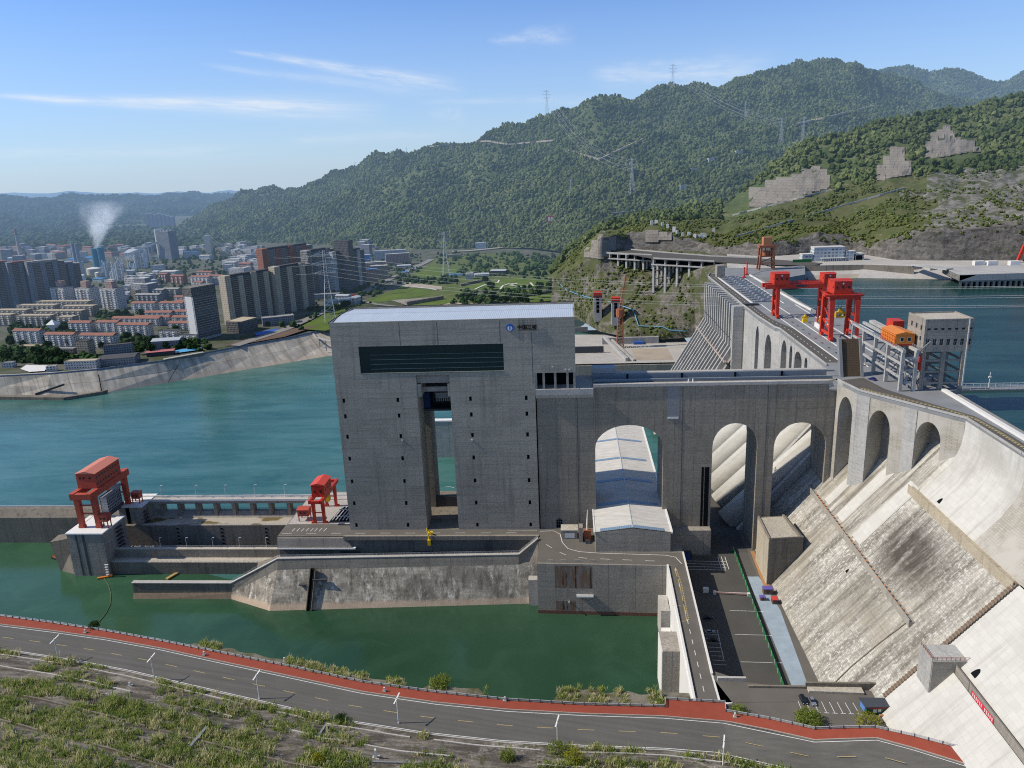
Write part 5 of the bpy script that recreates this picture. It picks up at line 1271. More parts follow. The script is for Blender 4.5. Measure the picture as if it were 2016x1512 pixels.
for dx in (-8, 8):
 for dy in (-5, 5):
  m = MB(); m.beam((cx + dx, cy + dy, 384), (cx + dx * .8, cy + dy, 408), 1.7, 1.7); m.build('leg', M['rust'], t)
m = MB().box(cx - 9, cx + 9, cy - 6, cy + 6, 408, 410.5).box(cx - 7.5, cx + 7.5, cy - 6, cy + 6, 398, 399.2).box(cx - 8, cx + 8, cy - 6, cy - 5, 391, 392)
m.beam((cx - 7.6, cy - 5, 392), (cx + 7, cy - 5, 398), .8); m.beam((cx + 7.6, cy - 5, 386), (cx - 7, cy - 5, 391), .8); m.build('girder', M['rust'], t)
MB().cyl(cx, cy, 399.2, 404, 4.2, 16).build('turntable', M['rust'], t)
MB().box(cx - 4.5, cx + 4.5, cy - 4, cy + 4, 410.5, 419.0).build('machine_house', plain('brown_orange', (.45, .19, .09), .7), t)
m = MB(); m.beam((cx - 2, cy - 4, 404), (cx - 2, cy - 4, 410), 1.2); m.beam((cx + 3, cy - 4, 399), (cx + 6, cy - 5, 408), .8); m.build('hoist_frame', M['rust'], t)
def car(name, label, loc, rz, body, L=4.7, W=1.85, H=1.5, van=False, group=None):
 t = thing(name, label, 'car', (0, 0, 0), group)
 h = .55
 xs = [-L / 2, -L / 2 + .15, L * .1, L / 2 - .9, L / 2 - .12, L / 2]
 prof_lo = [(x, .32) for x in xs]
 prof_hi = [(-L / 2, .78), (-L / 2 + .15, .92), (L * .12, .95), (L / 2 - .85, .88), (L / 2 - .1, .72), (L / 2, .55)]
 m = MB()
 for (a, b), (c_, d) in (((0, 1), (0, 1)),): pass
 rows = []
 for k in range(6):
  x = xs[k]; w = W / 2 * (1.0 if 0 < k < 5 else .9); zt = prof_hi[k][1]
  rows.append([Vector((x, -w * .96, .3)), Vector((x, -w, .6)), Vector((x, -w * .95, zt)), Vector((x, w * .95, zt)), Vector((x, w, .6)), Vector((x, w * .96, .3))])
 m.grid(rows); m.poly(rows[0]); m.poly(rows[-1]); m.build('car_body', body, t, False)
 r0, r1 = (-L / 2 + .25, L / 2 - .9) if van else (-L / 2 + .55, L / 2 - 1.35)
 m = MB().hexa([(r0, -W * .45, .9), (r1, -W * .45, .9), (r1, W * .45, .9), (r0, W * .45, .9)], [(r0 + .35, -W * .38, H), (r1 - .75, -W * .38, H), (r1 - .75, W * .38, H), (r0 + .35, W * .38, H)]); m.build('cabin_glass', M['winglass'], t)
 MB().box(r0 + .38, r1 - .78, -W * .37, W * .37, H - .01, H + .05).build('car_roof', body, t)
 for sx_ in (-1, 1):
  for xx in (-L * .3, L * .31):
   w = MB().tube([(xx, sx_ * (W / 2 - .2), .33), (xx, sx_ * (W / 2 + .01), .33)], .33, 14).build('wheel', M['black'], t)
   MB().tube([(xx, sx_ * (W / 2), .33), (xx, sx_ * (W / 2 + .03), .33)], .2, 10).build('rim', M['steel'], w)
  MB().box(L / 2 - .14, L / 2 + .01, sx_ * W * .36 - .2, sx_ * W * .36 + .2, .58, .72).build('headlight', M['paint_white'], t)
  MB().box(-L / 2 - .02, -L / 2 + .08, sx_ * W * .36 - .2, sx_ * W * .36 + .2, .68, .84).build('tail_light', M['red'], t)
 return place(t, loc, rz)
g = G('car_paint_silver'); silver = g.out(g.bsdf((.33, .35, .40), .25, .6, .5))
g = G('car_paint_black'); cblack = g.out(g.bsdf((.008, .008, .01), .2, .6))
g = G('car_paint_blue'); cblue = g.out(g.bsdf((.01, .025, .16), .25, .6))
pk = at_z(1588, 1396, 296.03); pk2 = at_z(1603, 1396, 296.03)
ang = math.atan2(*(lambda v: (v.y, v.x))(at_z(1591, 1400, 296) - at_z(1577, 1374, 296)))
p_ = at_z(1582.5, 1384, 296.03); car('parked_car', 'black people carrier parked in the first marked bay of the small car park', (p_.x, p_.y + 1.2, 296.03), ang, cblack, 5.0, 1.9, 1.75, True)
p_ = at_z(1601, 1387, 296.03); car('parked_car', 'silver grey saloon parked next to the black people carrier', (p_.x, p_.y + 1.2, 296.03), ang, silver)
p_ = at_z(1717, 748, 384.05); car('parked_car', 'dark blue car on the crest road below the concrete trestle', (p_.x, p_.y, 384.05), R(118), cblue)
for px, py, c_, lb in ((1394, 1218, cblack, 'dark car deep in the shade of the sunken lot, farthest of three'), (1398, 1246, silver, 'pale grey car in the shade of the sunken lot beside the marked bays'), (1404, 1262, cblack, 'black car in the shaded marked bays of the sunken lot, nearest of three')):
 p_ = at_z(px, py, 282.05); car('parked_car', lb, (p_.x, p_.y, 282.05), R(5), c_)
q = [at_z(px, py, 299.4) for px, py in ((1704, 1394), (1757, 1392), (1746, 1375), (1690, 1374))]
t = thing('car_park_kiosk', 'dark roofed green kiosk with a blue sign at the end of the car park', 'kiosk', (q[0].x + 3, q[0].y + 3, 296))
c_ = sum(q, Vector()) / 4; inn = [v.lerp(c_, .1) for v in q]
MB().hexa([(v.x, v.y, 296) for v in inn], [(v.x, v.y, 299.3) for v in inn]).build('kiosk_wall', plain('kiosk_green', (.02, .09, .05), .7), t)
MB().hexa([v + Vector((0, 0, -.05)) for v in q], [v + Vector((0, 0, .25)) for v in q]).build('kiosk_roof', plain('kiosk_roof', (.055, .062, .075), .7, var=.25), t)
m = MB(); a, b = inn[0], inn[1]
for f0, f1, z0, z1 in ((.28, .44, 296.9, 298.4), (.48, .62, 297.2, 298.4)):
 pa, pb = a.lerp(b, f0), a.lerp(b, f1); m.hexa([Vector((v.x, v.y - .06, z0)) for v in (pa, pb)] + [Vector((v.x, v.y + .04, z0)) for v in (pb, pa)], [Vector((v.x, v.y - .06, z1)) for v in (pa, pb)] + [Vector((v.x, v.y + .04, z1)) for v in (pb, pa)])
m.build('kiosk_hatch', M['galv'], t)
pa, pb = a.lerp(b, .08), a.lerp(b, .85)
MB().hexa([Vector((v.x, v.y - .1, 298.75)) for v in (pa, pb)] + [Vector((v.x, v.y + .02, 298.75)) for v in (pb, pa)], [Vector((v.x, v.y - .1, 299.25)) for v in (pa, pb)] + [Vector((v.x, v.y + .02, 299.25)) for v in (pb, pa)]).build('red_sign', plain('sign_red', (.35, .03, .03), .6), t)
pa, pb = inn[3].lerp(inn[0], .1), inn[3].lerp(inn[0], .8)
MB().hexa([Vector((v.x - .1, v.y, 296.4)) for v in (pa, pb)] + [Vector((v.x + .02, v.y, 296.4)) for v in (pb, pa)], [Vector((v.x - .1, v.y, 298.9)) for v in (pa, pb)] + [Vector((v.x + .02, v.y, 298.9)) for v in (pb, pa)]).build('blue_sign', plain('sign_blue', (.10, .22, .50), .6, var=.4, sc_=2), t)
p_ = a.lerp(b, .62); tag(MB().box(p_.x - 1, p_.x + 1, p_.y - 1.6, p_.y - .7, 296.03, 296.8).build('bench', M['wood']), 'small brown bench in front of the green kiosk', 'bench')
m = MB(); fp = [at_z(px, py, 296) for px, py in ((1757, 1398), (1759, 1412), (1764, 1430), (1772, 1446))]
for a, b in zip(fp, fp[1:]): m.hexa([a, b, b + Vector((.15, 0, 0)), a + Vector((.15, 0, 0))], [v + Vector((0, 0, 2.3)) for v in (a, b, b + Vector((.15, 0, 0)), a + Vector((.15, 0, 0)))])
g = G('hoarding'); p = g.pos(); Yv = g.xyz(p)[1]
hc = g.mix(g.math('LESS_THAN', g.math('FRACT', g.math('DIVIDE', Yv, 4.2)), .38), (.015, .10, .04), (.60, .62, .60)); hoard = g.out(g.bsdf(hc, .7, .2))
tag(m.build('hoarding_fence', hoard), 'curved green and white hoarding fence behind the kiosk', 'fence')
t = thing('floating_barrier', 'white floating barrier with railings stretched across the reservoir behind the dam', 'barrier', (300, 430, 372))
MB().box(200, 520, 428, 434, 371.2, 372.9).build('pontoon', M['deck'], t)
m = MB(); railing(m, [(200, 428.3, 372.9), (520, 428.3, 372.9)], 2.0, 4, .12); railing(m, [(200, 433.7, 372.9), (520, 433.7, 372.9)], 2.0, 4, .12); m.build('barrier_railing', M['paint_white'], t)
m = MB()
for x in (231, 262, 300): m.beam((x, 431, 372.9), (x, 431, 382), .35).box(x - .8, x + .8, 430.6, 431.4, 379, 379.6)
m.build('light_mast', M['paint_white'], t)
# ================================================================== terrain
from mathutils.bvhtree import BVHTree
def gz(x, y):
 return 289.5 + 13.0 * min(1.0, max(0.0, (y - 900.0) / 1500.0)) + 10.0 * math.exp(-(((x + 90) / 130.0) ** 2 + ((y - 1260) / 260.0) ** 2))
def at_g(px, py):
 z = 295.0
 for _ in range(4):
  p = at_z(px, py, z); z = gz(p.x, p.y)
 return Vector((p.x, p.y, z))
def fbm(v, f, o=5): return mnoise.fractal(Vector(v) * f, 1.0, 2.0, o)
class Hill:
 def __init__(s, cols, nu, nv, amp, freq, keep=0.0):
  C_ = np.array([[list(p) for p in c] for c in cols], float)
  a, b = C_.shape[:2]
  def resample(A, n, axis):
   m_ = A.shape[axis]; t = np.linspace(0, m_ - 1, n); i = np.minimum(t.astype(int), m_ - 2); f = t - i; f = f * f * (3 - 2 * f) * .35 + f * .65
   A0, A1 = np.take(A, i, axis), np.take(A, i + 1, axis); sh = [1, 1, 1]; sh[axis] = n
   return A0 + (A1 - A0) * f.reshape(sh)
  s.A = resample(resample(C_, nu, 0), nv, 1); s.nu, s.nv = nu, nv
  for i in range(nu):
   for j in range(nv):
    e = min(1.0, j / (nv * .15)) if keep == 0 else 1.0
    x, y, z = s.A[i, j]
    s.A[i, j, 2] += amp * e * fbm((x, y, 0), freq) + amp * .35 * e * fbm((x, y, 7), freq * 3.1)
  s.bvh = None
 def mesh(s): m = MB(); m.grid([[Vector(p) for p in r] for r in s.A]); return m
 def hit(s, px, py, up=0.0):
  if s.bvh is None:
   m = s.mesh(); s.bvh = BVHTree.FromPolygons([Vector(v) for v in m.v], m.f)
  h = s.bvh.ray_cast(Vector((0, 0, CAM_Z)), ray(px, py).normalized())
  return None if h[0] is None else h[0] + Vector((0, 0, up))
 def sample(s, n, j0=0.0, j1=1.0, mask=None):
  A = s.A; a0, a1 = int(j0 * (s.nv - 1)), max(1, int(j1 * (s.nv - 1)))
  area = np.linalg.norm(np.cross(A[1:, a0:a1] - A[:-1, a0:a1], A[:-1, a0 + 1:a1 + 1] - A[:-1, a0:a1]), axis=2)
  pr = (area / area.sum()).ravel(); k = rng.choice(len(pr), n, p=pr); I, J = np.unravel_index(k, area.shape); J = J + a0
  u, v = rng.random(n)[:, None], rng.random(n)[:, None]
  P = (A[I, J] * (1 - u) + A[I + 1, J] * u) * (1 - v) + (A[I, J + 1] * (1 - u) + A[I + 1, J + 1] * u) * v
  if mask is not None: P = P[[mask(p) for p in P]]
  return P
def leaf_mat(name, c1, c2, c3=None, haze=True):
 g = G(name); rnd = g.n('ObjectInfo', out=5); p = g.n('TexCoord', out=3)
 c = g.mix(rnd, c1, c2)
 c = g.mix(g.step(g.noise(g.pos(), .012, 4, .6), .42, .62), c, c3 or tuple(x * .62 for x in c1))
 n = g.noise(p, 3.0, 3)
 c = g.mul(c, g.n('MapRange', ins={'Value': n, 'From Min': .3, 'From Max': .7, 'To Min': .62, 'To Max': 1.35}))
 return g.out(g.bsdf(c, .9, .1))
def scatter(name, label, pts, smin, smax, mat, zs=(.75, 1.25), sub=2, rough=.55, seed=1, flat=1.0, sink=.35):
 ng = bpy.data.node_groups.new(name, 'GeometryNodeTree')
 ng.interface.new_socket('Geometry', in_out='INPUT', socket_type='NodeSocketGeometry'); ng.interface.new_socket('Geometry', in_out='OUTPUT', socket_type='NodeSocketGeometry')
 N = lambda t: ng.nodes.new(t); L = ng.links.new
 gi, go = N('NodeGroupInput'), N('NodeGroupOutput')
 join = N('GeometryNodeGeometryToInstance')
 for k in range(3):
  ico = N('GeometryNodeMeshIcoSphere'); ico.inputs['Radius'].default_value = 1.0; ico.inputs['Subdivisions'].default_value = sub + 1
  pos = N('GeometryNodeInputPosition'); nz = N('ShaderNodeTexNoise'); nz.inputs['Scale'].default_value = 1.9; nz.inputs['Detail'].default_value = 3.0; nz.inputs['Roughness'].default_value = .7
  ad = N('ShaderNodeVectorMath'); ad.operation = 'ADD'; ad.inputs[1].default_value = (k * 7.3 + seed, k * 3.1, k * 5.7); L(pos.outputs[0], ad.inputs[0]); L(ad.outputs[0], nz.inputs['Vector'])
  mr = N('ShaderNodeMapRange'); mr.inputs['From Min'].default_value = .3; mr.inputs['From Max'].default_value = .7; mr.inputs['To Min'].default_value = 1 - rough; mr.inputs['To Max'].default_value = 1 + rough * .7; L(nz.outputs[0], mr.inputs['Value'])
  sl = N('ShaderNodeVectorMath'); sl.operation = 'SCALE'; L(pos.outputs[0], sl.inputs[0]); L(mr.outputs[0], sl.inputs['Scale'])
  sp = N('GeometryNodeSetPosition'); L(ico.outputs[0], sp.inputs['Geometry']); L(sl.outputs[0], sp.inputs['Position'])
  sm = N('GeometryNodeSetMaterial'); sm.inputs['Material'].default_value = mat; L(sp.outputs[0], sm.inputs['Geometry'])
  L(sm.outputs[0], join.inputs[0])
 iop = N('GeometryNodeInstanceOnPoints'); L(gi.outputs[0], iop.inputs['Points']); L(join.outputs[0], iop.inputs['Instance']); iop.inputs['Pick Instance'].default_value = True
 ri = N('FunctionNodeRandomValue'); ri.data_type = 'INT'; ri.inputs[4].default_value = 0; ri.inputs[5].default_value = 2; ri.inputs['Seed'].default_value = seed; L(ri.outputs[2], iop.inputs['Instance Index'])
 rr = N('FunctionNodeRandomValue'); rr.data_type = 'FLOAT_VECTOR'; rr.inputs[0].default_value = (-.2, -.2, 0); rr.inputs[1].default_value = (.2, .2, 6.28); rr.inputs['Seed'].default_value = seed + 5; L(rr.outputs[0], iop.inputs['Rotation'])
 at = N('GeometryNodeInputNamedAttribute'); at.data_type = 'FLOAT_VECTOR'; at.inputs[0].default_value = 'crown'; L(at.outputs[0], iop.inputs['Scale'])
 L(iop.outputs[0], go.inputs[0])
 me = bpy.data.meshes.new(name); n = len(pts)
 s = smin + (smax - smin) * rng.random(n) ** 1.6; zf = zs[0] + (zs[1] - zs[0]) * rng.random(n)
 P = np.array(pts, float).copy(); P[:, 2] += s * zf * (1 - sink)
 me.vertices.add(n); me.vertices.foreach_set('co', P.astype(np.float32).ravel())
 a = me.attributes.new('crown', 'FLOAT_VECTOR', 'POINT'); a.data.foreach_set('vector', np.stack([s, s * (.8 + .4 * rng.random(n)), s * zf], 1).astype(np.float32).ravel())
 o = bpy.data.objects.new(name, me); COL.objects.link(o); o['_o'] = (0, 0, 0); o['kind'] = 'stuff'
 md = o.modifiers.new('scatter', 'NODES'); md.node_group = ng
 return tag(o, label, 'forest')
def ground_mat(name, c1, c2, c3, f=.02):
 g = G(name); p = g.pos()
 c = g.mix(g.step(g.noise(p, f, 6, .6), .4, .6), c1, c2); c = g.mix(g.math('MULTIPLY', g.step(g.noise(p, f * 3.3, 5, .6), .58, .72), .8), c, c3)
 c = g.mul(c, g.n('MapRange', ins={'Value': g.noise(p, f * 18, 5, .7), 'From Min': .25, 'From Max': .75, 'To Min': .6, 'To Max': 1.3}))
 return g.out(g.bsdf(c, .95, .1))
def rock_mat(name, base, veg, amt, f=.06):
 g = G(name); p = g.pos()
 n1 = g.noise(g.scale(p, 1, 1, 2.6), f, 8, .72, 1.0); n2 = g.noise(p, f * 5, 6, .75)
 c = g.mix(g.step(n1, .36, .64), tuple(x * .45 for x in base), tuple(x * 1.2 for x in base))
 c = g.mul(c, g.n('MapRange', ins={'Value': n2, 'From Min': .3, 'From Max': .7, 'To Min': .55, 'To Max': 1.35}))
 st = g.noise(g.scale(p, .5, .5, .04), .5, 5, .65); c = g.mix(g.math('MULTIPLY', g.step(st, .55, .75), .4), c, (.06, .055, .05))
 c = g.mix(g.math('MULTIPLY', g.step(g.noise(p, f * .9, 6, .65), .62 - amt * .3, .70 - amt * .3), .85), c, veg)
 return g.out(g.bsdf(c, .95, .1, normal=g.bump(n2, .8, 1.5)))
M['hill_ground'] = ground_mat('hill_ground', (.060, .088, .034), (.105, .128, .055), (.20, .18, .11), .010)
M['far_ground'] = ground_mat('far_ground', (.025, .045, .022), (.045, .070, .035), (.07, .085, .05), .004)
M['scrub'] = ground_mat('scrub_ground', (.068, .088, .032), (.11, .115, .052), (.20, .185, .145), .05)
M['rock'] = rock_mat('cut_rock', (.165, .155, .14), (.05, .065, .025), .12)
M['rock_veg'] = rock_mat('overgrown_rock', (.19, .175, .15), (.075, .090, .034), .6)
M['crag'] = rock_mat('pale_crag', (.25, .24, .22), (.07, .085, .034), .45, .06)
M['valley'] = ground_mat('valley_floor', (.07, .085, .04), (.13, .13, .11), (.05, .065, .03), .03)
M['lawn'] = ground_mat('lawn', (.115, .165, .030), (.085, .130, .026), (.15, .175, .05), .03)
M['bare'] = plain('bare_earth', (.36, .31, .25), .95, .1, var=.3, sc_=.05)
m = MB(); rows = []
for y in [880, 960, 1050, 1150, 1250, 1350, 1500, 1700, 2000, 2400, 3000, 4500, 7000]:
 rows.append([Vector((x * (1 if y < 2500 else y / 2500), y, gz(x, y))) for x in np.linspace(-2600, 420, 34)])
bank_px = [(-160, 744), (-60, 743), (0, 742), (100, 737), (190, 729), (320, 712), (400, 697), (480, 682), (560, 668), (640, 650), (760, 632), (900, 618), (1010, 610)]
toe_px = [(-160, 786), (-60, 787), (0, 786), (90, 786), (200, 777), (350, 752), (430, 739), (500, 727), (575, 715), (648, 703), (760, 686), (900, 668), (1010, 655)]
bank = [at_z(px, py, 288.5) for px, py in bank_px]; toe = [at_z(px, py, 264.5) for px, py in toe_px]
bank[0].x -= 800; toe[0].x -= 800
m = MB(); far_rows = []; FD = (60, 120, 180, 240, 300, 360, 430, 510, 600, 700, 820, 950, 1150, 1400, 1700, 2200, 3000, 4500, 7500)
bfine = [a.lerp(b, k / 3) for a, b in zip(bank, bank[1:]) for k in range(3)] + [bank[-1]]
def vrow(b, fx=1.0): return [b] + [Vector((b.x * (1 + d / 1500 * fx), b.y + d, gz(b.x * (1 + d / 1500 * fx), b.y + d) if d > 60 else 289.6)) for d in FD]
far_rows = [vrow(b) for b in bfine]
far_rows.append(vrow(Vector((120, 985, 288.5)), .2)); far_rows.append(vrow(Vector((260, 960, 288.5)), .05))
m.grid(far_rows); struct('valley_floor', m, M['valley'])
g = G('revetment'); p = g.pos(); X, Y, Z = g.xyz(p)[:3]
along = g.math('ADD', g.math('MULTIPLY', X, .74), g.math('MULTIPLY', Y, .67))
v = g.n('CombineXYZ', ins={0: g.math('MULTIPLY', along, .10), 1: g.math('MULTIPLY', Z, .10), 2: 0.0})
st = g.noise(g.n('CombineXYZ', ins={0: g.math('MULTIPLY', along, .12), 1: g.math('MULTIPLY', Z, .012), 2: 0.0}), 1.0, 7, .7)
c = g.mix(g.step(g.noise(v, 1.2, 6, .6), .35, .65), (.36, .325, .27), (.54, .49, .41)); c = g.mix(g.math('MULTIPLY', g.step(st, .48, .68), .75), c, (.16, .145, .12))
c = g.mix(g.math('MULTIPLY', g.step(g.noise(g.n('CombineXYZ', ins={0: g.math('MULTIPLY', along, .25), 1: g.math('MULTIPLY', Z, .03), 2: 3.0}), 1.0, 6, .7), .56, .72), .7), c, (.66, .62, .54))
jn = g.math('MAXIMUM', g.math('LESS_THAN', g.math('FRACT', g.math('DIVIDE', along, 15.0)), .03), g.math('LESS_THAN', g.math('ABSOLUTE', g.math('SUBTRACT', Z, 277.5)), .25))
c = g.mix(g.math('MULTIPLY', jn, .5), c, (.10, .09, .08)); c = g.mix(g.math('MULTIPLY', g.step(Z, 269.2, 267.6), .6), c, (.42, .34, .27))
M['revet'] = g.out(g.bsdf(c, .95, .1))
m = MB(); m.grid([[t_, t_.lerp(b_, .5) + Vector((0, 0, .4)), b_ + Vector((0, -1.5, 0)), b_] for t_, b_ in zip(toe, bank)])
struct('river_bank', m, M['revet'])
m = MB()
for (a, b) in zip(bank, bank[1:]): m.ribbon([a + Vector((0, -.5, .3)), b + Vector((0, -.5, .3))], [a + Vector((2, 9, .6)), b + Vector((2, 9, .6))])
struct('bank_promenade', m, M['pale'])
m = MB()
for (a, b) in zip(bank[:9], bank[1:10]): m.beam(a + Vector((0, -.6, 1.1)), b + Vector((0, -.6, 1.1)), .5, 1.8)
tag(m.build('promenade_parapet', plain('blue_grey_parapet', (.17, .20, .26), .8, var=.3)), 'blue grey parapet along the top of the far stone river bank', 'parapet')
a_, b_ = at_z(322, 712, 288.6), at_z(400, 698, 288.6)
t = thing('bank_gallery', 'pale covered gallery with a row of posts on the crest of the far bank', 'gallery', tuple(a_))
m = MB(); m.beam(a_ + Vector((-1, 4, 2.2)), b_ + Vector((-1, 4, 2.2)), 6, .8); m.build('gallery_roof', M['pale'], t)
m = MB(); m.beam(a_ + Vector((-1, 3, .2)), b_ + Vector((-1, 3, .2)), 4, 3.4); m.build('gallery_wall', M['stained'], t)
q = [at_z(px, py, z) for px, py, z in ((-40, 784, 267), (126, 786, 267), (202, 774, 267), (202, 769, 270), (126, 780, 270), (-40, 779, 270))]
m = MB().hexa([(v.x, v.y, 263) for v in q[:3]] + [(v.x + 2, v.y + 6, 263) for v in reversed(q[:3])], [(v.x, v.y, 269) for v in q[:3]] + [(v.x + 2, v.y + 8, 269) for v in reversed(q[:3])])
tag(m.build('bank_landing', M['stained']), 'low dark landing stage at the foot of the far bank in the left corner', 'landing stage')
tag(MB().beam(at_z(70, 776, 269.6), at_z(126, 757, 279), 2.0, 2.2).build('bank_ramp', M['dark_steel']), 'dark inclined ramp wall above the landing stage on the far bank', 'ramp')
t = thing('bank_drain', 'dark drain line running down the far bank beside the gallery', 'drain', tuple(at_z(330, 755, 266)))
MB().beam(at_z(331, 752, 266.5), at_z(352, 717, 287), .9, .5).build('drain_channel', M['dark'], t)
t = thing('bank_drain', 'dark joint line running down the far bank near the landing stage', 'drain', tuple(at_z(201, 775, 266)))
MB().beam(at_z(201, 774, 267), at_z(194, 738, 287), .9, .5).build('drain_channel', M['dark'], t)
t = thing('bank_footbridge', 'pale footbridge on posts at the right end of the far bank beside the lift tower', 'footbridge', tuple(at_z(640, 690, 266)))
pa, pb, pc = at_z(613, 653, 288), at_z(622, 664, 287), at_z(652, 672, 286)
MB().beam(pa, pb, 2.4, 1.0).beam(pb, pc, 2.4, 1.0).build('bridge_deck', M['pale'], t)
for f in (.2, .62): v_ = pb.lerp(pc, f); MB().beam(v_ + Vector((0, 0, -16)), v_, 1.0).build('bridge_post', M['pale'], t)
def patch(name, mat, pxs, up=.15, label=None):
 pts = [at_g(*q) + Vector((0, 0, up)) for q in pxs]
 m = MB().poly(pts);
 c_ = sum(pts, Vector()) / len(pts); m = MB()
 ring = [pts]
 for f in (.66, .33): ring.append([Vector((*(c_.lerp(p, f)).xy, 0)) for p in pts])
 for k in (1, 2): ring[k] = [Vector((p.x, p.y, gz(p.x, p.y) + up)) for p in ring[k]]
 for k in range(2):
  A, B = ring[k] + ring[k][:1], ring[k + 1] + ring[k + 1][:1]; m.ribbon(A, B)
 m.poly(ring[2]); o = struct(name, m, mat)
 return o
LAWN = [[(806, 545), (849, 522), (911, 528), (911, 534), (873, 546), (849, 551)], [(722, 590), (794, 566), (850, 569), (846, 580), (794, 590), (737, 598)], [(806, 600), (846, 590), (890, 590), (890, 596), (834, 606)],
  [(913, 567), (948, 557), (980, 551), (1022, 548), (1072, 552), (1094, 561), (1060, 566), (1010, 570), (936, 572)], [(1032, 586), (1108, 575), (1112, 590), (1040, 597)], [(584, 648), (652, 612), (700, 600), (712, 606), (690, 640), (640, 652)], [(640, 640), (700, 604), (800, 606), (780, 640)], [(760, 580), (800, 560), (830, 566), (800, 576)]]
for k, q in enumerate(LAWN): patch('lawn', M['lawn'], q, .4 + .05 * k)
patch('meadow', ground_mat('meadow', (.085, .118, .034), (.12, .145, .05), (.05, .075, .026), .04), [(800, 548), (860, 508), (900, 502), (1000, 498), (1110, 520), (1120, 560), (1118, 604), (880, 606), (790, 600)], .28)
patch('bare_lot', M['bare'], [(783, 560), (808, 557), (870, 565), (870, 571), (800, 566)], .9)
patch('building_site', M['bare'], [(850, 606), (890, 596), (960, 600), (1000, 606), (930, 616), (850, 616)], .9)
patch('building_site', plain('grey_site', (.25, .23, .20), .95, var=.4, sc_=.06), [(770, 592), (850, 586), (872, 590), (800, 602)], .95)
patch('earth_patch', plain('brown_earth', (.13, .085, .06), .95, var=.4, sc_=.08), [(440, 681), (545, 652), (628, 641), (560, 664), (480, 678)], .7)
patch('blue_sheeting', M['blue'], [(500, 657), (545, 648), (548, 654), (505, 662)], 1.0)
patch('blue_sheeting', plain('light_blue_sheet', (.10, .35, .62), .6), [(345, 691), (395, 683), (398, 689), (350, 696)], 1.0)
patch('sports_yard', M['white_wall'], [(40, 727), (52, 719), (95, 720), (88, 731), (58, 733)], .6)
m = MB()
def road(pxs, w, up=.5, mat=None, name='street'):
 m = MB(); pts = [at_g(*q) for q in pxs]; fine = []
 for a, b in zip(pts, pts[1:]):
  for k in range(5): p = a.lerp(b, k / 5); fine.append(Vector((p.x, p.y, gz(p.x, p.y))))
 fine.append(pts[-1]); stripe(m, fine, w, up); return struct(name, m, mat or plain('street_asphalt', (.20, .19, .175), .9, var=.2, sc_=.05))
st_m = plain('street_surface', (.22, .21, .195), .9, var=.2, sc_=.05)
road([(462, 682), (560, 650), (600, 632), (700, 584), (760, 554), (820, 526), (850, 511)], 16, 1.1, st_m)
road([(640, 612), (700, 590), (740, 600), (800, 606)], 9, 1.15, st_m)
road([(890, 497), (930, 495), (1000, 488), (1060, 486)], 14, 3.0, plain('pale_road', (.38, .35, .30), .9))
for q in ([(935, 571), (955, 562), (980, 558), (983, 553), (960, 553)], [(985, 571), (990, 564), (1003, 560), (1020, 559), (1003, 563), (1022, 566), (1050, 564), (1044, 558)], [(770, 560), (850, 570), (860, 573)]): road(q, 3.0, 1.6, M['white_wall'], 'garden_path')
t = thing('retaining_terrace', 'dark stepped retaining terrace curving round the round lawn', 'retaining wall', tuple(at_g(930, 562)))
a_, b_ = at_g(907, 564), at_g(962, 552); m = MB(); m.beam(a_ + Vector((0, 0, 2.4)), b_ + Vector((0, 0, 2.4)), 3, 5); m.build('terrace_wall', M['stained'], t)
t = thing('retaining_terrace', 'dark wall beside the walled green plot behind the lift tower', 'retaining wall', tuple(at_g(1060, 580)))
a_, b_ = at_g(1030, 584), at_g(1108, 573); m = MB(); m.beam(a_ + Vector((0, 0, 2)), b_ + Vector((0, 0, 2)), 2, 4); m.build('terrace_wall', M['stained'], t)
t = thing('retaining_terrace', 'long dark pier wall of a flat grey roof between the green plots', 'retaining wall', tuple(at_g(840, 598)))
a_, b_ = at_g(800, 601), at_g(872, 589); m = MB(); m.beam(a_ + Vector((0, 0, 3)), b_ + Vector((0, 0, 3)), 8, 6); m.build('terrace_wall', M['stained'], t)
def col_main(x, fy, fd, ry, rd, fz=None):
 a = at_y(x, fy, fd); a.z = min(a.z, 304) if fz is None else fz
 b = at_y(x, ry, rd); out = [a]
 for t_ in (.2, .4, .6, .8):
  y = fd + (rd - fd) * t_; py = fy + (ry - fy) * (t_ ** .85)
  out.append(at_y(x, py, y))
 out.append(b); out.append(b + Vector((b.x * .12, rd * .12, -90))); out.append(b + Vector((b.x * .4, rd * .4, -320)))
 return out
HM = [(250, 463, 3600, 455, 3800), (340, 470, 3000, 456, 3550), (420, 478, 2700, 408, 3600), (480, 481, 2550, 388, 3550), (530, 484, 2450, 379, 3500), (600, 487, 2350, 364, 3400), (660, 490, 2250, 344, 3300), (740, 494, 2150, 314, 3200), (800, 494, 2100, 305, 3100), (880, 492, 2080, 285, 3000), (960, 488, 2080, 264, 2950), (1045, 484, 2000, 231, 2900), (1100, 486, 1900, 216, 2880), (1140, 484, 1850, 213, 2880), (1190, 472, 1820, 198, 2900), (1240, 468, 1800, 201, 2900), (1290, 460, 1800, 185, 2950), (1350, 455, 1800, 177, 2980), (1400, 450, 1800, 162, 3000), (1450, 440, 1800, 154, 3050), (1500, 430, 1800, 150, 3100), (1550, 420, 1850, 131, 3200), (1605, 410, 1900, 114, 3300), (1645, 400, 1900, 120, 3300), (1685, 390, 1950, 120, 3300), (1725, 380, 2000, 143, 3350), (1790, 370, 2000, 165, 3400), (1860, 350, 2000, 185, 3400), (1950, 330, 2000, 205, 3400), (2080, 320, 2000, 215, 3400)]
hill = Hill([col_main(*c) for c in HM], 190, 72, 42, .0046)
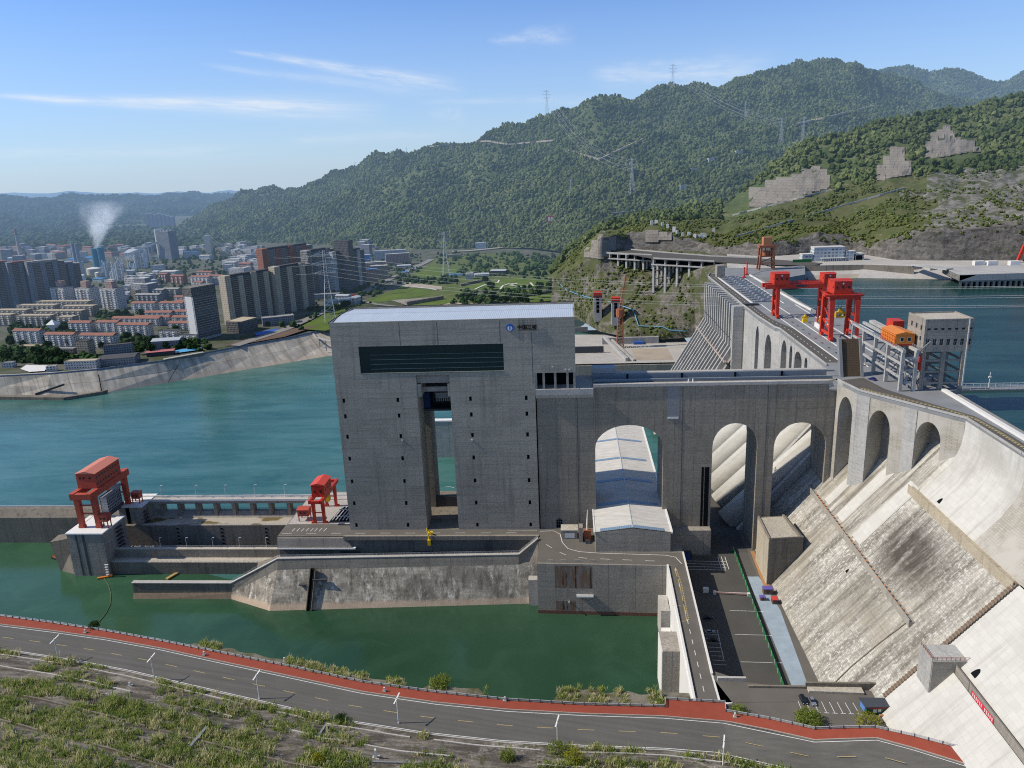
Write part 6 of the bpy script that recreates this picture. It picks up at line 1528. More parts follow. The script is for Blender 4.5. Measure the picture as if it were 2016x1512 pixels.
struct('main_hill', hill.mesh(), M['hill_ground'], True)
HB = [(1600, 300, 3700, 170, 4300), (1700, 300, 3700, 150, 4400), (1745, 290, 3700, 134, 4400), (1790, 290, 3700, 130, 4400), (1830, 290, 3700, 143, 4400), (1865, 290, 3700, 136, 4400), (1895, 290, 3700, 135, 4400), (1940, 290, 3700, 155, 4400), (1975, 290, 3700, 160, 4400), (2020, 290, 3700, 138, 4400), (2120, 280, 3700, 120, 4400)]
hill2 = Hill([col_main(*c, fz=at_y(c[0], c[1], c[2]).z) for c in HB], 60, 30, 18, .004)
struct('back_ridge', hill2.mesh(), M['hill_ground'], True)
HF = [(-220, 500, 2700, 392, 5200), (0, 497, 2700, 391, 5200), (60, 494, 2800, 394, 5300), (130, 491, 2900, 390, 5400), (200, 488, 3000, 392, 5600), (260, 484, 3100, 390, 5700), (330, 478, 3300, 382, 5900), (400, 470, 3600, 383, 6000), (470, 462, 3900, 388, 6200), (520, 456, 4200, 398, 6500), (600, 450, 4500, 410, 6800)]
hill3 = Hill([col_main(*c) for c in HF], 90, 44, 40, .0028)
struct('far_hill', hill3.mesh(), M['far_ground'], True)
def ridge_line(pts, dist, depth, name, amp, f):
 cols = []
 for px, py in pts:
  b = at_y(px, py, dist); cols.append([Vector((b.x, b.y - depth, 250)), Vector((b.x, b.y - depth * .4, (b.z + 250) / 2)), b, Vector((b.x, b.y + depth, b.z - 100))])
 h = Hill(cols, 120, 16, amp, f); struct(name, h.mesh(), M['far_ground'], True); return h
ridge_line([(-200, 380), (-60, 386), (30, 389), (80, 383), (130, 380), (180, 385), (230, 382), (290, 380), (340, 382), (400, 379), (450, 377), (500, 375), (560, 376), (650, 380)], 13500, 3000, 'distant_ridge', 55, .0011)
CX = [1085, 1130, 1180, 1240, 1300, 1370, 1430, 1470, 1510, 1550, 1590, 1680, 1760, 1830, 1900, 1960, 2016, 2120, 2300]
RW = [
 [600, 612, 640, 652, 655, 650, 620, 580, 560, 556, 553, 551, 552, 553, 555, 556, 558, 562, 570],
 [575, 565, 548, 545, 545, 530, 522, 521, 521, 521, 520, 519, 520, 521, 521, 521, 520, 522, 526],
 [560, 540, 500, 492, 492, 494, 500, 503, 505, 503, 500, 498, 512, 514, 514, 514, 514, 516, 520],
 [545, 520, 478, 462, 462, 474, 482, 480, 478, 474, 470, 476, 474, 456, 448, 443, 440, 434, 424],
 [540, 505, 464, 450, 446, 450, 457, 453, 448, 442, 436, 428, 420, 415, 411, 409, 406, 398, 386],
 [535, 495, 458, 443, 436, 432, 430, 418, 406, 394, 382, 364, 350, 341, 337, 334, 330, 320, 306],
 [530, 489, 452, 437, 427, 416, 408, 390, 368, 345, 328, 303, 284, 273, 264, 255, 246, 236, 220],
 [527, 484, 447, 431, 420, 408, 398, 370, 334, 303, 281, 258, 232, 221, 211, 198, 189, 172, 150]]
Z0 = [298, 298, 300, 300, 300, 302, 330, 362, 370, 370.5, 370.5, 370.5, 370.5, 370.5, 370.5, 370.5, 370.5, 370.5, 370.5]
Z1 = [325, 345, 352, 356, 358, 374, 383.6, 383.7] + [383.8] * 11
Z2 = [340, 360, 383.5, 383.6, 383.6, 383.7] + [383.8] * 13
Y7 = [1260, 1360, 1430, 1460, 1490, 1510, 1530, 1540, 1550, 1560, 1570, 1590, 1610, 1630, 1645, 1655, 1665, 1690, 1720]
cols = []
for i, x in enumerate(CX):
 p0, p1, p2 = at_z(x, RW[0][i], Z0[i]), at_z(x, RW[1][i], Z1[i]), at_z(x, RW[2][i], Z2[i])
 if p1.y < p0.y + 1: p1.y = p0.y + 1
 if p2.y < p1.y + 2: p2.y = p1.y + 2
 c_ = [p0 + Vector((0, -3, -8)), p0, p1, p2]; y3 = p2.y + 12
 for k, f in ((3, 0.0), (4, .22), (5, .5), (6, .8), (7, 1.0)): c_.append(at_y(x, RW[k][i], y3 + (Y7[i] - y3) * f))
 c_.append(c_[-1] + Vector((20, 160, -50))); c_.append(c_[-1] + Vector((20, 300, -160))); cols.append(c_)
abut = Hill(cols, 150, 77, 0.0, .02)
jj = np.linspace(0, 10, 77)
for i in range(150):
 for j in range(77):
  r = jj[j]; x, y, z = abut.A[i, j]
  if r > 3.05 or i < 48:
   k = 9.0 if r > 4 else 3.5
   if r <= 3.05: k = 4.0 * max(0, min(1, r)) * (1 if i < 48 else 0)
   abut.A[i, j, 2] += k * fbm((x, y, 3), .012) + k * .45 * fbm((x, y, 9), .05)
   abut.A[i, j, 1] += k * .6 * fbm((x, z, 5), .04)
def projx(p):
 v = p - Vector((0, 0, CAM_Z)); w = RT * v.x + FW * v.y - DN * v.z; return 1008 + FPX * w.x / w.z
def band(r0, r1, i0=0, i1=149):
 a, b = int(np.searchsorted(jj, r0 - 1e-6)), int(np.searchsorted(jj, r1 - 1e-6))
 m = MB(); m.grid([[Vector(p) for p in abut.A[i, a:b + 1]] for i in range(i0, i1 + 1)]); return m
struct('abutment_slope', band(0, 3, 0, 50), M['rock_veg'])
struct('abutment_bench', band(0, 3, 50, 149), M['pale'])
struct('rock_cut', band(3, 4, 14, 149), M['rock'])
struct('abutment_slope', band(3, 4, 0, 14), M['scrub'])
m = band(4, 6)
m.m = [1 if sum(m.v[i][0] for i in q) / 4 > 300 and (lambda c: projx(c) + 70 * fbm(c, .018, 4) > 1815)(sum((Vector(m.v[i]) for i in q), Vector()) / 4) else 0 for q in m.f]
struct('abutment_hillside', m, [M['scrub'], M['crag']], True)
struct('abutment_hillside', band(6, 10, 0, 149), M['hill_ground'], True)
abut_pt = lambda px, py, up=0: abut.hit(px, py, up)
leafA = leaf_mat('hill_leaf', (.070, .100, .034), (.155, .178, .068), (.050, .074, .027))
leafB = leaf_mat('far_leaf', (.040, .070, .028), (.070, .100, .042))
leafC = leaf_mat('scrub_leaf', (.075, .105, .028), (.15, .17, .055), (.09, .105, .034))
leafD = leaf_mat('town_leaf', (.026, .062, .016), (.056, .098, .028))
def clear(p):
 n = fbm((p[0], p[1], 1), .0045, 5); return n < .20 or rng.random() < .3
scatter('hill_forest', 'dense green forest covering the long hill beyond the town', hill.sample(100000, 0, .78, clear), 2.2, 6.0, leafA, (.7, 1.6), sub=1, seed=3)
scatter('ridge_forest', 'green forest on the second ridge behind the long hill', hill2.sample(7000, .1, .8), 3.5, 8, leafA, (.8, 1.3), sub=1, seed=4)
scatter('far_forest', 'bluish forest on the far hills behind the factory', hill3.sample(11000, 0, .75), 8, 17, leafB, (.6, .9), sub=1, seed=5)
SW = [('stepped grey concrete slope wall to the left of the tunnel mouth', [(1150, 1166, 488, 508), (1164, 1178, 474, 510), (1176, 1188, 462, 511), (1186, 1192, 456, 482), (1188, 1202, 474, 506), (1200, 1213, 468, 494)]), ('small grey panelled slope wall right of the tunnel mouth', [(1270, 1296, 454, 478), (1296, 1322, 458, 474)]), ('long stepped concrete slope wall, lowest of the three on the wooded hill', [(1426, 1450, 400, 420), (1448, 1476, 384, 414), (1474, 1508, 370, 408), (1506, 1530, 356, 402), (1528, 1560, 350, 398), (1558, 1580, 344, 392), (1578, 1598, 334, 384), (1596, 1614, 328, 378), (1612, 1628, 334, 374), (1626, 1633, 346, 370)]), ('middle stepped concrete slope wall standing alone in the woods', [(1726, 1742, 326, 356), (1738, 1754, 308, 352), (1752, 1766, 290, 350), (1764, 1780, 291, 348), (1778, 1793, 318, 346)]), ('uppermost stepped concrete slope wall shaped like a ziggurat high in the woods', [(1822, 1834, 280, 310), (1832, 1846, 262, 312), (1844, 1858, 256, 310), (1856, 1870, 248, 308), (1868, 1878, 258, 306), (1876, 1890, 272, 304), (1888, 1902, 276, 302), (1900, 1918, 278, 300), (1916, 1930, 290, 300)])]
def proj(p):
 v = Vector(p) - Vector((0, 0, CAM_Z)); w = RT * v.x + FW * v.y - DN * v.z
 return 1008 + FPX * w.x / w.z, 756 + FPX * w.y / w.z
def offwall(p):
 x, y = proj(p); return not any(x0 - 5 < x < x1 + 5 and y0 - 3 < y < y1 + 14 for _, rc in SW for (x0, x1, y0, y1) in rc)
def jband(r0, r1): return r0 / 10.0, r1 / 10.0
scatter('abutment_forest', 'dark green trees on the upper right bank hill', abut.sample(8500, .60, .93, offwall), 2.2, 6.5, leafA, (.8, 1.3), sub=1, seed=6)
def scrubmask(p):
 x, y = proj(p)
 if x > 1800 and y > 335 and rng.random() < .72: return False
 return fbm((p[0], p[1], 2), .02, 4) > -.12 and offwall(p)
scatter('abutment_scrub', 'green scrub on the terraced slope above the rock cut', np.concatenate([abut.sample(15000, .38, .60, scrubmask), abut.sample(3600, .02, .3, lambda p: p[0] < 150 and p[1] > 850 and fbm((p[0], p[1], 2), .03, 3) > -.1), abut.sample(1200, .0, .45, lambda p: p[0] < 0)]), (.7), 2.6, leafC, (.7, 1.1), sub=1, seed=7)
V = []
def fill(pxp, n, dens=1.0):
 for _ in range(n):
  px, py = rng.uniform(pxp[0], pxp[1]), rng.uniform(pxp[2], pxp[3]); V.append(tuple(at_g(px, py)))
for rect, n in (((0, 40, 600, 740), 0), ((20, 150, 640, 668), 150), ((0, 120, 690, 712), 210), ((60, 190, 706, 716), 90), ((190, 330, 618, 640), 120), ((230, 300, 650, 690), 120), ((330, 410, 650, 690), 70), ((240, 380, 545, 600), 160), ((250, 520, 505, 545), 260), ((360, 520, 490, 512), 120), ((120, 250, 545, 600), 130), ((640, 760, 545, 600), 160), ((720, 830, 500, 545), 140), ((860, 1110, 500, 545), 430), ((1000, 1120, 540, 600), 110), ((880, 1040, 572, 600), 90), ((780, 900, 545, 560), 120), ((600, 720, 590, 640), 40), ((0, 480, 476, 500), 900), ((0, 130, 700, 715), 120), ((500, 720, 640, 650), 20)): fill(rect, n)
FV = [tuple(at_g(rng.uniform(-20, 500), rng.uniform(448, 486))) for _ in range(2600)]
scatter('far_grove', 'hazy groves on the flat land beyond the factory', np.array(FV), 6, 15, leafB, (.5, .8), sub=1, seed=9)
VP_ = np.array(V)
lawn_tri = [[at_g(*q).xy for q in poly] for poly in LAWN]
def inside(p, poly):
 c_ = False; n = len(poly)
 for i in range(n):
  a, b = poly[i], poly[i - 1]
  if (a.y > p[1]) != (b.y > p[1]) and p[0] < (b.x - a.x) * (p[1] - a.y) / (b.y - a.y) + a.x: c_ = not c_
 return c_
VP_ = np.array([p for p in VP_ if not any(inside(p, q) for q in lawn_tri)])
scatter('valley_grove', 'dark green groves filling the gaps between the town blocks and lawns', VP_, 2.0, 5.5, leafD, (.8, 1.3), sub=1, seed=8)
treeproto = []
for k in range(3):
 root = thing('broadleaf_tree', 'dark broadleaf tree', 'tree', (0, 0, 0))
 m = MB().tube([(0, 0, -.5), (.1, 0, 3.0), (0, .1, 5.0)], [.35, .25, .16], 6)
 for a in range(4): m.tube([(0, 0, 3.2), (1.6 * math.cos(a * 1.6 + k), 1.6 * math.sin(a * 1.6 + k), 5.6)], [.14, .05], 5)
 m.build('trunk', plain('bark', (.06, .045, .03), .9), root)
 m = MB(); r_ = random.Random(k + 4)
 for c_ in range(120):
  th, ph, rad = r_.uniform(0, 6.28), math.acos(r_.uniform(-.7, 1)), r_.uniform(.55, 1.0) ** .5
  ce = Vector((3.4 * rad * math.sin(ph) * math.cos(th) + .6 * math.sin(k * 3), 3.2 * rad * math.sin(ph) * math.sin(th), 6.2 + 3.4 * rad * math.cos(ph)))
  ce += Vector((r_.gauss(0, .35), r_.gauss(0, .35), r_.gauss(0, .3)))
  for q in range(5):
   u = Vector((r_.gauss(0, 1), r_.gauss(0, 1), r_.gauss(0, .7))).normalized(); w = u.cross(Vector((r_.gauss(0, 1), r_.gauss(0, 1), r_.gauss(0, 1)))).normalized(); s_ = r_.uniform(.5, 1.0); o_ = Vector((r_.gauss(0, .5), r_.gauss(0, .5), r_.gauss(0, .4)))
   m.poly([ce + o_ - u * s_, ce + o_ + w * s_ * .7, ce + o_ + u * s_, ce + o_ - w * s_ * .7])
 g = G('crown_leaf_%d' % k); cc = ((.022, .052, .014), (.030, .062, .016), (.040, .072, .020))[k]
 n = g.noise(g.obj(), .6, 3); c = g.mix(g.step(n, .35, .65), tuple(x * .6 for x in cc), tuple(x * 1.5 for x in cc))
 m.build('crown', g.out(g.bsdf(c, .9, .1)), root); treeproto.append(root)
spots = []
for x0, x1, y0, y1, n in ((2, 135, 700, 714, 22), (20, 80, 664, 690, 9), (88, 150, 672, 692, 7), (178, 232, 672, 694, 8), (236, 276, 655, 672, 7), (262, 330, 676, 700, 9), (345, 400, 655, 690, 10), (215, 275, 622, 632, 8), (20, 150, 642, 655, 12), (640, 720, 598, 620, 5), (800, 960, 553, 560, 8), (900, 1100, 586, 598, 12), (960, 1090, 566, 573, 8)):
 for _ in range(n): spots.append((rng.uniform(x0, x1), rng.uniform(y0, y1)))
for i, (px, py) in enumerate(spots):
 p_ = at_g(px, py); s_ = rng.uniform(.75, 1.45); pr = treeproto[i % 3]
 lab = 'dark broadleaf tree among the town blocks on the far bank' if px < 500 else 'dark broadleaf tree beside the lawns behind the lift tower'
 grp = 'trees among the town blocks' if px < 500 else 'trees beside the lawns'
 if i < 3: r_ = place(pr, tuple(p_), rng.uniform(0, 6), (s_, s_, s_ * rng.uniform(.85, 1.15))); r_['label'] = lab; r_['group'] = grp
 else: dup(pr, tuple(p_), rng.uniform(0, 6), lab, grp, (s_, s_, s_ * rng.uniform(.85, 1.15)))
g = G('slope_panel'); p = g.pos(); X, Y, Z = g.xyz(p)[:3]
gr = g.math('MAXIMUM', g.math('LESS_THAN', g.math('FRACT', g.math('DIVIDE', X, 5.0)), .14), g.math('LESS_THAN', g.math('FRACT', g.math('DIVIDE', Z, 4.0)), .16))
st = g.noise(g.scale(p, .3, .3, .03), 1, 6, .65)
c = g.mix(g.math('MULTIPLY', gr, .35), g.mix(g.noise(p, .05, 6, .6), (.17, .155, .135), (.27, .25, .22)), (.09, .08, .07)); c = g.mix(g.math('MULTIPLY', g.step(st, .5, .7), .6), c, (.09, .08, .07)); c = g.mix(g.math('MULTIPLY', g.step(g.noise(g.scale(p, .4, .4, .04), 1, 5, .7), .6, .75), .6), c, (.40, .38, .34))
M['panel'] = g.out(g.bsdf(c, .95, .1))
def slope_wall(label, rects, off=2.0):
 t = None
 for (x0, x1, y0, y1) in rects:
  ny = max(2, int((y1 - y0) / 7)); G_ = []
  for i in range(4):
   row = []
   for j in range(ny + 1):
    h_ = abut.hit(x0 + (x1 - x0) * i / 3, y1 + (y0 - y1) * j / ny)
    row.append(h_)
   G_.append(row)
  if any(c is None for r_ in G_ for c in r_): continue
  if t is None: t = thing('slope_wall', label, 'slope wall', tuple(G_[0][0]))
  m = MB(); G_ = [[c + Vector((0, -off, off * .6)) for c in r_] for r_ in G_]; m.grid(G_)
  for r_ in (G_[0], G_[3], [q[0] for q in G_], [q[-1] for q in G_]): m.ribbon(r_, [c + Vector((0, 8, -5)) for c in r_])
  m.build('wall_panel', M['panel'], t)
for lb_, rc_ in SW: slope_wall(lb_, rc_)
for x0, y0, x1, y1, lb in ((1442, 425, 1640, 374, 'upper'), (1440, 470, 1780, 372, 'lower')):
 pts = [abut.hit(x0 + (x1 - x0) * k / 14, y0 + (y1 - y0) * k / 14, 1.2) for k in range(15)]; pts = [q for q in pts if q]
 m = MB()
 for a, b in zip(pts, pts[1:]):
  if (a - b).length < 60: m.beam(a, b, 1.0, 2.6)
 tag(m.build('berm_wall', M['lit']), 'pale broken berm wall climbing across the scrub slope, %s of two' % lb, 'berm wall')
white_spots = [(1283, 438), (1292, 436), (1304, 440), (1314, 444), (1327, 453), (1333, 458), (1344, 462), (1356, 461), (1368, 463), (1376, 462), (1383, 463), (1389, 464), (1405, 456)]
proto = None
for k, (px, py) in enumerate(white_spots):
 h_ = abut.hit(px, py + 5)
 if h_ is None: continue
 if proto is None:
  proto = thing('anchor_block', 'white concrete anchor block on the overgrown slope above the tunnel', 'anchor block', tuple(h_), 'anchor blocks above the tunnel')
  MB().box(h_.x - 2, h_.x + 2, h_.y - 1.5, h_.y + 1.5, h_.z - 1, h_.z + 6.5).build('block', M['white_wall'], proto)
 else: dup(proto, tuple(h_), rng.uniform(-.3, .3), scale=(rng.uniform(.6, 1.2), 1, rng.uniform(.5, 1.3)))
def viaduct(label, pa, pb, z, n, feet, back):
 a, b = at_z(*pa, z), at_z(*pb, z); d = (b - a); L_ = d.length; d.normalize(); nb = Vector((-d.y, d.x, 0));
 if nb.y < 0: nb = -nb
 t = thing('viaduct', label, 'viaduct', tuple(a + Vector((0, 0, -30))))
 q = lambda s, o_, zz: a + d * s + nb * o_ + Vector((0, 0, zz))
 MB().hexa([q(0, 0, -1.2), q(L_, 0, -1.2), q(L_, back, -1.2), q(0, back, -1.2)], [q(0, 0, 0), q(L_, 0, 0), q(L_, back, 0), q(0, back, 0)]).build('deck', M['lit'], t)
 m = MB().poly([q(0, 1.2, .03), q(L_, 1.2, .03), q(L_, back, .03), q(0, back, .03)]); m.build('road_surface', M['crest_road'], t)
 MB().hexa([q(0, 0, 0), q(L_, 0, 0), q(L_, .6, 0), q(0, .6, 0)], [q(0, 0, 1.4), q(L_, 0, 1.4), q(L_, .6, 1.4), q(0, .6, 1.4)]).build('parapet', M['lit'], t)
 MB().hexa([q(-2, -1.5, -8.2), q(L_, -1.5, -8.2), q(L_, back * .8, -8.2), q(-2, back * .8, -8.2)], [q(-2, -1.5, -6.9), q(L_, -1.5, -6.9), q(L_, back * .8, -6.9), q(-2, back * .8, -6.9)]).build('lower_slab', M['lit'], t)
 MB().hexa([q(0, 6, -6.9), q(L_, 6, -6.9), q(L_, 6.4, -6.9), q(0, 6.4, -6.9)], [q(0, 6, -1.2), q(L_, 6, -1.2), q(L_, 6.4, -1.2), q(0, 6.4, -1.2)]).build('painted_bay_shadow', M['dark'], t)  # black sheet behind the posts, painted shade of the bays
 for k in range(n + 1):
  s = L_ * k / n
  MB().hexa([q(s - .8, 0, -6.9), q(s + .8, 0, -6.9), q(s + .8, 5, -6.9), q(s - .8, 5, -6.9)], [q(s - .8, 0, -1.2), q(s + .8, 0, -1.2), q(s + .8, 5, -1.2), q(s - .8, 5, -1.2)]).build('bay_post', M['lit'], t)
  for o_, f in ((.5, 1.0), (back * .35, .75), (back * .7, .5)):
   MB().hexa([q(s - 1.3, o_, -feet[k]), q(s + 1.3, o_, -feet[k]), q(s + 1.3, o_ + 2.6, -feet[k]), q(s - 1.3, o_ + 2.6, -feet[k])], [q(s - 1.3, o_, -8.2), q(s + 1.3, o_, -8.2), q(s + 1.3, o_ + 2.6, -8.2), q(s - 1.3, o_ + 2.6, -8.2)]).build('pier', M['lit'], t)
  m = MB();
  for zz in (-16, -26, -36):
   if -zz < feet[k] - 4: m.beam(q(s, .8, zz), q(s, back * .7, zz), 1.0)
  if m.v: m.build('pier_tie', M['lit'], t)
viaduct('left span of the concrete viaduct on tall piers below the tunnel mouth', (1184, 497.5), (1283, 502.5), 384.2, 6, [46, 42, 38, 32, 26, 20, 18], 26)
viaduct('right span of the concrete viaduct on tall piers joining the dam end', (1286, 509), (1406, 515), 384.3, 5, [50, 44, 34, 26, 18, 14], 30)
m = MB(); pts = [(1215, 492), (1225, 490.5), (1300, 497), (1400, 505), (1500, 509), (1600, 516), (1620, 518), (1600, 523), (1500, 521), (1406, 516), (1287, 510), (1230, 499)]
struct('abutment_road', MB().poly([at_z(px, py, 384.1) for px, py in pts]), M['crest_road'])
m = MB(); q = [at_z(px, py, 384) for px, py in ((1225, 490.5), (1300, 497), (1400, 505), (1500, 509))]
for a, b in zip(q, q[1:]): m.beam(a + Vector((0, 0, .8)), b + Vector((0, 0, .8)), .8, 1.6)
tag(m.build('road_kerb_wall', M['lit']), 'long pale kerb wall behind the viaduct road leading to the tunnel', 'kerb wall')
tp = at_z(1222, 491, 384)
t = thing('tunnel_portal', 'dark arched road tunnel mouth with a white wing wall above the viaduct', 'tunnel', tuple(tp))
m = MB(); P_ = lambda u, z, d: Vector((tp.x - 9 + u, tp.y + d, 384 + z)); arcade(m, P_, 13, lambda u: 0.0, [(5.5, 17, 4.5, 6, 0)], 12, w=20, back=1); m.build('portal_wall', [M['lit'], M['dark']], t)
MB().hexa([(tp.x - 15, tp.y - 8, 384), (tp.x - 11, tp.y - 8, 384), (tp.x - 7, tp.y, 384), (tp.x - 11, tp.y, 384)], [(tp.x - 15, tp.y - 8, 386), (tp.x - 11, tp.y - 8, 386), (tp.x - 7, tp.y, 397), (tp.x - 11, tp.y, 397)]).build('wing_wall', M['white_wall'], t)
m = MB().prism([tuple(at_z(px, py, 384).xy) for px, py in ((1420, 527), (1520, 527), (1585, 522), (1585, 540), (1540, 548), (1480, 543), (1425, 540))], 360, 383.9); struct('abutment_apron', m, M['deck'])
q = [at_z(px, py, 384.2) for px, py in ((1480, 541), (1500, 534), (1530, 530), (1560, 527), (1584, 523))]; q2 = [v + Vector((0, 0, -16)) for v in q]
m = MB(); m.ribbon(q2, q); tag(m.build('wing_dam_wall', M['brick_grey']), 'dark curved wing wall between the dam end and the reservoir shore', 'wall')
q = [at_z(px, py, 384.2) for px, py in ((1584, 523), (1700, 521), (1800, 524))]; m = MB(); m.ribbon([Vector((v.x, v.y - 2, 371)) for v in q], q); tag(m.build('quay_wall', M['stained']), 'stained quay wall along the far reservoir shore', 'wall')
q = [at_z(px, py, 372.5) for px, py in ((1590, 549), (1650, 547), (1700, 545), (1790, 545))]; m = MB(); m.ribbon([v + Vector((0, -7, -2)) for v in q], [v + Vector((0, 4, 3)) for v in q]); struct('shore_rock', m, M['bare'])
def block(name, label, cat, loc, w, d, h, rz, wall, roof, gable=0.0, group=None, extra=None, parapet=.7, axis='x'):
 t = thing(name, label, cat, (0, 0, 0), group)
 MB().box(-w / 2, w / 2, -d / 2, d / 2, -3, h).build('wall', wall, t)
 m = MB()
 if gable:
  o = .8
  if axis == 'x':
   A, Rg, B = [(-w / 2 - o, -d / 2 - o, h), (w / 2 + o, -d / 2 - o, h)], [(-w / 2 - o, 0, h + gable), (w / 2 + o, 0, h + gable)], [(-w / 2 - o, d / 2 + o, h), (w / 2 + o, d / 2 + o, h)]
  else:
   A, Rg, B = [(-w / 2 - o, -d / 2 - o, h), (-w / 2 - o, d / 2 + o, h)], [(0, -d / 2 - o, h + gable), (0, d / 2 + o, h + gable)], [(w / 2 + o, -d / 2 - o, h), (w / 2 + o, d / 2 + o, h)]
  m.ribbon(A, Rg); m.ribbon(Rg, B); m.poly([A[0], Rg[0], B[0]]); m.poly([A[1], Rg[1], B[1]]); m.poly([A[0] + (0,) if False else A[0], A[1], B[1], B[0]])
 else:
  m.box(-w / 2 + .4, w / 2 - .4, -d / 2 + .4, d / 2 - .4, h, h + .1)
  for a in ((-w / 2, w / 2, -d / 2, -d / 2 + .4), (-w / 2, w / 2, d / 2 - .4, d / 2), (-w / 2, -w / 2 + .4, -d / 2 + .4, d / 2 - .4), (w / 2 - .4, w / 2, -d / 2 + .4, d / 2 - .4)): m.box(*a, h, h + parapet)
 m.build('roof', roof, t)
 if extra: extra(t, w, d, h)
 place(t, tuple(loc), rz); return t
WM = {k: windows_mat('facade_' + k, *a) for k, a in dict(white=((.54, .53, .51), (.05, .055, .06), 3.3, 3.0, .55, .5), tan=((.34, .29, .225), (.05, .05, .045), 3.4, 3.0, .6, .5), grey=((.24, .25, .27), (.035, .04, .05), 3.0, 3.0, .6, .5), dark=((.20, .185, .17), (.02, .022, .026), 2.6, 3.0, .66, .62), beige=((.47, .41, .315), (.06, .06, .055), 4.0, 3.0, .3, .35), red=((.34, .13, .085), (.05, .045, .04), 3.2, 3.0, .6, .5), pinkish=((.42, .28, .23), (.06, .055, .05), 3.3, 3.0, .5, .5), shell=((.36, .36, .36), (.02, .022, .024), 3.2, 3.1, .72, .68), plant=((.50, .50, .47), (.10, .11, .12), 5.0, 4.5, .5, .4), office=((.52, .54, .53), (.10, .13, .16), 4.2, 3.7, .6, .5), blue=((.06, .22, .48), (.04, .08, .14), 5, 5, .3, .3)).items()}
RF = dict(red=plain('red_tile_roof', (.27, .125, .092), .9, var=.3, sc_=.25), grey=plain('grey_flat_roof', (.30, .295, .28), .9, var=.3, sc_=.15), white=plain('pale_flat_roof', (.52, .51, .48), .9, var=.25, sc_=.15), dark=plain('dark_roof', (.075, .075, .08), .9, var=.3, sc_=.2), blue=plain('blue_sheet_roof', (.05, .20, .47), .7, var=.15), tan=plain('tan_roof', (.44, .37, .27), .9, var=.2), rose=plain('rose_roof', (.45, .15, .15), .8, var=.15), metal=plain('metal_sheet_roof', (.40, .43, .46), .6, var=.2))
def px_block(name, label, cat, x0, x1, py, h, d, rz, wall, roof, gable=0.0, group=None, extra=None, axis='x', up=0.0, hit=None):
 c_ = (hit or at_g)((x0 + x1) / 2, py); s = (c_ - Vector((0, 0, CAM_Z))).length / math.hypot(FPX, (x0 + x1) / 2 - 1008, py - 756)
 w = (x1 - x0) * s
 return block(name, label, cat, (c_.x, c_.y + d / 2 * math.cos(rz), c_.z + up), max(3, w - abs(math.sin(rz)) * d * .6), d, h, rz, wall, roof, gable, group, extra, axis=axis)
p_ = at_z(1650, 513, 384)
t = thing('control_building', 'white four storey control building on the far reservoir bank under the rock cut', 'office building', tuple(p_))
WO = WM['office']
for (x0, x1, h, d, nm) in ((1574, 1598, 8, 12, 'west_wing'), (1598, 1666, 15.5, 14, 'main_block'), (1666, 1690, 10, 12, 'east_wing'), (1690, 1712, 7, 12, 'garage')):
 a, b = at_z(x0, 513 if x0 < 1690 else 515, 384), at_z(x1, 514 if x1 < 1700 else 515, 384)
 w = MB().box(a.x, b.x - .1, p_.y, p_.y + d, 384, 384 + h).build('wall', WM['plant'] if nm == 'garage' else WO, t)
 MB().box(a.x - .3, b.x + .2, p_.y - .3, p_.y + d, 384 + h, 384 + h + .5).build('roof', RF['white'], t)
a, b = at_z(1694, 515, 384), at_z(1708, 515, 384); MB().box(a.x, b.x, p_.y - .1, p_.y + .05, 384.2, 389.5).build('garage_door', M['dark'], t)
a, b = at_z(1612, 513, 384), at_z(1664, 513, 384); MB().box(a.x, b.x, p_.y - 4, p_.y, 387.0, 387.6).build('canopy', RF['white'], t)
m = MB()
for k in range(14): x = a.x + (b.x - a.x) * k / 13; m.box(x - .25, x + .25, p_.y - 3.8, p_.y - 3.2, 384, 387)
m.build('canopy_post', M['white_wall'], t)
a, b = at_z(1556, 515, 384), at_z(1596, 515, 384); tag(MB().box(a.x, b.x, p_.y - 6, p_.y - 5.6, 384, 387.4).build('site_hoarding', M['green_fence']), 'dark green site hoarding left of the white control building', 'hoarding')
t = thing('intake_platform', 'long concrete intake platform with a row of bay openings at the right reservoir shore', 'platform', tuple(at_z(1900, 555, 372)))
a, b, c_, d_ = at_z(1856, 526, 385), at_z(2140, 511, 385), at_z(2140, 521, 385), at_z(1890, 541, 385)
pl = [a, Vector((c_.x, a.y, 385)), Vector((c_.x, d_.y, 385)), d_]
MB().hexa([v + Vector((0, 0, -6)) for v in pl], pl).build('platform_deck', M['lit'], t)
x0, x1, y = d_.x, c_.x, d_.y
m = MB(); holed(m, (x0, y + .5, 368), (1, 0, 0), (0, 0, 1), (0, 1, 0), x1 - x0, 11, [(3 + k * 5.2, 6.2 + k * 5.2, 3.5, 9.6) for k in range(int((x1 - x0 - 4) / 5.2))], 3, 0, 0, 1); m.build('bay_wall', [M['wall'], M['dark']], t)
MB().hexa([pl[0] + Vector((0, 0, -6)), d_ + Vector((0, 0, -6)), d_ + Vector((14, 6, -14)), pl[0] + Vector((14, 0, -14))], [pl[0] + Vector((0, 0, -.5)), d_ + Vector((0, 0, -.5)), d_ + Vector((16, 0, -.5)), pl[0] + Vector((16, 0, -.5))]).build('platform_end', M['wall'], t)
for px in (1926, 1952, 1996): v = at_z(px, 522, 385); MB().box(v.x - 5, v.x + 5, v.y - 3, v.y + 3, 385, 389.5).build('deck_house', M['white_wall'], t)
t = thing('approach_bridge', 'low concrete approach bridge between the shore and the intake platform', 'bridge', tuple(at_z(1830, 540, 372)))
a, b = at_z(1800, 521, 385.5), at_z(1870, 530, 385.5); MB().beam(a, b, 9, 1.6).build('bridge_deck', M['lit'], t)
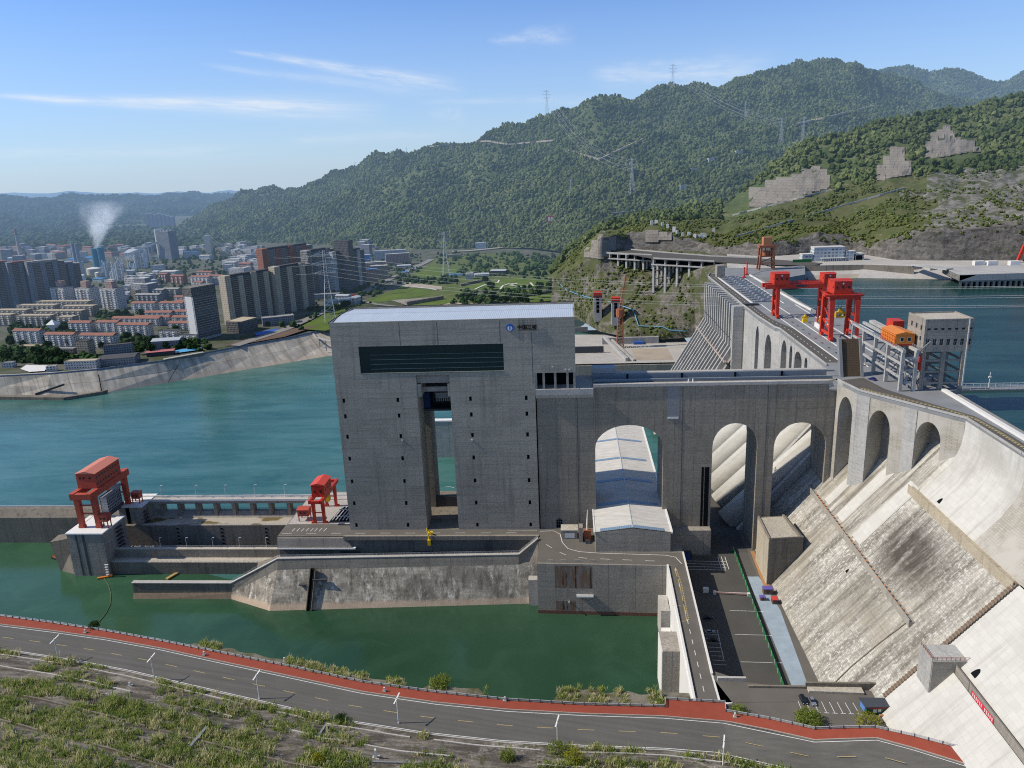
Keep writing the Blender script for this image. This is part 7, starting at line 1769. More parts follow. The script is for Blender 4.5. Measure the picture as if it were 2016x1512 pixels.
v = at_z(1800, 538, 375); MB().box(v.x - 4, v.x + 4, v.y - 4, v.y + 4, 366, 384).build('bridge_pier', M['lit'], t)
v = at_z(1832, 539, 375); MB().box(v.x - 2, v.x + 2, v.y - 3, v.y + 3, 366, 384).build('bridge_pier', M['lit'], t)
t = thing('red_crane_leg', 'leaning red crane leg cut off by the right edge of the picture', 'crane', tuple(at_z(2005, 515, 385)))
v = at_z(2003, 515, 385); v2 = at_y(2020, 455, v.y); MB().beam(v, v2 + Vector((10, 0, 18)), 2.6, 2.6).build('crane_leg', M['red'], t)
m = MB(); m.beam(v2 + Vector((-1, 0, 2)), v2 + Vector((40, 0, 4)), 2.2, 2.2).beam(v + Vector((6, 0, 0)), v2 + Vector((14, 0, 0)), 1.6); m.build('crane_beam', M['red'], t)
def yard(label, x0, x1, y0, y1, z, h, mat, name='yard_wall'): return tag(MB().box(x0, x1, y0, y1, z, z + h).build(name, mat), label, 'wall')
struct('basin_apron', MB().poly([(-120, 838, 288), (140, 838, 288), (140, 980, 288), (-120, 1010, 288)]), M['pale'])
yard('long grey guide wall of the stilling basin in front of the construction yard', -130, 112, 836, 841, 258, 28.2, M['wall'])
yard('dark sheet piled wall behind the guide wall right of the lift tower', -20, 36, 890, 893, 280, 15.5, M['dark_steel'])
yard('pale concrete quay wall at the back of the construction yard', 36, 105, 934, 938, 284, 12, M['lit'])
tag(MB().beam((38, 940, 297), (60, 846, 290), 3, 4).build('ramp_beam', M['lit']), 'pale sloping concrete beam running down into the basin, left of a pair', 'beam')
tag(MB().beam((48, 930, 294), (68, 846, 288.6), 2, 3).build('ramp_beam', M['lit']), 'pale sloping concrete beam running down into the basin, right of a pair', 'beam')
tag(MB().poly([(70, 850, 288.1), (112, 850, 288.1), (112, 905, 288.1), (70, 905, 288.1)]).build('dry_mud_patch', M['bare']), 'dry pale mud patch on the floor of the construction yard', 'mud')
p_ = at_z(1257, 677, 288.2); tag(MB().box(p_.x - 6, p_.x + 6, p_.y - 3, p_.y + 3, 288, 291).build('tarpaulin_stack', M['blue']), 'blue tarpaulin covered stack in the construction yard', 'stack')
def lift_shaft(label, px, pyb, pyt, zb):
 b = at_z(px, pyb, zb); tp_ = at_y(px, pyt, b.y); h = tp_.z - zb
 t = thing('hoist_tower', label, 'hoist tower', tuple(b)); w = 5.0
 m = MB(); hs = [(3, 7, h * f, h * f + 5) for f in (.30, .44, .58, .72)]
 holed(m, (b.x - w, b.y - w, zb), (1, 0, 0), (0, 0, 1), (0, 1, 0), 2 * w, h * .82, hs, 1.5, 0, 0, 1)
 for q in ((b.x - w, b.y - w, b.x - w, b.y + w), (b.x + w, b.y - w, b.x + w, b.y + w), (b.x - w, b.y + w, b.x + w, b.y + w)): m.poly([(q[0], q[1], zb), (q[2], q[3], zb), (q[2], q[3], zb + h * .82), (q[0], q[1], zb + h * .82)])
 m.build('shaft', [M['lit'], M['dark']], t)
 MB().box(b.x - w - .6, b.x + w + .6, b.y - w - .6, b.y + w + .6, zb + h * .82, zb + h).build('top_house', M['red'], t)
 MB().box(b.x - w - .65, b.x + w + .65, b.y - w - .8, b.y - w - .55, zb + h * .84, zb + h * .89).build('dark_strip', M['dark_steel'], t)
lift_shaft('pale hoist tower with a red top, left of two beyond the lift tower', 1177, 632, 574, 304)
lift_shaft('pale hoist tower with a red top, right of two beside the rusty crane mast', 1212, 640, 585, 304)
def lattice(mb, base, top, w0, w1, n, r, mi=0):
 base, top = Vector(base), Vector(top)
 def ring(f):
  c_ = base.lerp(top, f); w = (w0 + (w1 - w0) * f) / 2; return [c_ + Vector((sx_ * w, sy_ * w, 0)) for sx_, sy_ in ((-1, -1), (1, -1), (1, 1), (-1, 1))]
 R_ = [ring(k / n) for k in range(n + 1)]
 for k in range(n):
  for q in range(4):
   mb.beam(R_[k][q], R_[k + 1][q], r, r, mi); mb.beam(R_[k][q], R_[k + 1][(q + 1) % 4], r * .6, r * .6, mi); mb.beam(R_[k + 1][q], R_[k + 1][(q + 1) % 4], r * .6, r * .6, mi)
b = at_z(1221, 684, 288); tp_ = at_y(1219, 610, b.y)
t = thing('tower_crane', 'rusty lattice tower crane with a steep jib in the construction yard', 'tower crane', tuple(b))
m = MB(); lattice(m, b, (b.x, b.y, tp_.z - 6), 8, 5.5, 9, .8); m.build('mast', M['rust'], t)
MB().cyl(b.x, b.y, tp_.z - 8, tp_.z + 1, 5.0, 10).build('slewing_cab', M['rust'], t)
v = at_y(1233, 540, b.y + 5); m = MB(); lattice(m, (b.x, b.y, tp_.z), v, 3, 1.2, 14, .45); m.build('jib', M['rust'], t)
t = thing('conveyor_line', 'bright blue covered conveyor line winding down the rocky bank to the construction yard', 'conveyor', tuple(at_g(1140, 585)))
pts = [abut.hit(px, py, 1.8) or at_g(px, py) + Vector((0, 0, 2)) for px, py in ((1098, 558), (1112, 570), (1122, 576), (1140, 583), (1166, 590), (1205, 598), (1245, 612), (1250, 622), (1257, 644), (1290, 646), (1304, 646), (1320, 653), (1350, 655))]
MB().tube(pts, .6, 6).build('conveyor_cover', M['cyan'], t)
b = at_g(1129, 600); t = thing('white_gateway', 'small white arched gateway below the blue conveyor', 'gateway', tuple(b))
m = MB(); P_ = lambda u, z, d: Vector((b.x - 6 + u, b.y - 14 + d, b.z - 2 + z)); arcade(m, P_, 19, lambda u: 0.0, [(3.5, 8.5, 8, 4.0, 0)], 4, w=12, back=1); m.build('gateway_wall', [M['white_wall'], M['dark']], t)
yard('grey boundary wall running behind the lift tower to the white gateway', -70, 20, 1010, 1012, 288, 7, M['wall'])
proto = thing('power_pylon', 'x', 'power pylon', (0, 0, 0))
m = MB(); lattice(m, (0, 0, 0), (0, 0, 62), 15, 4.0, 8, .42); lattice(m, (0, 0, 62), (0, 0, 96), 4.0, 2.6, 6, .34); m.build('lattice_mast', M['galv'], proto)
for z, l_ in ((66, 13), (78, 16), (90, 12)):
 m = MB()
 for s_ in (-1, 1):
  m.beam((0, -1.2, z), (s_ * l_, 0, z + 1.2), .5).beam((0, 1.2, z), (s_ * l_, 0, z + 1.2), .5).beam((0, 0, z + 4), (s_ * l_, 0, z + 1.4), .45).beam((s_ * l_ * .5, 0, z + .6), (s_ * l_ * .5, 0, z + 2.8), .35).beam((s_ * l_, 0, z + 1.2), (s_ * l_, 0, z - 2.6), .3)
 m.build('crossarm', M['galv'], proto)
def hh(px, py):
 for k in range(20):
  h = hill.hit(px, py + k * 2)
  if h is not None: return h
PY = [(651, 634, 492, at_g, 'tall steel power pylon on the lawn left of the lift tower roof'), (1077, 224, 177, hh, 'steel power pylon on the skyline above the middle of the long hill'), (1324, 178, 126, hh, 'steel power pylon standing on the skyline nearest the summit'), (1244, 384, 311, hh, 'steel power pylon halfway down the long hill above the slope road'), (879, 548, 456, at_g, 'steel power pylon rising between the lawns and the hill foot'), (1537, 286, 232, hh, 'steel power pylon, left of a pair where the hill meets the wooded bank'), (1580, 288, 230, hh, 'steel power pylon, right of a pair where the hill meets the wooded bank'), (1467, 236, 200, hh, 'small steel power pylon high on the slope left of the pair'), (733, 535, 505, at_g, 'small power pylon beside the street behind the long white blocks'), (1124, 384, 352, hh, 'slim power pylon low in the forest on the hillside'), (700, 332, 318, hh, 'tiny power pylon on the lower skyline of the long hill'), (801, 305, 290, hh, 'tiny power pylon on the skyline left of the hillside road')]
PT = {}
for k, (px, pyb, pyt, fn, lb) in enumerate(PY):
 b = fn(px, pyb)
 if b is None: continue
 s_ = (at_y(px, pyt, b.y).z - b.z) / 96.0
 o = place(proto, tuple(b), .35, (s_, s_, s_)) if k == 0 else dup(proto, tuple(b), .35, scale=(s_, s_, s_))
 o['label'] = lb; PT[k] = (b, s_)
for pts_, w_, lb in (([(760, 296), (860, 291), (905, 284), (960, 281), (1000, 288), (1090, 280)], 9, 'upper'), ([(1120, 300), (1180, 318), (1265, 278)], 7, 'middle'), ([(1560, 250), (1640, 232), (1720, 212)], 8, 'right')):
 m = MB()
 for a, b in zip(pts_, pts_[1:]):
  for k in range(8):
   f0, f1 = k / 8, (k + 1) / 8; p, q = hill.hit(a[0] + (b[0] - a[0]) * f0, a[1] + (b[1] - a[1]) * f0, 6), hill.hit(a[0] + (b[0] - a[0]) * f1, a[1] + (b[1] - a[1]) * f1, 6)
   if p and q and (p - q).length < 160: m.beam(p, q, w_, 5)
 if m.v: struct('hillside_track', m, M['bare'])
g = G('wire'); M['wire'] = g.out(g.bsdf((.42, .44, .46), .5, .4))
def wires(a, b, label, sag=.05, r=.2, n=3, zf=(66, 78, 90)):
 m = MB(); (pa, sa), (pb, sb) = a, b
 for z, l_ in zip(zf, (13, 16, 12)):
  for s_ in (-1, 1):
   p, q = pa + Vector((s_ * l_ * sa * .94, s_ * l_ * sa * .34, z * sa)), pb + Vector((s_ * l_ * sb * .94, s_ * l_ * sb * .34, z * sb)); L_ = (p - q).length
   m.tube([p.lerp(q, t_) - Vector((0, 0, sag * L_ * 4 * t_ * (1 - t_))) for t_ in np.linspace(0, 1, 13)], r, 3, cap=False)
 tag(m.build('power_line', M['wire']), label, 'power line')
if 1 in PT and 3 in PT: wires(PT[1], PT[3], 'power line sagging down the hillside from the skyline pylon', .06, .17)
if 2 in PT and 5 in PT: wires(PT[2], PT[5], 'power line sagging from the summit pylon to the pair of pylons', .05, .17)
wires(PT[0], (Vector((420, 500, 372)), .5), 'power line crossing above the aqueduct towards the dam', .02, .10)
wires(PT[0], (at_g(430, 520), 1.0), 'power line running from the lawn pylon over the town', .03, .12)
# ================================================================== the town
def balconies(t, w, d, h, n, side=-1, dep=1.4, mat=None):
 for k in range(n):
  x = -w / 2 + w * (k + .5) / n; m = MB()
  for f in range(1, int(h / 3)): m.box(x - 1.6, x + 1.6, -d / 2 - dep, -d / 2, f * 3 - .1, f * 3 + .95)
  m.build('balcony_stack', mat or M['white_wall'], t)
def walkup(label, x0, x1, py, fl, wall='white', roof='red', gable=2.6, rz=-.14, d=12, group=None, nb=None):
 def ex(t, w, d_, h):
  balconies(t, w, d_, h, nb or max(3, int(w / 9)))
 return px_block('apartment_block', label, 'apartment block', x0, x1, py, fl * 3.0, d, rz, WM[wall], RF[roof], gable, group, ex)
for q in [('white apartment block with red tiled roof in the front row, left of three', 25, 87, 676, 6), ('white apartment block with red tiled roof in the front row, middle of three', 87, 154, 684, 6), ('white apartment block with red tiled roof in the front row, right of three', 156, 233, 686, 6),
   ('short white apartment block with a gabled red roof and blank right end wall', 134, 184, 655, 5), ('white apartment block with gabled red roof standing half behind the long white one', 189, 238, 654, 5), ('long white apartment block with three small gables in its red roof', 230, 300, 664, 6),
   ('white apartment block with red roof behind the three gabled one', 216, 322, 642, 4), ('white apartment block with red roof, upper left one of the red roofed rows', 258, 311, 618, 6), ('white apartment block with red roof beside the upper left one', 314, 366, 618, 6)]: walkup(*q)
for k, (x0, x1, py) in enumerate(((342, 394, 598), (344, 394, 607), (340, 395, 617), (284, 342, 630), (342, 396, 628), (262, 338, 640), (338, 396, 640), (330, 396, 652))):
 walkup('white terrace with a long red roof left of the hotel, %s from the back' % ORD[k], x0, x1, py, 4, rz=-.1, d=11)
for k, (x0, x1, py) in enumerate(((66, 186, 614), (30, 118, 622), (118, 192, 624), (-12, 62, 632), (62, 172, 634), (-12, 30, 642), (30, 110, 644), (112, 150, 647))):
 walkup('tan flat roofed block below the grey high rises, %s' % ['topmost and longest', 'left one in the second row', 'right one in the second row', 'left one in the third row', 'right one in the third row', 'lowest row at the left edge', 'middle one in the lowest row', 'short right one in the lowest row'][k], x0, x1, py, 6, 'tan', 'tan', 0, rz=-.12, d=14)
walkup('white four storey block with a dark flat roof near the hotel', 312, 352, 668, 4, 'white', 'dark', 0, -.1, 12); walkup('lower white block with a dark roof right beside the hotel foot', 352, 392, 672, 3, 'white', 'dark', 0, -.1, 14)
px_block('school_building', 'pale building with a yellowish blank end wall among trees near the bank', 'building', 204, 258, 697, 12, 11, .35, WM['grey'], RF['dark'])
px_block('tenement', 'narrow brown tenement standing on the bank below the front row', 'building', 152, 180, 702, 20, 12, -.1, WM['tan'], RF['dark'])
px_block('low_row', 'low tan shed row in front of the left front block', 'building', 36, 84, 690, 6, 9, -.1, WM['tan'], RF['tan'])
px_block('low_row', 'low grey brick row below the middle front block', 'building', 100, 150, 697, 7, 9, -.1, WM['dark'], RF['grey'])
px_block('pump_house', 'long cream pump house with tall windows on the far bank road', 'building', 127, 190, 726, 9, 12, .06, WM['white'], RF['tan'])
px_block('warehouse', 'dark roofed old warehouse with pilasters beside the cream pump house', 'building', 190, 262, 718, 8, 26, .28, WM['grey'], RF['dark'], 2.0)
px_block('small_shed', 'small white shed beside the sports yard', 'building', 90, 110, 730, 5, 6, .3, WM['white'], RF['white']); px_block('small_shed', 'white flat shed at the left edge near the sports yard', 'building', 4, 26, 724, 6, 8, .1, WM['white'], RF['grey'])
px_block('canopy_hall', 'long rose red canopy roof on the far bank', 'canopy', 286, 340, 700, 5, 12, .35, M['dark_steel'], RF['rose'], 1.0)
px_block('sports_hall', 'grey hall with a folded roof above the rose canopy', 'building', 296, 352, 687, 11, 22, .2, WM['grey'], RF['metal'], 2.2)
c_ = at_g(108, 656); t = tag(MB().add([(c_.x - 7, c_.y - 7, c_.z + 14), (c_.x + 7, c_.y - 7, c_.z + 14), (c_.x + 7, c_.y + 7, c_.z + 14), (c_.x - 7, c_.y + 7, c_.z + 14), (c_.x, c_.y, c_.z + 21), (c_.x, c_.y, c_.z)], [(0, 1, 4), (1, 2, 4), (2, 3, 4), (3, 0, 4), (0, 5, 1), (1, 5, 2), (2, 5, 3), (3, 5, 0)]).build('tent_roof', M['paint_white']), 'white pointed tent roof above the middle front block', 'tent')
def slab_tower(label, px, py, top, w, L_, nb, rz, wall, bay, base=None, group=None, stag=1.5, cap='dark', pod=0):
 c_ = at_g(px, py); h = at_y(px, top, c_.y).z - c_.z
 t = thing('high_rise', label, 'high rise', (0, 0, 0), group)
 bl = L_ / nb
 for k in range(nb):
  y0 = k * bl; o_ = stag * (k % 2)
  MB().box(-w / 2, w / 2 - o_, y0, y0 + bl * .42, -3, h + (3.5 if k % 2 == 0 else 1.0)).build('wall_bay', wall, t)
  MB().box(-w / 2 + 1, w / 2 - 2.2 - o_, y0 + bl * .42, y0 + bl, -3, h).build('recessed_bay', bay, t)
  m = MB()
  for f in range(1, int(h / 3)): m.box(w / 2 - 2.2 - o_, w / 2 - .5 - o_, y0 + bl * .46, y0 + bl * .96, f * 3 - .12, f * 3 + 1.0)
  m.build('balcony_stack', M['bridge'], t)
 m = MB().box(-w / 2 + 2, w / 2 - 3, bl * .5, L_ - bl * .5, h, h + 4.0); m.build('roof_house', RF[cap], t)
 place(t, (c_.x, c_.y, c_.z), rz); return t
S = -.50
slab_tower('beige and dark balcony slab next to the hotel', 449, 640, 548, 15, 96, 4, S, WM['beige'], WM['dark'])
slab_tower('beige and dark balcony slab with bright left edges in front of the unfinished towers', 545, 620, 530, 14, 78, 3, S, WM['beige'], WM['dark'])
slab_tower('red brown high rise slab behind the beige ones', 522, 592, 494, 16, 120, 4, S, WM['red'], WM['shell'])
slab_tower('unfinished white frame high rise with open floors right of the red brown slab', 607, 584, 497, 18, 70, 3, S, WM['shell'], WM['dark'])
slab_tower('unfinished grey high rise with pale bays, rightmost of the tall group', 655, 577, 500, 18, 86, 4, S, WM['white'], WM['dark'])
px_block('high_rise', 'dark unfinished tower top rising behind the rightmost grey high rise', 'high rise', 664, 698, 574, 92, 20, -.2, WM['dark'], RF['dark'])
px_block('podium_block', 'low grey podium with two storeys of openings along the street', 'podium', 512, 578, 640, 12, 16, .45, WM['grey'], RF['grey'])
px_block('podium_block', 'dark hotel podium with a brown roof beside the hotel', 'podium', 446, 492, 655, 16, 34, -.3, WM['dark'], RF['tan'])
px_block('podium_block', 'long pale podium under the unfinished towers', 'podium', 596, 668, 590, 9, 14, .1, WM['grey'], RF['grey'])
px_block('sales_office', 'red sales pavilion on the street beside the power pylon', 'pavilion', 686, 703, 588, 7, 8, 0, M['red'], RF['red']); px_block('sales_office', 'yellow hoarding cube below the unfinished towers', 'pavilion', 595, 604, 580, 6, 6, 0, M['yellow'], RF['tan'])
c_ = at_g(398, 668); hh_ = at_y(398, 566, c_.y).z - c_.z
def hotel_extra(t, w, d, h):
 MB().box(-w / 2 - .4, w / 2 + .4, -d / 2 - .4, d / 2 + .4, h - 11, h + 1.2).build('dark_crown', WM['dark'], t)
 m = MB()
 for f in range(3, int(h / 3.4) - 3):
  m.box(w / 2, w / 2 + .8, -d / 2 + .5, d / 2 - .5, f * 3.4 - .2, f * 3.4 + .3)
 m.build('floor_band', M['lit'], t); MB().box(w / 2, w / 2 + .5, -d / 2 + .6, d / 2, 3, h - 11).build('dark_front', WM['dark'], t); MB().box(-w / 2 + 3, w / 2 - 1, -d / 2 - .4, -d / 2, 4, h - 11).build('blank_wall', M['white_wall'], t)
 MB().box(w / 2, w / 2 + .9, -d / 2, -d / 2 + .8, 4, h - 11).build('corner_fin', M['lit'], t)
block('hotel_tower', 'hotel tower with a pale side, a dark gridded front and a dark crown', 'hotel', (c_.x, c_.y + 12, c_.z), 17, 40, hh_, -.42, WM['white'], RF['dark'], extra=hotel_extra)
for k, (px, py, tp, w, L_, nb, lb) in enumerate(((-6, 612, 520, 16, 40, 2, 'grey high rise with dark recesses, cut off by the left edge'), (30, 609, 520, 20, 52, 3, 'grey high rise slab with rusty roof edge, second from the left edge'), (68, 607, 519, 20, 60, 3, 'dark grey high rise slab right of the rusty roofed one'), (96, 598, 524, 18, 62, 3, 'pale grey high rise standing behind the dark slab'))):
 slab_tower(lb, px, py, tp, w, L_, nb, -.75, WM['grey'], WM['dark'], cap='red' if k < 2 else 'grey')
def mid_extra(t, w, d, h):
 MB().box(-w * .22, w * .16, -d * .2, d * .3, h, h + 12).build('stair_tower', WM['pinkish'], t)
 m = MB().box(-w * .06, w * .10, -d / 2 - .9, -d / 2, 0, h - 2); m.build('dark_recess', WM['dark'], t); balconies(t, w, d, h, 4, dep=1.2)
for k, (x0, x1, py) in enumerate(((101, 142, 606), (149, 192, 606), (198, 244, 610))):
 c_ = at_g((x0 + x1) / 2, py); px_block('high_rise', 'white and grey mid rise with a red stair block on top, %s of three' % ['left', 'middle', 'right'][k], 'high rise', x0, x1, py, at_y((x0 + x1) / 2, 567 + k, c_.y).z - c_.z, 20, -.3, WM['white'], RF['grey'], extra=mid_extra)
px_block('apartment_block', 'long white apartment block behind the street bend, farther of two', 'apartment block', 736, 800, 511, 22, 16, .25, WM['white'], RF['white']); px_block('apartment_block', 'long pinkish apartment block with white roof edge behind the street bend, nearer of two', 'apartment block', 758, 806, 522, 26, 15, .30, WM['pinkish'], RF['white'])
for k, (x0, x1, py, fl, w_, r_) in enumerate(((704, 744, 558, 9, 'pinkish', 'blue'), (728, 764, 550, 9, 'tan', 'white'), (704, 760, 536, 7, 'pinkish', 'white'), (704, 730, 520, 7, 'blue', 'white'))):
 px_block('apartment_block', ['brown apartment block with a blue roof edge at the street corner', 'tan apartment block stepping up behind the blue roofed one', 'pinkish apartment rows with pale roofs behind the street corner', 'bright blue walled block left of the long white block'][k], 'apartment block', x0, x1, py, fl * 3, 16, .25, WM[w_], RF[r_])
px_block('hall', 'white hall with a metal roof between the street and the long blocks', 'hall', 780, 808, 530, 8, 18, .2, WM['plant'], RF['metal'], 1.5)
px_block('hall', 'small blue roofed hall on the street behind the lawns', 'hall', 790, 803, 540, 5, 8, .3, WM['plant'], RF['blue'], 1.0)
px_block('site_office', 'white two storey site office with a blue roof beside the round lawn', 'site office', 916, 932, 551, 12, 14, .1, WM['plant'], RF['white']); px_block('hall', 'blue roofed open shed left of the white site office', 'shed', 886, 910, 545, 5, 12, .1, M['white_wall'], RF['blue'], 1.0); px_block('hall', 'low site hall with blue and grey roof right of the white site office', 'hall', 932, 962, 546, 6, 22, .15, WM['plant'], RF['metal'], 1.0)
px_block('hall', 'open sided shed with a pale grey metal roof beyond the site office', 'shed', 966, 998, 541, 8, 24, -.15, M['dark_steel'], RF['metal'], 1.5)
px_block('villa', 'white villa with dark windows on the slope road below the forest', 'villa', 936, 957, 490, 16, 16, .05, WM['office'], RF['white'], hit=lambda px, py: hill.hit(px, py) or at_g(px, py))
px_block('villa', 'low pale house beside the white villa', 'house', 880, 908, 506, 6, 12, .05, WM['tan'], RF['tan'])
for k, (px, py, w_) in enumerate(((1283 - 200, 440, 'red'), (1345, 372, 'w'), (1400, 318, 'w'), (1454, 304, 'w'), (1366, 338, 'w'), (1642, 258, 'w'))):
 h_ = hill.hit(px, py)
 if h_ is None: continue
 if w_ == 'red':
  t = thing('hill_sign', 'red and white signboard standing in the forest on the hillside', 'signboard', tuple(h_)); MB().box(h_.x - 9, h_.x + 9, h_.y - 1, h_.y, h_.z + 4, h_.z + 20).build('sign_board', M['red'], t)
  MB().box(h_.x - 5, h_.x + 1, h_.y - 1.3, h_.y - 1.05, h_.z + 7, h_.z + 17).build('white_mark', M['paint_white'], t); MB().box(h_.x + 3, h_.x + 7, h_.y - 1.3, h_.y - 1.05, h_.z + 7, h_.z + 17).build('white_mark', M['paint_white'], t)
 else: block('hill_house', 'white farmhouse on the forested hill, %s from the valley floor' % ['', 'lowest', 'third', 'highest of the near ones', 'second', 'farthest up'][k], 'farmhouse', tuple(h_), 18, 12, 9, .1, WM['white'], RF['white'])
c_ = hill.hit(1225, 425)
if c_:
 t = thing('road_bridge', 'short pale road bridge on posts across a gully at the forest edge', 'bridge', tuple(c_)); a_, b_ = hill.hit(1172, 427, 4) or c_, hill.hit(1250, 420, 4) or c_
 a_, b_ = c_ + Vector((-32, 0, 8)), c_ + Vector((32, 4, 11)); MB().beam(a_, b_, 6, 1.6).build('bridge_deck', M['lit'], t)
 for f in (.1, .3, .5, .7, .9): v = a_.lerp(b_, f); MB().box(v.x - .8, v.x + .8, v.y - 2, v.y + 2, v.z - 14, v.z).build('bridge_post', M['lit'], t)
c_ = at_g(44, 522); hh_ = at_y(35, 450, c_.y).z - c_.z
t = thing('chimney', 'tall slim factory chimney with red and white bands near its top', 'chimney', tuple(c_)); MB().cyl(c_.x, c_.y, c_.z, c_.z + hh_, 5.0, 14, r1=3.0).build('shaft', plain('chimney_grey', (.34, .33, .33), .9), t)
for f in (.99, .93, .87): MB().cyl(c_.x, c_.y, c_.z + hh_ * (f - .03), c_.z + hh_ * f, 3.6, 14).build('band', plain('chimney_red', (.30, .14, .12), .9), t)
c_ = at_g(158, 546); hh_ = at_y(158, 516, c_.y).z - c_.z; h2 = at_y(152, 478, c_.y).z - c_.z
t = thing('prilling_tower', 'twin grey cylinders standing on a white concrete tower in the factory', 'tower', tuple(c_)); MB().box(c_.x - 9, c_.x + 9, c_.y - 9, c_.y + 9, c_.z - 2, c_.z + hh_).build('tower_base', WM['plant'], t)
for dx in (-4.2, 4.2): MB().cyl(c_.x + dx, c_.y, c_.z + hh_, c_.z + h2 + (0 if dx < 0 else -2), 4.0, 16).build('cylinder', plain('grey_blue_cylinder_%d' % dx, (.25, .29, .34), .7), t)
c_ = at_g(198, 530); hh_ = at_y(196, 487, c_.y).z - c_.z
t = thing('teal_silos', 'pair of teal silos with white steam rising from their tops', 'silo', tuple(c_)); teal = plain('teal_cladding', (.05, .20, .27), .7)
for dx, f in ((-8, .95), (8, 1.0)): MB().cyl(c_.x + dx, c_.y, c_.z - 2, c_.z + hh_ * f, 8.0, 18).build('silo', teal, t)
for k, (px, py, r_, h_, lb) in enumerate(((148, 556, 21, 15, 'large white domed tank, nearest of the factory tanks'), (186, 540, 16, 14, 'cream domed tank behind the large white one'), (196, 545, 9, 10, 'small cream tank beside the domed ones'))):
 c_ = at_g(px, py); t = thing('storage_tank', lb, 'tank', tuple(c_)); MB().cyl(c_.x, c_.y, c_.z - 1, c_.z + h_, r_, 28).build('tank_wall', M['white_wall'] if k == 0 else plain('cream_tank', (.50, .45, .36), .8), t)
 MB().tube([(c_.x, c_.y, c_.z + h_), (c_.x, c_.y, c_.z + h_ + r_ * .12), (c_.x, c_.y, c_.z + h_ + r_ * .2)], [r_ * 1.01, r_ * .6, .3], 28).build('tank_dome', M['white_wall'], t)
c_ = at_g(328, 512); hh_ = at_y(324, 456, c_.y).z - c_.z
def plant_extra(t, w, d, h):
 MB().box(-w / 2 - 3.5, -w / 2, -d / 2, d / 2, -2, h + 6).build('stair_shaft', M['white_wall'], t); m = MB()
 for q in range(4): m.box(-w / 2 + 4 + q * 11, -w / 2 + 9 + q * 11, -3, 3, h, h + 4)
 m.build('roof_plant', M['steel'], t)
px_block('boiler_house', 'tall grey boiler house with a white stair shaft rising over the factory', 'boiler house', 312, 346, 512, hh_, 30, -.25, WM['grey'], RF['grey'], extra=plant_extra)
a_ = at_g(240, 515) + Vector((0, 0, 12)); b_ = at_y(308, 478, c_.y)
t = thing('conveyor_bridge', 'long sloping conveyor bridge climbing to the grey boiler house', 'conveyor', tuple(a_)); MB().beam(a_, b_, 5, 5).build('conveyor_gallery', RF['metal'], t)
for f in (.3, .6, .85): v = a_.lerp(b_, f); m = MB().beam((v.x - 3, v.y, 300), v, 1.0).beam((v.x + 3, v.y, 300), v, 1.0); m.build('trestle_leg', M['steel'], t)
c_ = at_g(411, 500); hh_ = at_y(410, 464, c_.y).z - c_.z; px_block('water_tower', 'slim cream tower block standing alone before the wooded hill', 'tower', 405, 417, 500, hh_, 12, 0, M['pale'], RF['white'])
for k in range(7):
 px = 296 + k * 8; c_ = at_y(px, 462, 3500.0); tz = at_y(px, 421 + rng.uniform(-1, 2) + max(0, k - 4) * 3, 3500.0).z
 block('high_rise', 'hazy far high rise slab in the pale row on the hillside, %s from the left' % ORD[k], 'high rise', (c_.x, 3500, c_.z - 20), 15, 20, tz - c_.z + 20, 0, WM['grey'], RF['white'], parapet=3)
for q in (('blue roofed long factory hall behind the left tanks', 108, 136, 524, 10, 34, 'blue', 1.5), ('tan barrel roofed hall in front of the blue halls', 110, 138, 534, 12, 34, 'tan', 6), ('blue roofed factory hall left of the twin cylinders', 134, 152, 520, 14, 40, 'blue', 2), ('blue roofed factory hall right of the twin cylinders', 164, 188, 516, 12, 40, 'blue', 2), ('grey domed hall right of the teal silos', 246, 270, 512, 20, 40, 'metal', 8), ('white factory hall below the boiler house', 314, 350, 545, 12, 26, 'white', 1), ('white and blue office hall right of the boiler house', 360, 390, 508, 16, 22, 'blue', 1), ('cream columned hall right of the blue roofed office', 392, 416, 512, 12, 20, 'white', 1), ('white walled depot in the trees before the row houses', 442, 466, 528, 14, 18, 'white', 1), ('long low white hall in the factory trees', 270, 300, 551, 9, 16, 'white', 1), ('low blue roofed shed in the middle of the factory', 182, 204, 556, 8, 22, 'blue', 1), ('low blue roofed shed at the right of the factory', 254, 268, 553, 6, 18, 'blue', 1)):
 px_block('factory_hall', q[0], 'factory hall', q[1], q[2], q[3], q[4], q[5], -.15, WM['plant'], RF[q[6]], q[7])
def pipe_rack(px, py, n, lb):
 c_ = at_g(px, py); t = thing('process_plant', lb, 'process plant', tuple(c_)); r_ = random.Random(n + int(px))
 for k in range(n):
  x, y, h = c_.x + r_.uniform(-26, 26), c_.y + r_.uniform(-20, 20), r_.uniform(14, 44)
  if k % 3 == 0: m = MB(); lattice(m, (x, y, c_.z), (x, y, c_.z + h), 7, 6, 5, .8); m.build('steel_frame', M['steel'], t)
  else: MB().cyl(x, y, c_.z, c_.z + h, r_.uniform(1.2, 3), 10).build('column', M['galv'], t)
for k, q in enumerate(((218, 545, 9), (246, 536, 9), (276, 528, 9), (296, 512, 8), (232, 556, 8))): pipe_rack(*q, 'cluster of process columns and steel frames in the factory, %s of five from the left' % ORD[[0, 2, 3, 4, 1][k]])
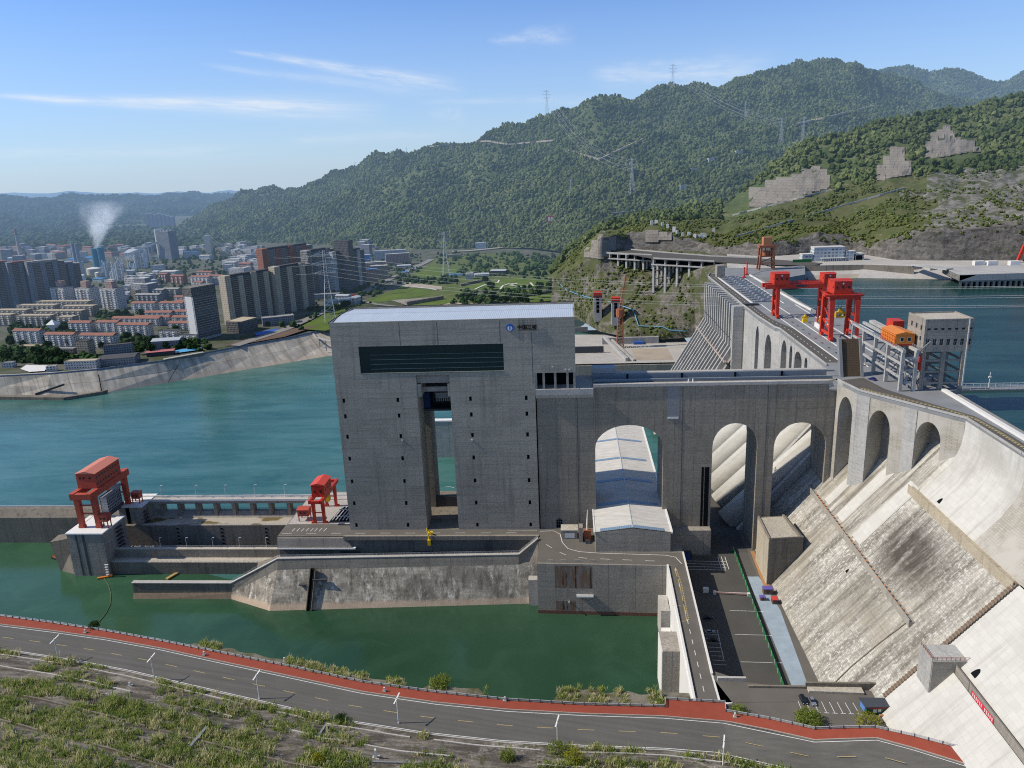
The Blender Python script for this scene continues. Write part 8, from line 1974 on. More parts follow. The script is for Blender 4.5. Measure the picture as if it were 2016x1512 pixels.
for k, (x0, x1, py, w_) in enumerate(((312, 334, 556, 'red'), (334, 368, 560, 'red'), (386, 424, 552, 'pinkish'), (372, 420, 562, 'white'), (404, 444, 560, 'white'), (380, 404, 574, 'white'), (300, 326, 590, 'grey'), (266, 320, 600, 'grey'), (320, 356, 588, 'tan'))):
 walkup('%s block with %s roof in mid town, %s of nine from the back' % ({'red': 'red brick', 'pinkish': 'pinkish', 'white': 'white', 'grey': 'grey', 'tan': 'tan'}[w_], 'a pale' if w_ in ('grey', 'tan') else 'a red', ORD[k]), x0, x1, py, 6, w_, 'red' if w_ not in ('grey', 'tan') else 'grey', 2.0, -.3 if k < 6 else -.15, 13)
kinds = []
for nm, w, d, h, wl, rf_, gb, lb in (('town_house', 26, 13, 15, 'white', 'white', 0, 'white flat roofed town house'), ('town_house', 22, 12, 12, 'tan', 'grey', 0, 'tan town house with grey roof'), ('town_house', 30, 12, 15, 'pinkish', 'red', 2, 'pinkish town house with red roof'), ('town_house', 20, 14, 9, 'plant', 'metal', 1.5, 'low workshop with a metal roof'), ('town_house', 24, 16, 24, 'grey', 'white', 0, 'grey town block with white roof')):
 kinds.append((block(nm, lb, 'town house', (0, 0, -500), w, d, h, 0, WM[wl], RF[rf_], gb), lb))
used = [False] * 5
zones = ((0, 120, 490, 512, 34, 'in the hazy far quarter under the left hill', (0, 1, 2, 4)), (120, 300, 490, 510, 30, 'in the far quarter behind the factory', (0, 1, 2, 4)), (340, 520, 488, 506, 34, 'in pale rows below the long hill', (0, 0, 1)), (430, 520, 508, 545, 16, 'in the white rows before the red brown slab', (0, 0, 2)), (205, 330, 560, 600, 24, 'in the mixed quarter below the factory', (1, 3, 4, 0)), (700, 740, 486, 505, 8, 'behind the rightmost high rise', (1, 4)), (20, 130, 505, 540, 10, 'behind the grey high rises', (1, 4, 3)), (640, 700, 590, 606, 5, 'along the street below the unfinished towers', (3,)), (250, 330, 535, 560, 10, 'among the factory trees', (3, 0)))
for (x0, x1, y0, y1, n, where, ks) in zones:
 for k in range(n):
  px, py = rng.uniform(x0, x1), rng.uniform(y0, y1); p_ = at_g(px, py); kd = int(rng.choice(ks)); pr, lb = kinds[kd]; rz = rng.choice([-.25, -.2, .1, 1.35]) + rng.uniform(-.05, .05)
  lab = lb + ' ' + where; s_ = rng.uniform(.75, 1.3)
  if not used[kd]: used[kd] = True; place(pr, tuple(p_), rz, (s_, 1, rng.uniform(.8, 1.3))); pr['label'] = lab; pr['group'] = lb + 's ' + where
  else: dup(pr, tuple(p_), rz, lab, lb + 's ' + where, (s_, 1, rng.uniform(.8, 1.3)))
g = G('steam'); p = g.pos(); X, Y, Z = g.xyz(p)[:3]
b_ = at_g(198, 530); bz = at_y(196, 487, b_.y).z
hgt = g.math('DIVIDE', g.math('SUBTRACT', Z, bz - 4), 120.0)
cx_ = g.math('ADD', b_.x, g.math('MULTIPLY', g.math('POWER', g.math('MAXIMUM', hgt, 0.0), 1.2), 46.0)); rad = g.math('ADD', 9.0, g.math('MULTIPLY', hgt, 52.0))
rr = g.math('DIVIDE', g.math('SQRT', g.math('ADD', g.math('POWER', g.math('SUBTRACT', X, cx_), 2.0), g.math('POWER', g.math('SUBTRACT', Y, b_.y), 2.0))), rad)
nz = g.noise(p, .03, 5, .68, 1.2)
dens = g.math('MULTIPLY', g.step(g.math('ADD', rr, g.math('MULTIPLY', g.math('SUBTRACT', nz, .5), 3.4)), 1.0, .25), g.math('MULTIPLY', g.step(hgt, -.02, .03), g.step(hgt, 1.0, .35)))
vol = g.n('VolumePrincipled', ins={'Color': (.97, .98, 1, 1), 'Density': g.math('MULTIPLY', dens, .017), 'Anisotropy': .2, 'Emission Color': (.55, .65, .8, 1), 'Emission Strength': g.math('MULTIPLY', dens, .010)})  # faint emission puts brightness into the steam itself
o_ = g.t.nodes.new('ShaderNodeOutputMaterial'); g.t.links.new(vol, o_.inputs[1])
m = MB(); m.tube([(b_.x, b_.y, bz - 3), (b_.x + 10, b_.y, bz + 30), (b_.x + 28, b_.y, bz + 75), (b_.x + 46, b_.y, bz + 118)], [16, 36, 62, 76], 18)
o = m.build('steam_plume', g.m); o['kind'] = 'stuff'; tag(o, 'white steam plume drifting up from the teal silos', 'steam')
# ================================================================== near bank: road, red path, lamps, terraces
zr = lambda x: 297.0 + 12.0 * min(1.0, max(0.0, (x - 52.0) / 75.0)) ** 1.3
def at_road(px, py):
 z = 297.0
 for _ in range(12):
  p = at_z(px, py, z); z = z * .5 + zr(p.x) * .5
 return Vector((p.x, p.y, z))
far_px = [(-170, 1196), (-60, 1207), (0, 1213), (105, 1227), (210, 1243), (320, 1263), (420, 1283), (570, 1313), (715, 1344), (860, 1364), (1000, 1379), (1150, 1388), (1309, 1392), (1310, 1377), (1427, 1384), (1429, 1401), (1515, 1416), (1604, 1436), (1660, 1434), (1722, 1433), (1800, 1450), (1913, 1480), (1990, 1510)]
in_px = [(-170, 1213), (-60, 1223), (0, 1229), (105, 1242), (210, 1257), (320, 1277), (420, 1299), (570, 1331), (715, 1362), (860, 1383), (1000, 1397), (1150, 1405), (1305, 1410), (1316, 1411), (1424, 1420), (1440, 1422), (1515, 1437), (1604, 1457), (1660, 1455), (1726, 1453), (1800, 1473), (1913, 1508), (1990, 1540)]
FARE, INN = [at_road(*q) for q in far_px], [at_road(*q) for q in in_px]
def offset(pts, dist):
 out = []
 for i, p in enumerate(pts):
  d = pts[min(i + 1, len(pts) - 1)] - pts[max(i - 1, 0)]; d.z = 0; d.normalize(); out.append(p + Vector((d.y, -d.x, 0)) * dist)
 return out
base_in = [INN[k] for k in (0, 1, 2, 3, 4, 5, 6, 7, 8, 9, 10, 11, 12, 14, 17, 19, 20, 21, 22)]
NEAR = offset(base_in, 17.5)
for k in range(13, 19): NEAR[k] = base_in[k] + Vector((0, -18.5, 0))
g = G('road_asphalt'); p = g.pos()
c = g.mix(g.noise(p, .06, 6, .6), (.098, .095, .088), (.14, .135, .124)); tr = g.noise(g.n('VectorRotate', ins={'Vector': g.scale(p, 1, 1, 0), 'Angle': .2}, rotation_type='Z_AXIS'), 1.0, 2); rv = g.scale(g.n('VectorRotate', ins={'Vector': p, 'Angle': .2}, rotation_type='Z_AXIS'), .012, .55, 1)
c = g.mul(c, g.n('MapRange', ins={'Value': g.noise(rv, 1.0, 5, .6), 'From Min': .3, 'From Max': .7, 'To Min': .84, 'To Max': 1.14})); ck = g.noise(p, .5, 6, .8, 1.5)
c = g.mix(g.math('MULTIPLY', g.math('LESS_THAN', g.math('ABSOLUTE', g.math('SUBTRACT', ck, .5)), .006), .5), c, (.04, .04, .04)); ROADM = g.out(g.bsdf(c, .9, .15))
LOW = [p + Vector((0, 0, -.16)) for p in base_in]
m = MB(); m.ribbon(LOW, [p + Vector((0, 0, -.16)) for p in NEAR]); struct('road', m, M['road'] if 'road' in M else ROADM)
m = MB(); m.ribbon(FARE, INN); struct('red_path', m, M['path_red'])
m = MB(); KB = offset(INN, -.35);
for a, b, c_, d in zip(INN, INN[1:], KB, KB[1:]): m.hexa([a + Vector((0, 0, -.3)), b + Vector((0, 0, -.3)), d + Vector((0, 0, -.3)), c_ + Vector((0, 0, -.3))], [v + Vector((0, 0, .12)) for v in (a, b, d, c_)])
struct('path_kerb', m, M['kerb'])
m = MB(); stripe(m, offset(LOW, .9), .25, .02); stripe(m, offset(LOW, 16.8), .25, .02); struct('road_edge_line', m, M['paint_white'])
m = MB(); dashes(m, offset(LOW, 8.7), .24, 6.2, 9.2, .02); struct('road_centre_line', m, M['paint_yellow'])
m = MB(); KN = offset(NEAR, .5)
for a, b, c_, d in zip(NEAR, NEAR[1:], KN, KN[1:]): m.hexa([v + Vector((0, 0, -.5)) for v in (a, b, d, c_)], [v + Vector((0, 0, .05)) for v in (a, b, d, c_)])
struct('road_kerb', m, M['pale'])
def berm(x): return 10.0 if -10 < x < 33 else (5.0 if -178 < x < -72 else (6.5 if -62 < x < -38 else .8))
BF = []
for a, b in zip(FARE, FARE[1:]):
 n = max(1, int((b - a).length / 4)); BF += [a.lerp(b, k / n) for k in range(n)]
BF.append(FARE[-1]); m = MB(); E1 = [Vector((p.x, p.y + berm(p.x) * (.75 + .5 * abs(fbm((p.x, 0, 0), .08, 3))), p.z - .5)) for p in BF]
m.ribbon([p + Vector((0, .2, -.02)) for p in BF], E1); m.ribbon(E1, [Vector((p.x, p.y + 24, 262)) if p.x < 30 else Vector((p.x, p.y + 8, 294)) for p in E1]); struct('near_bank', m, ground_mat('near_bank_ground', (.10, .095, .05), (.22, .20, .16), (.07, .085, .03), .12))
t = thing('path_railing', 'long grey blue railing with posts along the water side of the red path', 'railing', tuple(FARE[4]))
m = MB(); L_ = 0
for a, b in zip(FARE, FARE[1:]):
 a, b = a + Vector((0, -.1, 0)), b + Vector((0, -.1, 0))
 for h, w in ((1.15, .22), (.35, .10), (.75, .10)): m.beam(a + Vector((0, 0, h)), b + Vector((0, 0, h)), w, .14)
m.build('rail', plain('rail_silver', (.40, .42, .44), .5), t)
m = MB()
for a, b in zip(FARE, FARE[1:]):
 n = max(1, int((b - a).length / 4.0))
 for k in range(n):
  p = a.lerp(b, k / n); m.box(p.x - .16, p.x + .16, p.y - .3, p.y + .02, p.z, p.z + 1.35)
o = m.build('railing_post', M['rail_blue'], t); o['kind'] = 'stuff'
m = MB()
for a, b in zip(FARE[15:], FARE[16:]):
 n = max(1, int((b - a).length / .5))
 for k in range(n): p = a.lerp(b, k / n); m.box(p.x - .03, p.x + .03, p.y - .13, p.y - .07, p.z + .1, p.z + 1.1)
o = m.build('railing_bar', M['rail_blue'], t); o['kind'] = 'stuff'
m = MB(); m.ribbon([p + Vector((0, .4, .1)) for p in FARE[:7]], [p + Vector((0, 1.0, -.2)) for p in FARE[:7]]); struct('bank_coping', m, M['paint_white'])
proto = None; ln = offset(NEAR, 1.2)
for k, (px, py) in enumerate(((116, 1301), (305, 1339), (511, 1375), (785, 1423), (1098, 1470), (1423, 1512))):
 p_ = at_z(px, py, 297.0); lab = 'white street lamp beside the curving road, %s of six from the left' % ORD[k]
 if proto is None:
  proto = thing('street_lamp', lab, 'street lamp', (0, 0, 0), 'street lamps along the curving road')
  MB().tube([(0, 0, -.5), (0, 0, 6), (0, 0, 11.4)], [.28, .22, .17], 8).build('pole', M['paint_white'], proto)
  MB().hexa([(-.24, -2.2, 10.2), (.24, -2.2, 10.2), (.24, 2.6, 11.6), (-.24, 2.6, 11.6)], [(-.24, -2.2, 10.35), (.24, -2.2, 10.35), (.24, 2.6, 11.75), (-.24, 2.6, 11.75)]).build('lamp_head', M['paint_white'], proto)
  MB().box(-.35, .35, -2.2, -1.0, 10.12, 10.3).build('lamp_glass', M['galv'], proto)
  MB().box(-.35, .35, -.35, .35, -.2, .3).build('lamp_base', M['galv'], proto)
  place(proto, tuple(p_), -.25)
 else: dup(proto, tuple(p_), -.25, lab)
proto = None
for k, z0 in enumerate((-278, -250, -222, -194, -166, -138)):
 x = -280 + k * 20.5 + (4 if k else 0); lab = 'thin lamp post on the river access bridge, %s from the left' % ORD[k];
 if proto is None:
  proto = thing('bridge_lamp', lab, 'lamp post', (0, 0, 0), 'lamp posts on the access bridge'); MB().tube([(0, 0, 0), (0, 0, 8), (.5, -.3, 9), (1.6, -.8, 9.3)], [.14, .12, .1, .1], 6).build('pole', M['paint_white'], proto); MB().box(1.0, 2.4, -1.2, -.6, 9.2, 9.4).build('lamp_head', M['galv'], proto)
  place(proto, (x, 462.8, 295.6))
 else: dup(proto, (x, 462.8, 295.6), 0, lab)
for k in range(6): dup(proto, (-262 + k * 17.2, 422.6, 279.2), 0, 'thin lamp post on the pale chamber wall, %s from the left' % ORD[k], 'lamp posts on the chamber wall', (.8, .8, .8))
proto = None
for k, (px, py, lb) in enumerate(((168, 1246, 'white marker post on the red path, first of four from the left'), (402, 1290, 'white marker post on the red path, second of four from the left'), (757, 1361, 'white marker post on the red path with a block at its foot, third of four'), (994, 1380, 'white marker post on the red path, fourth of four from the left'), (560, 1302, 'white marker stone on the grassy water edge outside the railing'), (1447, 1412, 'white marker post outside the railing beside the car park bush'), (1923, 1494, 'white marker block at the right end of the red path'))):
 p_ = at_road(px, py)
 if proto is None:
  proto = thing('marker_post', lb, 'marker post', (0, 0, 0), 'white marker posts'); MB().hexa([(-.45, -.4, 0), (.45, -.4, 0), (.45, .4, 0), (-.45, .4, 0)], [(-.3, -.28, 1.9), (.3, -.28, 1.9), (.3, .28, 1.9), (-.3, .28, 1.9)]).build('post', M['white_wall'], proto); MB().box(-.7, .7, -.6, .6, 0, .4).build('foot_block', M['pale'], proto); place(proto, tuple(p_))
 else: dup(proto, tuple(p_), 0, lb)
PROF = [(0.5, 0.0), (2.0, .4), (4.0, .6), (11.5, 3.0), (14.5, 3.3), (24, 6.4), (30, 6.9), (41, 11.0), (47, 11.6), (60, 17), (66, 17.6), (90, 30), (130, 52)]
def terr(s):
 for (a, za), (b, zb) in zip(PROF, PROF[1:]):
  if s <= b: return za + (zb - za) * (s - a) / (b - a)
 return PROF[-1][1]
fineN = []
for a, b in zip(NEAR, NEAR[1:]):
 n = max(1, int((b - a).length / 6))
 for k in range(n): fineN.append(a.lerp(b, k / n))
fineN.append(NEAR[-1])
SS = [.5, 1.2, 2, 4, 6, 8, 10, 11.5, 13, 14.5, 17, 20, 24, 27, 30, 33, 37, 41, 44, 47, 51, 56, 60, 66, 75, 90, 110, 130]
nrm = []
for i in range(len(fineN)):
 d = fineN[min(i + 3, len(fineN) - 1)] - fineN[max(i - 3, 0)]; d.z = 0; d.normalize(); nrm.append(Vector((d.y, -d.x, 0)))
def tpoint(i, s):
 k = min(int(i), len(fineN) - 2); f = i - k; p0 = fineN[k].lerp(fineN[k + 1], f); p = p0 + nrm[k].lerp(nrm[k + 1], f) * s; w = fbm((p.x, p.y, 0), .05, 4) * .5 * min(1, s / 6)
 return Vector((p.x, p.y, p0.z + terr(s) * (1 + .08 * fbm((p.x, 0, 3), .02, 2)) + w))
TG = [[tpoint(i, s) for s in SS] for i in range(len(fineN))]
g = G('terrace_stone'); p = g.pos()
n1 = g.noise(p, .10, 7, .7); n2 = g.noise(p, .9, 6, .75); n3 = g.noise(g.scale(p, .06, .25, .25), 1.0, 5, .6)
c = g.mix(g.step(n3, .45, .6), (.10, .088, .075), (.22, .195, .165)); c = g.mix(g.math('MULTIPLY', g.math('MULTIPLY', g.step(n1, .50, .66), g.step(n2, .42, .62)), .85), c, (.46, .43, .37))
c = g.mix(g.math('MULTIPLY', g.step(g.noise(p, .22, 6, .7), .54, .62), .7), c, (.075, .080, .032))
c = g.mul(c, g.n('MapRange', ins={'Value': n2, 'From Min': .3, 'From Max': .7, 'To Min': .6, 'To Max': 1.3}))
m = MB(); m.grid(TG); struct('terraced_slope', m, g.out(g.bsdf(c, .95, .1, normal=g.bump(n2, .5, .4)), False))
for s_, h_, lb in ((4.2, .7, 'first'), (14.6, 1.0, 'second'), (33.5, 1.1, 'third'), (52.0, 1.2, 'fourth')):
 m = MB(); P_ = [tpoint(i * .5, s_) for i in range(2 * (len(fineN) - 1))]
 for a, b in zip(P_, P_[1:]):
  if fbm((a.x, a.y, 11), .05, 2) > -.28: m.beam(a + Vector((0, 0, h_ * .3)), b + Vector((0, 0, h_ * .3)), .55, h_)
 tag(m.build('terrace_kerb', M['stained'] if h_ > 1 else M['pale']), 'broken low stone kerb along the terraces, %s above the road' % lb, 'kerb')
def weeds(name, label, spots, hmin, hmax, mats, blades=34, spread=1.0):
 m = MB()
 V_, F_, MI = [], [], []
 for (p, s) in spots:
  n = int(blades * (.6 + .8 * rng.random())); h = rng.uniform(hmin, hmax) * s; mi = int(rng.integers(len(mats)))
  for _ in range(n):
   a, r_ = rng.uniform(0, 6.283), spread * s * rng.random() ** .6; bx, by = p.x + r_ * math.cos(a), p.y + r_ * math.sin(a)
   l = h * rng.uniform(.5, 1.1) * (1 - .35 * r_ / (spread * s)); ta = rng.uniform(0, 6.283); tl = l * rng.uniform(.15, .6); w = rng.uniform(.05, .13) * (1 + s * .3)
   ux, uy = -math.sin(ta) * w, math.cos(ta) * w; o = len(V_); mx, my = bx + math.cos(ta) * tl * .35, by + math.sin(ta) * tl * .35
   V_ += [(bx - ux, by - uy, p.z - .1), (bx + ux, by + uy, p.z - .1), (mx + ux, my + uy, p.z + l * .6), (mx - ux, my - uy, p.z + l * .6), (bx + math.cos(ta) * tl, by + math.sin(ta) * tl, p.z + l)]
   F_ += [(o, o + 1, o + 2, o + 3), (o + 3, o + 2, o + 4)]; MI += [mi, mi]
 m.v, m.f, m.m = V_, F_, MI
 o = m.build(name, mats); o['kind'] = 'stuff'; tag(o, label, 'weeds')
def weedmat(nm, c1, c2):
 g = G(nm); n = g.noise(g.pos(), .35, 4); c = g.mix(g.step(n, .35, .65), c1, c2); return g.out(g.n('MixShader', ins={0: .38, 1: g.bsdf(c, .85, .15), 2: g.n('BsdfTranslucent', ins={'Color': c})}), False)
WMs = [weedmat('weed_green', (.25, .33, .075), (.40, .44, .14)), weedmat('weed_dry', (.50, .48, .23), (.60, .56, .32)), weedmat('weed_dark', (.15, .22, .05), (.27, .33, .09))]
def ledge_spots(n, s0, s1, dens=None):
 out = []
 for _ in range(n):
  i = rng.uniform(2, len(fineN) - 3); s = rng.uniform(s0, s1); p = tpoint(i, s)
  if dens is not None and fbm((p.x, p.y, 5), .045, 3) < dens: continue
  out.append((p, rng.uniform(.35, 1.0) + .8 * rng.random() ** 3))
 return out
sp = ledge_spots(800, 1.2, 4.6, -.1) + ledge_spots(1000, 10, 16, -.05) + ledge_spots(3000, 22, 34, -.25) + ledge_spots(2800, 37, 52, -.3) + ledge_spots(2400, 56, 74, -.4) + ledge_spots(1500, 4, 75, .10) + ledge_spots(2200, 68, 118, -.2)
weeds('wild_weeds', 'tall wild weeds and grasses growing along the stone terraces', sp, .9, 3.2, WMs, 26, 1.9)
es = []
for _ in range(1500):
 k = int(rng.integers(3, len(FARE) - 9)); p = FARE[k].lerp(FARE[k + 1], rng.random())
 f = fbm((p.x, 0, 8), .035, 3)
 if p.x > 34 or berm(p.x) < 2: continue
 if fbm((p.x, p.y, 4), .09, 3) < -.05: continue
 s = rng.uniform(.5, berm(p.x) + 1.5); es.append((Vector((p.x, p.y + s, p.z - .6 - max(0, s - berm(p.x)) * .8)), rng.uniform(.6, 1.3)))
weeds('bank_weeds', 'yellow green weeds on the water edge outside the path railing', es, 1.3, 3.0, WMs[:2], 26, 1.2)
def bush(name, label, cat, loc, rx, rz, mat, n=260, dens=5, leaf=.45, yel=None):
 t = thing(name, label, cat, tuple(loc)); r_ = random.Random(int(abs(loc[0] * 10)) + n); m = MB()
 for k in range(7): a = k * .9 + .3; m.tube([(loc[0], loc[1], loc[2] - .4), (loc[0] + rx * .4 * math.cos(a), loc[1] + rx * .4 * math.sin(a), loc[2] + rz * .6), (loc[0] + rx * .7 * math.cos(a), loc[1] + rx * .7 * math.sin(a), loc[2] + rz * 1.1)], [.10, .07, .03], 4)
 m.build('stem', plain('twig', (.09, .07, .045), .9), t); m = MB()
 for k in range(n):
  th, q = r_.uniform(0, 6.283), r_.random() ** .5; ce = Vector((loc[0] + rx * q * math.cos(th), loc[1] + rx * q * math.sin(th), loc[2] + rz * r_.uniform(.15, 1.15) * (1.1 - .5 * q * q)))
  for j in range(dens):
   u = Vector((r_.gauss(0, 1), r_.gauss(0, 1), r_.gauss(0, .8))).normalized(); w = u.cross(Vector((r_.gauss(0, 1), r_.gauss(0, 1), r_.gauss(0, 1)))).normalized(); s_ = leaf * r_.uniform(.5, 1.2); c2 = ce + Vector((r_.gauss(0, leaf), r_.gauss(0, leaf), r_.gauss(0, leaf)))
   m.poly([c2 - u * s_, c2 + w * s_ * .4, c2 + u * s_, c2 - w * s_ * .4])
 m.build('foliage', mat, t)
yl = weedmat('leaf_yellow_green', (.24, .26, .02), (.36, .36, .03)); gl = weedmat('leaf_fresh', (.15, .21, .035), (.25, .30, .06)); dl = weedmat('leaf_dark', (.028, .06, .014), (.055, .095, .022))
p_ = at_z(1592, 1422, 296.2); bush('bush', 'large yellow green bush between the car park and the red path', 'bush', p_, 5.2, 3.6, gl, 420)
p_ = at_z(1708, 1424, 297); bush('bush', 'thin yellow leaved shrub beside the railing under the kiosk', 'bush', p_, 4.6, 2.6, yl, 120)
p_ = at_z(868, 1350, 296); bush('bush', 'feathery green bush on the water edge outside the railing', 'bush', p_, 4.4, 3.4, gl, 300)
p_ = at_z(186, 1236, 296.5); bush('bush', 'small dark green shrub at the landing end of the floating boom', 'bush', p_, 2.2, 2.8, dl, 120)
p_ = at_z(1455, 1404, 296.4); bush('bush', 'small fresh green bush at the corner of the red landing', 'bush', p_, 3.0, 2.2, gl, 160)
def slope_pt(px, py):
 if not hasattr(slope_pt, 'b'):
  m = MB(); m.grid(TG); slope_pt.b = BVHTree.FromPolygons([Vector(v) for v in m.v], m.f)
 h = slope_pt.b.ray_cast(Vector((0, 0, CAM_Z)), ray(px, py).normalized()); return h[0]
for px, py, rx, rz, mt, lb in ((1130, 1500, 3.4, 5.2, yl, 'yellow leaved sapling in front of the road at the bottom of the picture'), (1095, 1485, 3.2, 4.6, gl, 'grey green sapling beside the fifth street lamp'), (1000, 1492, 2.6, 3.0, gl, 'round green bush at the bottom left of the saplings'), (230, 1392, 3.2, 3.2, gl, 'bushy green shrub above the left iron railing'), (500, 1425, 3.4, 3.4, gl, 'bushy green shrub beside the dark drain cover'), (625, 1500, 2.4, 2.4, yl, 'yellow leaved weed bush at the bottom edge left of the white stone pillar'), (672, 1420, 2.2, 2.6, dl, 'dark leafy shrub just below the road left of the fourth lamp')):
 h = slope_pt(px, py)
 if h is not None: bush('bush', lb, 'bush', h, rx, rz, mt, 150, leaf=.38)
h = slope_pt(740, 1492) or at_z(740, 1492, 303)
t = thing('stone_pillar', 'pale tapered stone survey pillar standing in rubble among the weeds', 'pillar', tuple(h)); MB().hexa([(h.x - .55, h.y - .5, h.z - .3), (h.x + .55, h.y - .5, h.z - .3), (h.x + .55, h.y + .5, h.z - .3), (h.x - .55, h.y + .5, h.z - .3)], [(h.x - .32, h.y - .3, h.z + 3.4), (h.x + .32, h.y - .3, h.z + 3.4), (h.x + .32, h.y + .3, h.z + 3.7), (h.x - .32, h.y + .3, h.z + 3.7)]).build('shaft', M['white_wall'], t); MB().box(h.x - 1.3, h.x + 1.3, h.y - 1.1, h.y + 1.1, h.z - .5, h.z + .25).build('base_block', M['pale'], t)
h = slope_pt(256, 1350)
if h is not None: t = thing('stone_pillar', 'small pale survey stone on the concrete band below the road', 'pillar', tuple(h)); MB().hexa([(h.x - .5, h.y - .4, h.z - .3), (h.x + .5, h.y - .4, h.z - .3), (h.x + .5, h.y + .4, h.z - .3), (h.x - .5, h.y + .4, h.z - .3)], [(h.x - .3, h.y - .25, h.z + 1.7), (h.x + .3, h.y - .25, h.z + 1.7), (h.x + .3, h.y + .25, h.z + 1.7), (h.x - .3, h.y + .25, h.z + 1.7)]).build('shaft', M['white_wall'], t); MB().box(h.x - 1, h.x + 1, h.y - .8, h.y + .8, h.z - .4, h.z + .15).build('base_block', M['pale'], t)
for (x0, y0, x1, y1, w, lb) in ((374, 1474, 408, 1434, 1.1, 'slanting grey drain cover slab between the weeds'), (629, 1450, 642, 1430, .8, 'short grey drain cover slab below the road')):
 a_, b_ = slope_pt(x0, y0), slope_pt(x1, y1)
 if a_ is not None and b_ is not None: tag(MB().beam(a_ + Vector((0, 0, .7)), b_ + Vector((0, 0, .7)), w, .6).build('drain_cover', plain('drain_slab', (.20, .23, .23), .8)), lb, 'drain cover')
a_, b_ = slope_pt(156, 1382), slope_pt(192, 1388)
if a_ is not None:
 t = thing('iron_railing', 'short black iron railing on the upper stone ledge at the left', 'railing', tuple(a_)); m = MB(); railing(m, [a_, b_], 2.2, .9, .07, (1.0, .1)); m.build('railing_bars', M['black'], t)
for x0, x1, y, lb in ((680, 850, 1500, 'pale gutter slab along the ledge under the stone pillar'),):
 pts = [slope_pt(x0 + (x1 - x0) * k / 6, y + k * .6) for k in range(7)]
 if all(q is not None for q in pts):
  m = MB(); [m.beam(a + Vector((0, 0, .3)), b + Vector((0, 0, .3)), .7, .4) for a, b in zip(pts, pts[1:])]; tag(m.build('gutter_slab', M['deck']), lb, 'gutter')
SKY_S = .135
# ================================================================== water, sky, sun, camera
struct('river_water', MB().poly([(-9000, -200, 265.5), (140, -200, 265.5), (140, 1130, 265.5), (-9000, 1130, 265.5)]), M['river'])
m = MB().poly([(-420, 255, 265.56), (39, 255, 265.56), (47.5, 371, 265.56), (-20, 403, 265.56), (-202, 404, 265.56), (-300, 440, 265.56), (-318, 456.3, 265.56), (-700, 456.3, 265.56), (-700, 255, 265.56)])
struct('channel_water', m, M['channel'])
struct('reservoir_water', MB().poly([(189, -200, 372.0), (2600, -200, 372.0), (2600, 1100, 372.0), (189, 1100, 372.0)]), M['reservoir'])
w = bpy.data.worlds.new('World'); sc.world = w; w.use_nodes = True
nt = w.node_tree; nt.nodes.clear()
SUNV = Vector((-1.11, -.085, 1.0)).normalized()       # towards the sun
el = math.asin(SUNV.z); az = math.atan2(SUNV.x, SUNV.y)
class WG(G):
 def __init__(s, t): s.t = t
g = WG(nt)
sky = g.n('TexSky', sky_type='NISHITA', sun_disc=False, sun_elevation=el, sun_rotation=az, altitude=300, air_density=1.0, dust_density=.5, ozone_density=3.0)
gen = g.n('TexCoord', out=0)
X, Y, Z = g.xyz(gen)[:3]
azm = g.math('ARCTAN2', X, Y); elv = g.math('ARCSINE', Z)
def streak(a0, e0, a1, e1, w0, w1, seed, amt, fine=130.0):
 a0, e0, a1, e1 = map(R, (a0, e0, a1, e1)); L_ = math.hypot(a1 - a0, e1 - e0); ux, uy = (a1 - a0) / L_, (e1 - e0) / L_
 da, de = g.math('SUBTRACT', azm, a0), g.math('SUBTRACT', elv, e0)
 s = g.math('DIVIDE', g.math('ADD', g.math('MULTIPLY', da, ux), g.math('MULTIPLY', de, uy)), L_)
 q = g.math('SUBTRACT', g.math('MULTIPLY', de, ux), g.math('MULTIPLY', da, uy))
 v = g.n('CombineXYZ', ins={0: g.math('MULTIPLY', s, 5.0), 1: g.math('MULTIPLY', q, fine), 2: seed})
 n = g.noise(v, 1.0, 4, .65)
 q2 = g.math('ADD', q, g.math('MULTIPLY', g.math('SUBTRACT', g.noise(g.n('CombineXYZ', ins={0: g.math('MULTIPLY', s, 3.0), 1: seed, 2: 0.0}), 1.0, 1), .5), R(w1) * .8))
 wd = g.math('ADD', R(w0), g.math('MULTIPLY', s, R(w1 - w0)))
 prof = g.math('EXPONENT', g.math('MULTIPLY', g.math('POWER', g.math('DIVIDE', q2, wd), 2.0), -1.0))
 ends = g.math('MULTIPLY', g.step(s, -.02, .12), g.step(s, 1.05, .75))
 return g.math('MULTIPLY', g.math('MULTIPLY', prof, ends), g.math('MULTIPLY', g.step(n, .25, .75), amt))
def ae(px, py):
 r = ray(px, py).normalized(); return math.degrees(math.atan2(r.x, r.y)), math.degrees(math.asin(r.z))
tot = None
for k, (p0, p1, w0, w1, amt) in enumerate((((-40, 186), (740, 216), .12, .75, .95), ((455, 98), (905, 172), .10, .60, .85), ((400, 128), (900, 186), .15, .5, .30), ((820, 200), (1240, 196), .2, .35, .25), ((960, 76), (1130, 70), .2, .7, .40), ((1160, 150), (1520, 135), .5, 1.1, .55), ((1200, 130), (1420, 118), .2, .3, .3), ((-40, 306), (520, 292), .3, .5, .22), ((560, 280), (900, 262), .3, .5, .22), ((840, 222), (920, 228), .2, .8, .2))):
 s_ = streak(*ae(*p0), *ae(*p1), w0, w1, 3.7 * k + 1.0, amt)
 tot = s_ if tot is None else g.math('MAXIMUM', tot, s_)
sky = g.mix(1.0, sky, g.mix(g.step(elv, R(15.0), R(38.0)), (.58, .80, 1.16), (.98, .98, .96)), 'MULTIPLY')
hz = g.math('MULTIPLY', g.step(elv, R(13.0), R(-1.0)), .62)
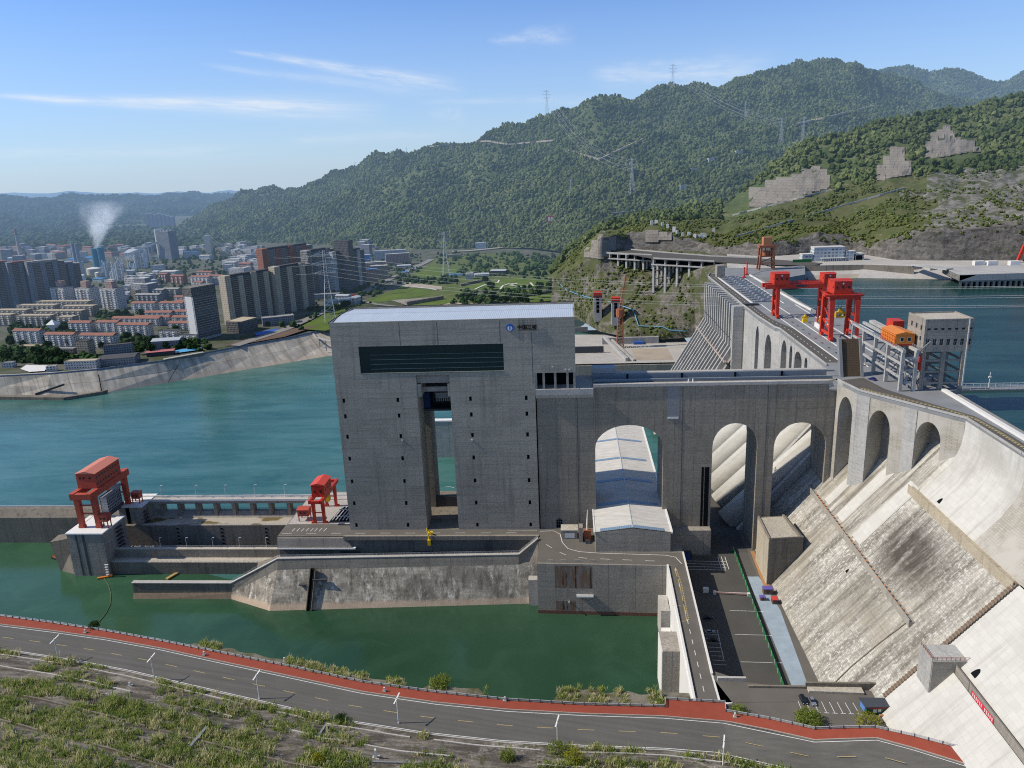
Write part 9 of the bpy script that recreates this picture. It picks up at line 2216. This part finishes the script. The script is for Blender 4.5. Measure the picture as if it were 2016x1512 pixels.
skyc = g.mix(hz, sky, (4.3, 5.3, 6.5))
bg0 = g.n('Background', ins={'Color': skyc, 'Strength': SKY_S})
bg1 = g.n('Background', ins={'Color': g.mix(tot, skyc, (6.3, 6.6, 7.0)), 'Strength': SKY_S})
inband = g.math('MULTIPLY', g.math('LESS_THAN', g.math('ABSOLUTE', g.math('SUBTRACT', elv, R(8.0))), R(11.0)), g.math('LESS_THAN', g.math('ABSOLUTE', azm), R(48.0)))
bg = g.n('MixShader', ins={0: inband, 1: bg0, 2: bg1})
out = nt.nodes.new('ShaderNodeOutputWorld'); nt.links.new(bg, out.inputs[0])
w.cycles.sampling_method = 'MANUAL'; w.cycles.sample_map_resolution = 256
su = bpy.data.lights.new('sun', 'SUN'); su.energy = 4.5; su.angle = R(.53); su.color = (1.0, .91, .77)
so = bpy.data.objects.new('sun', su); COL.objects.link(so); so.rotation_euler = SUNV.to_track_quat('Z', 'Y').to_euler()
cam = bpy.data.cameras.new('camera'); cam.sensor_width = 36.0; cam.lens = 36.0 * FPX / 2016.0; cam.clip_start = 1.0; cam.clip_end = 40000.0
co = bpy.data.objects.new('camera', cam); COL.objects.link(co)
def img_axis(i):
 e = Vector((0, 0, 0)); e[i] = 1.0
 return Vector((e.dot(RT), e.dot(FW), -e.dot(DN)))
ax, ay, az_ = img_axis(0), -img_axis(1), -img_axis(2)
co.matrix_world = Matrix(((ax.x, ay.x, az_.x, 0), (ax.y, ay.y, az_.y, 0), (ax.z, ay.z, az_.z, CAM_Z), (0, 0, 0, 1)))
sc.camera = co
sc.view_settings.view_transform = 'Standard'; sc.view_settings.look = 'None'; sc.view_settings.exposure = 0; sc.view_settings.gamma = 1
sc.cycles.use_denoising = False; sc.cycles.pixel_filter_type = 'BLACKMAN_HARRIS'; sc.cycles.filter_width = 1.1
sc.cycles.max_bounces = 6; sc.cycles.diffuse_bounces = 3; sc.cycles.glossy_bounces = 2; sc.cycles.transmission_bounces = 2; sc.cycles.volume_bounces = 1
sc.cycles.sample_clamp_indirect = 4.0
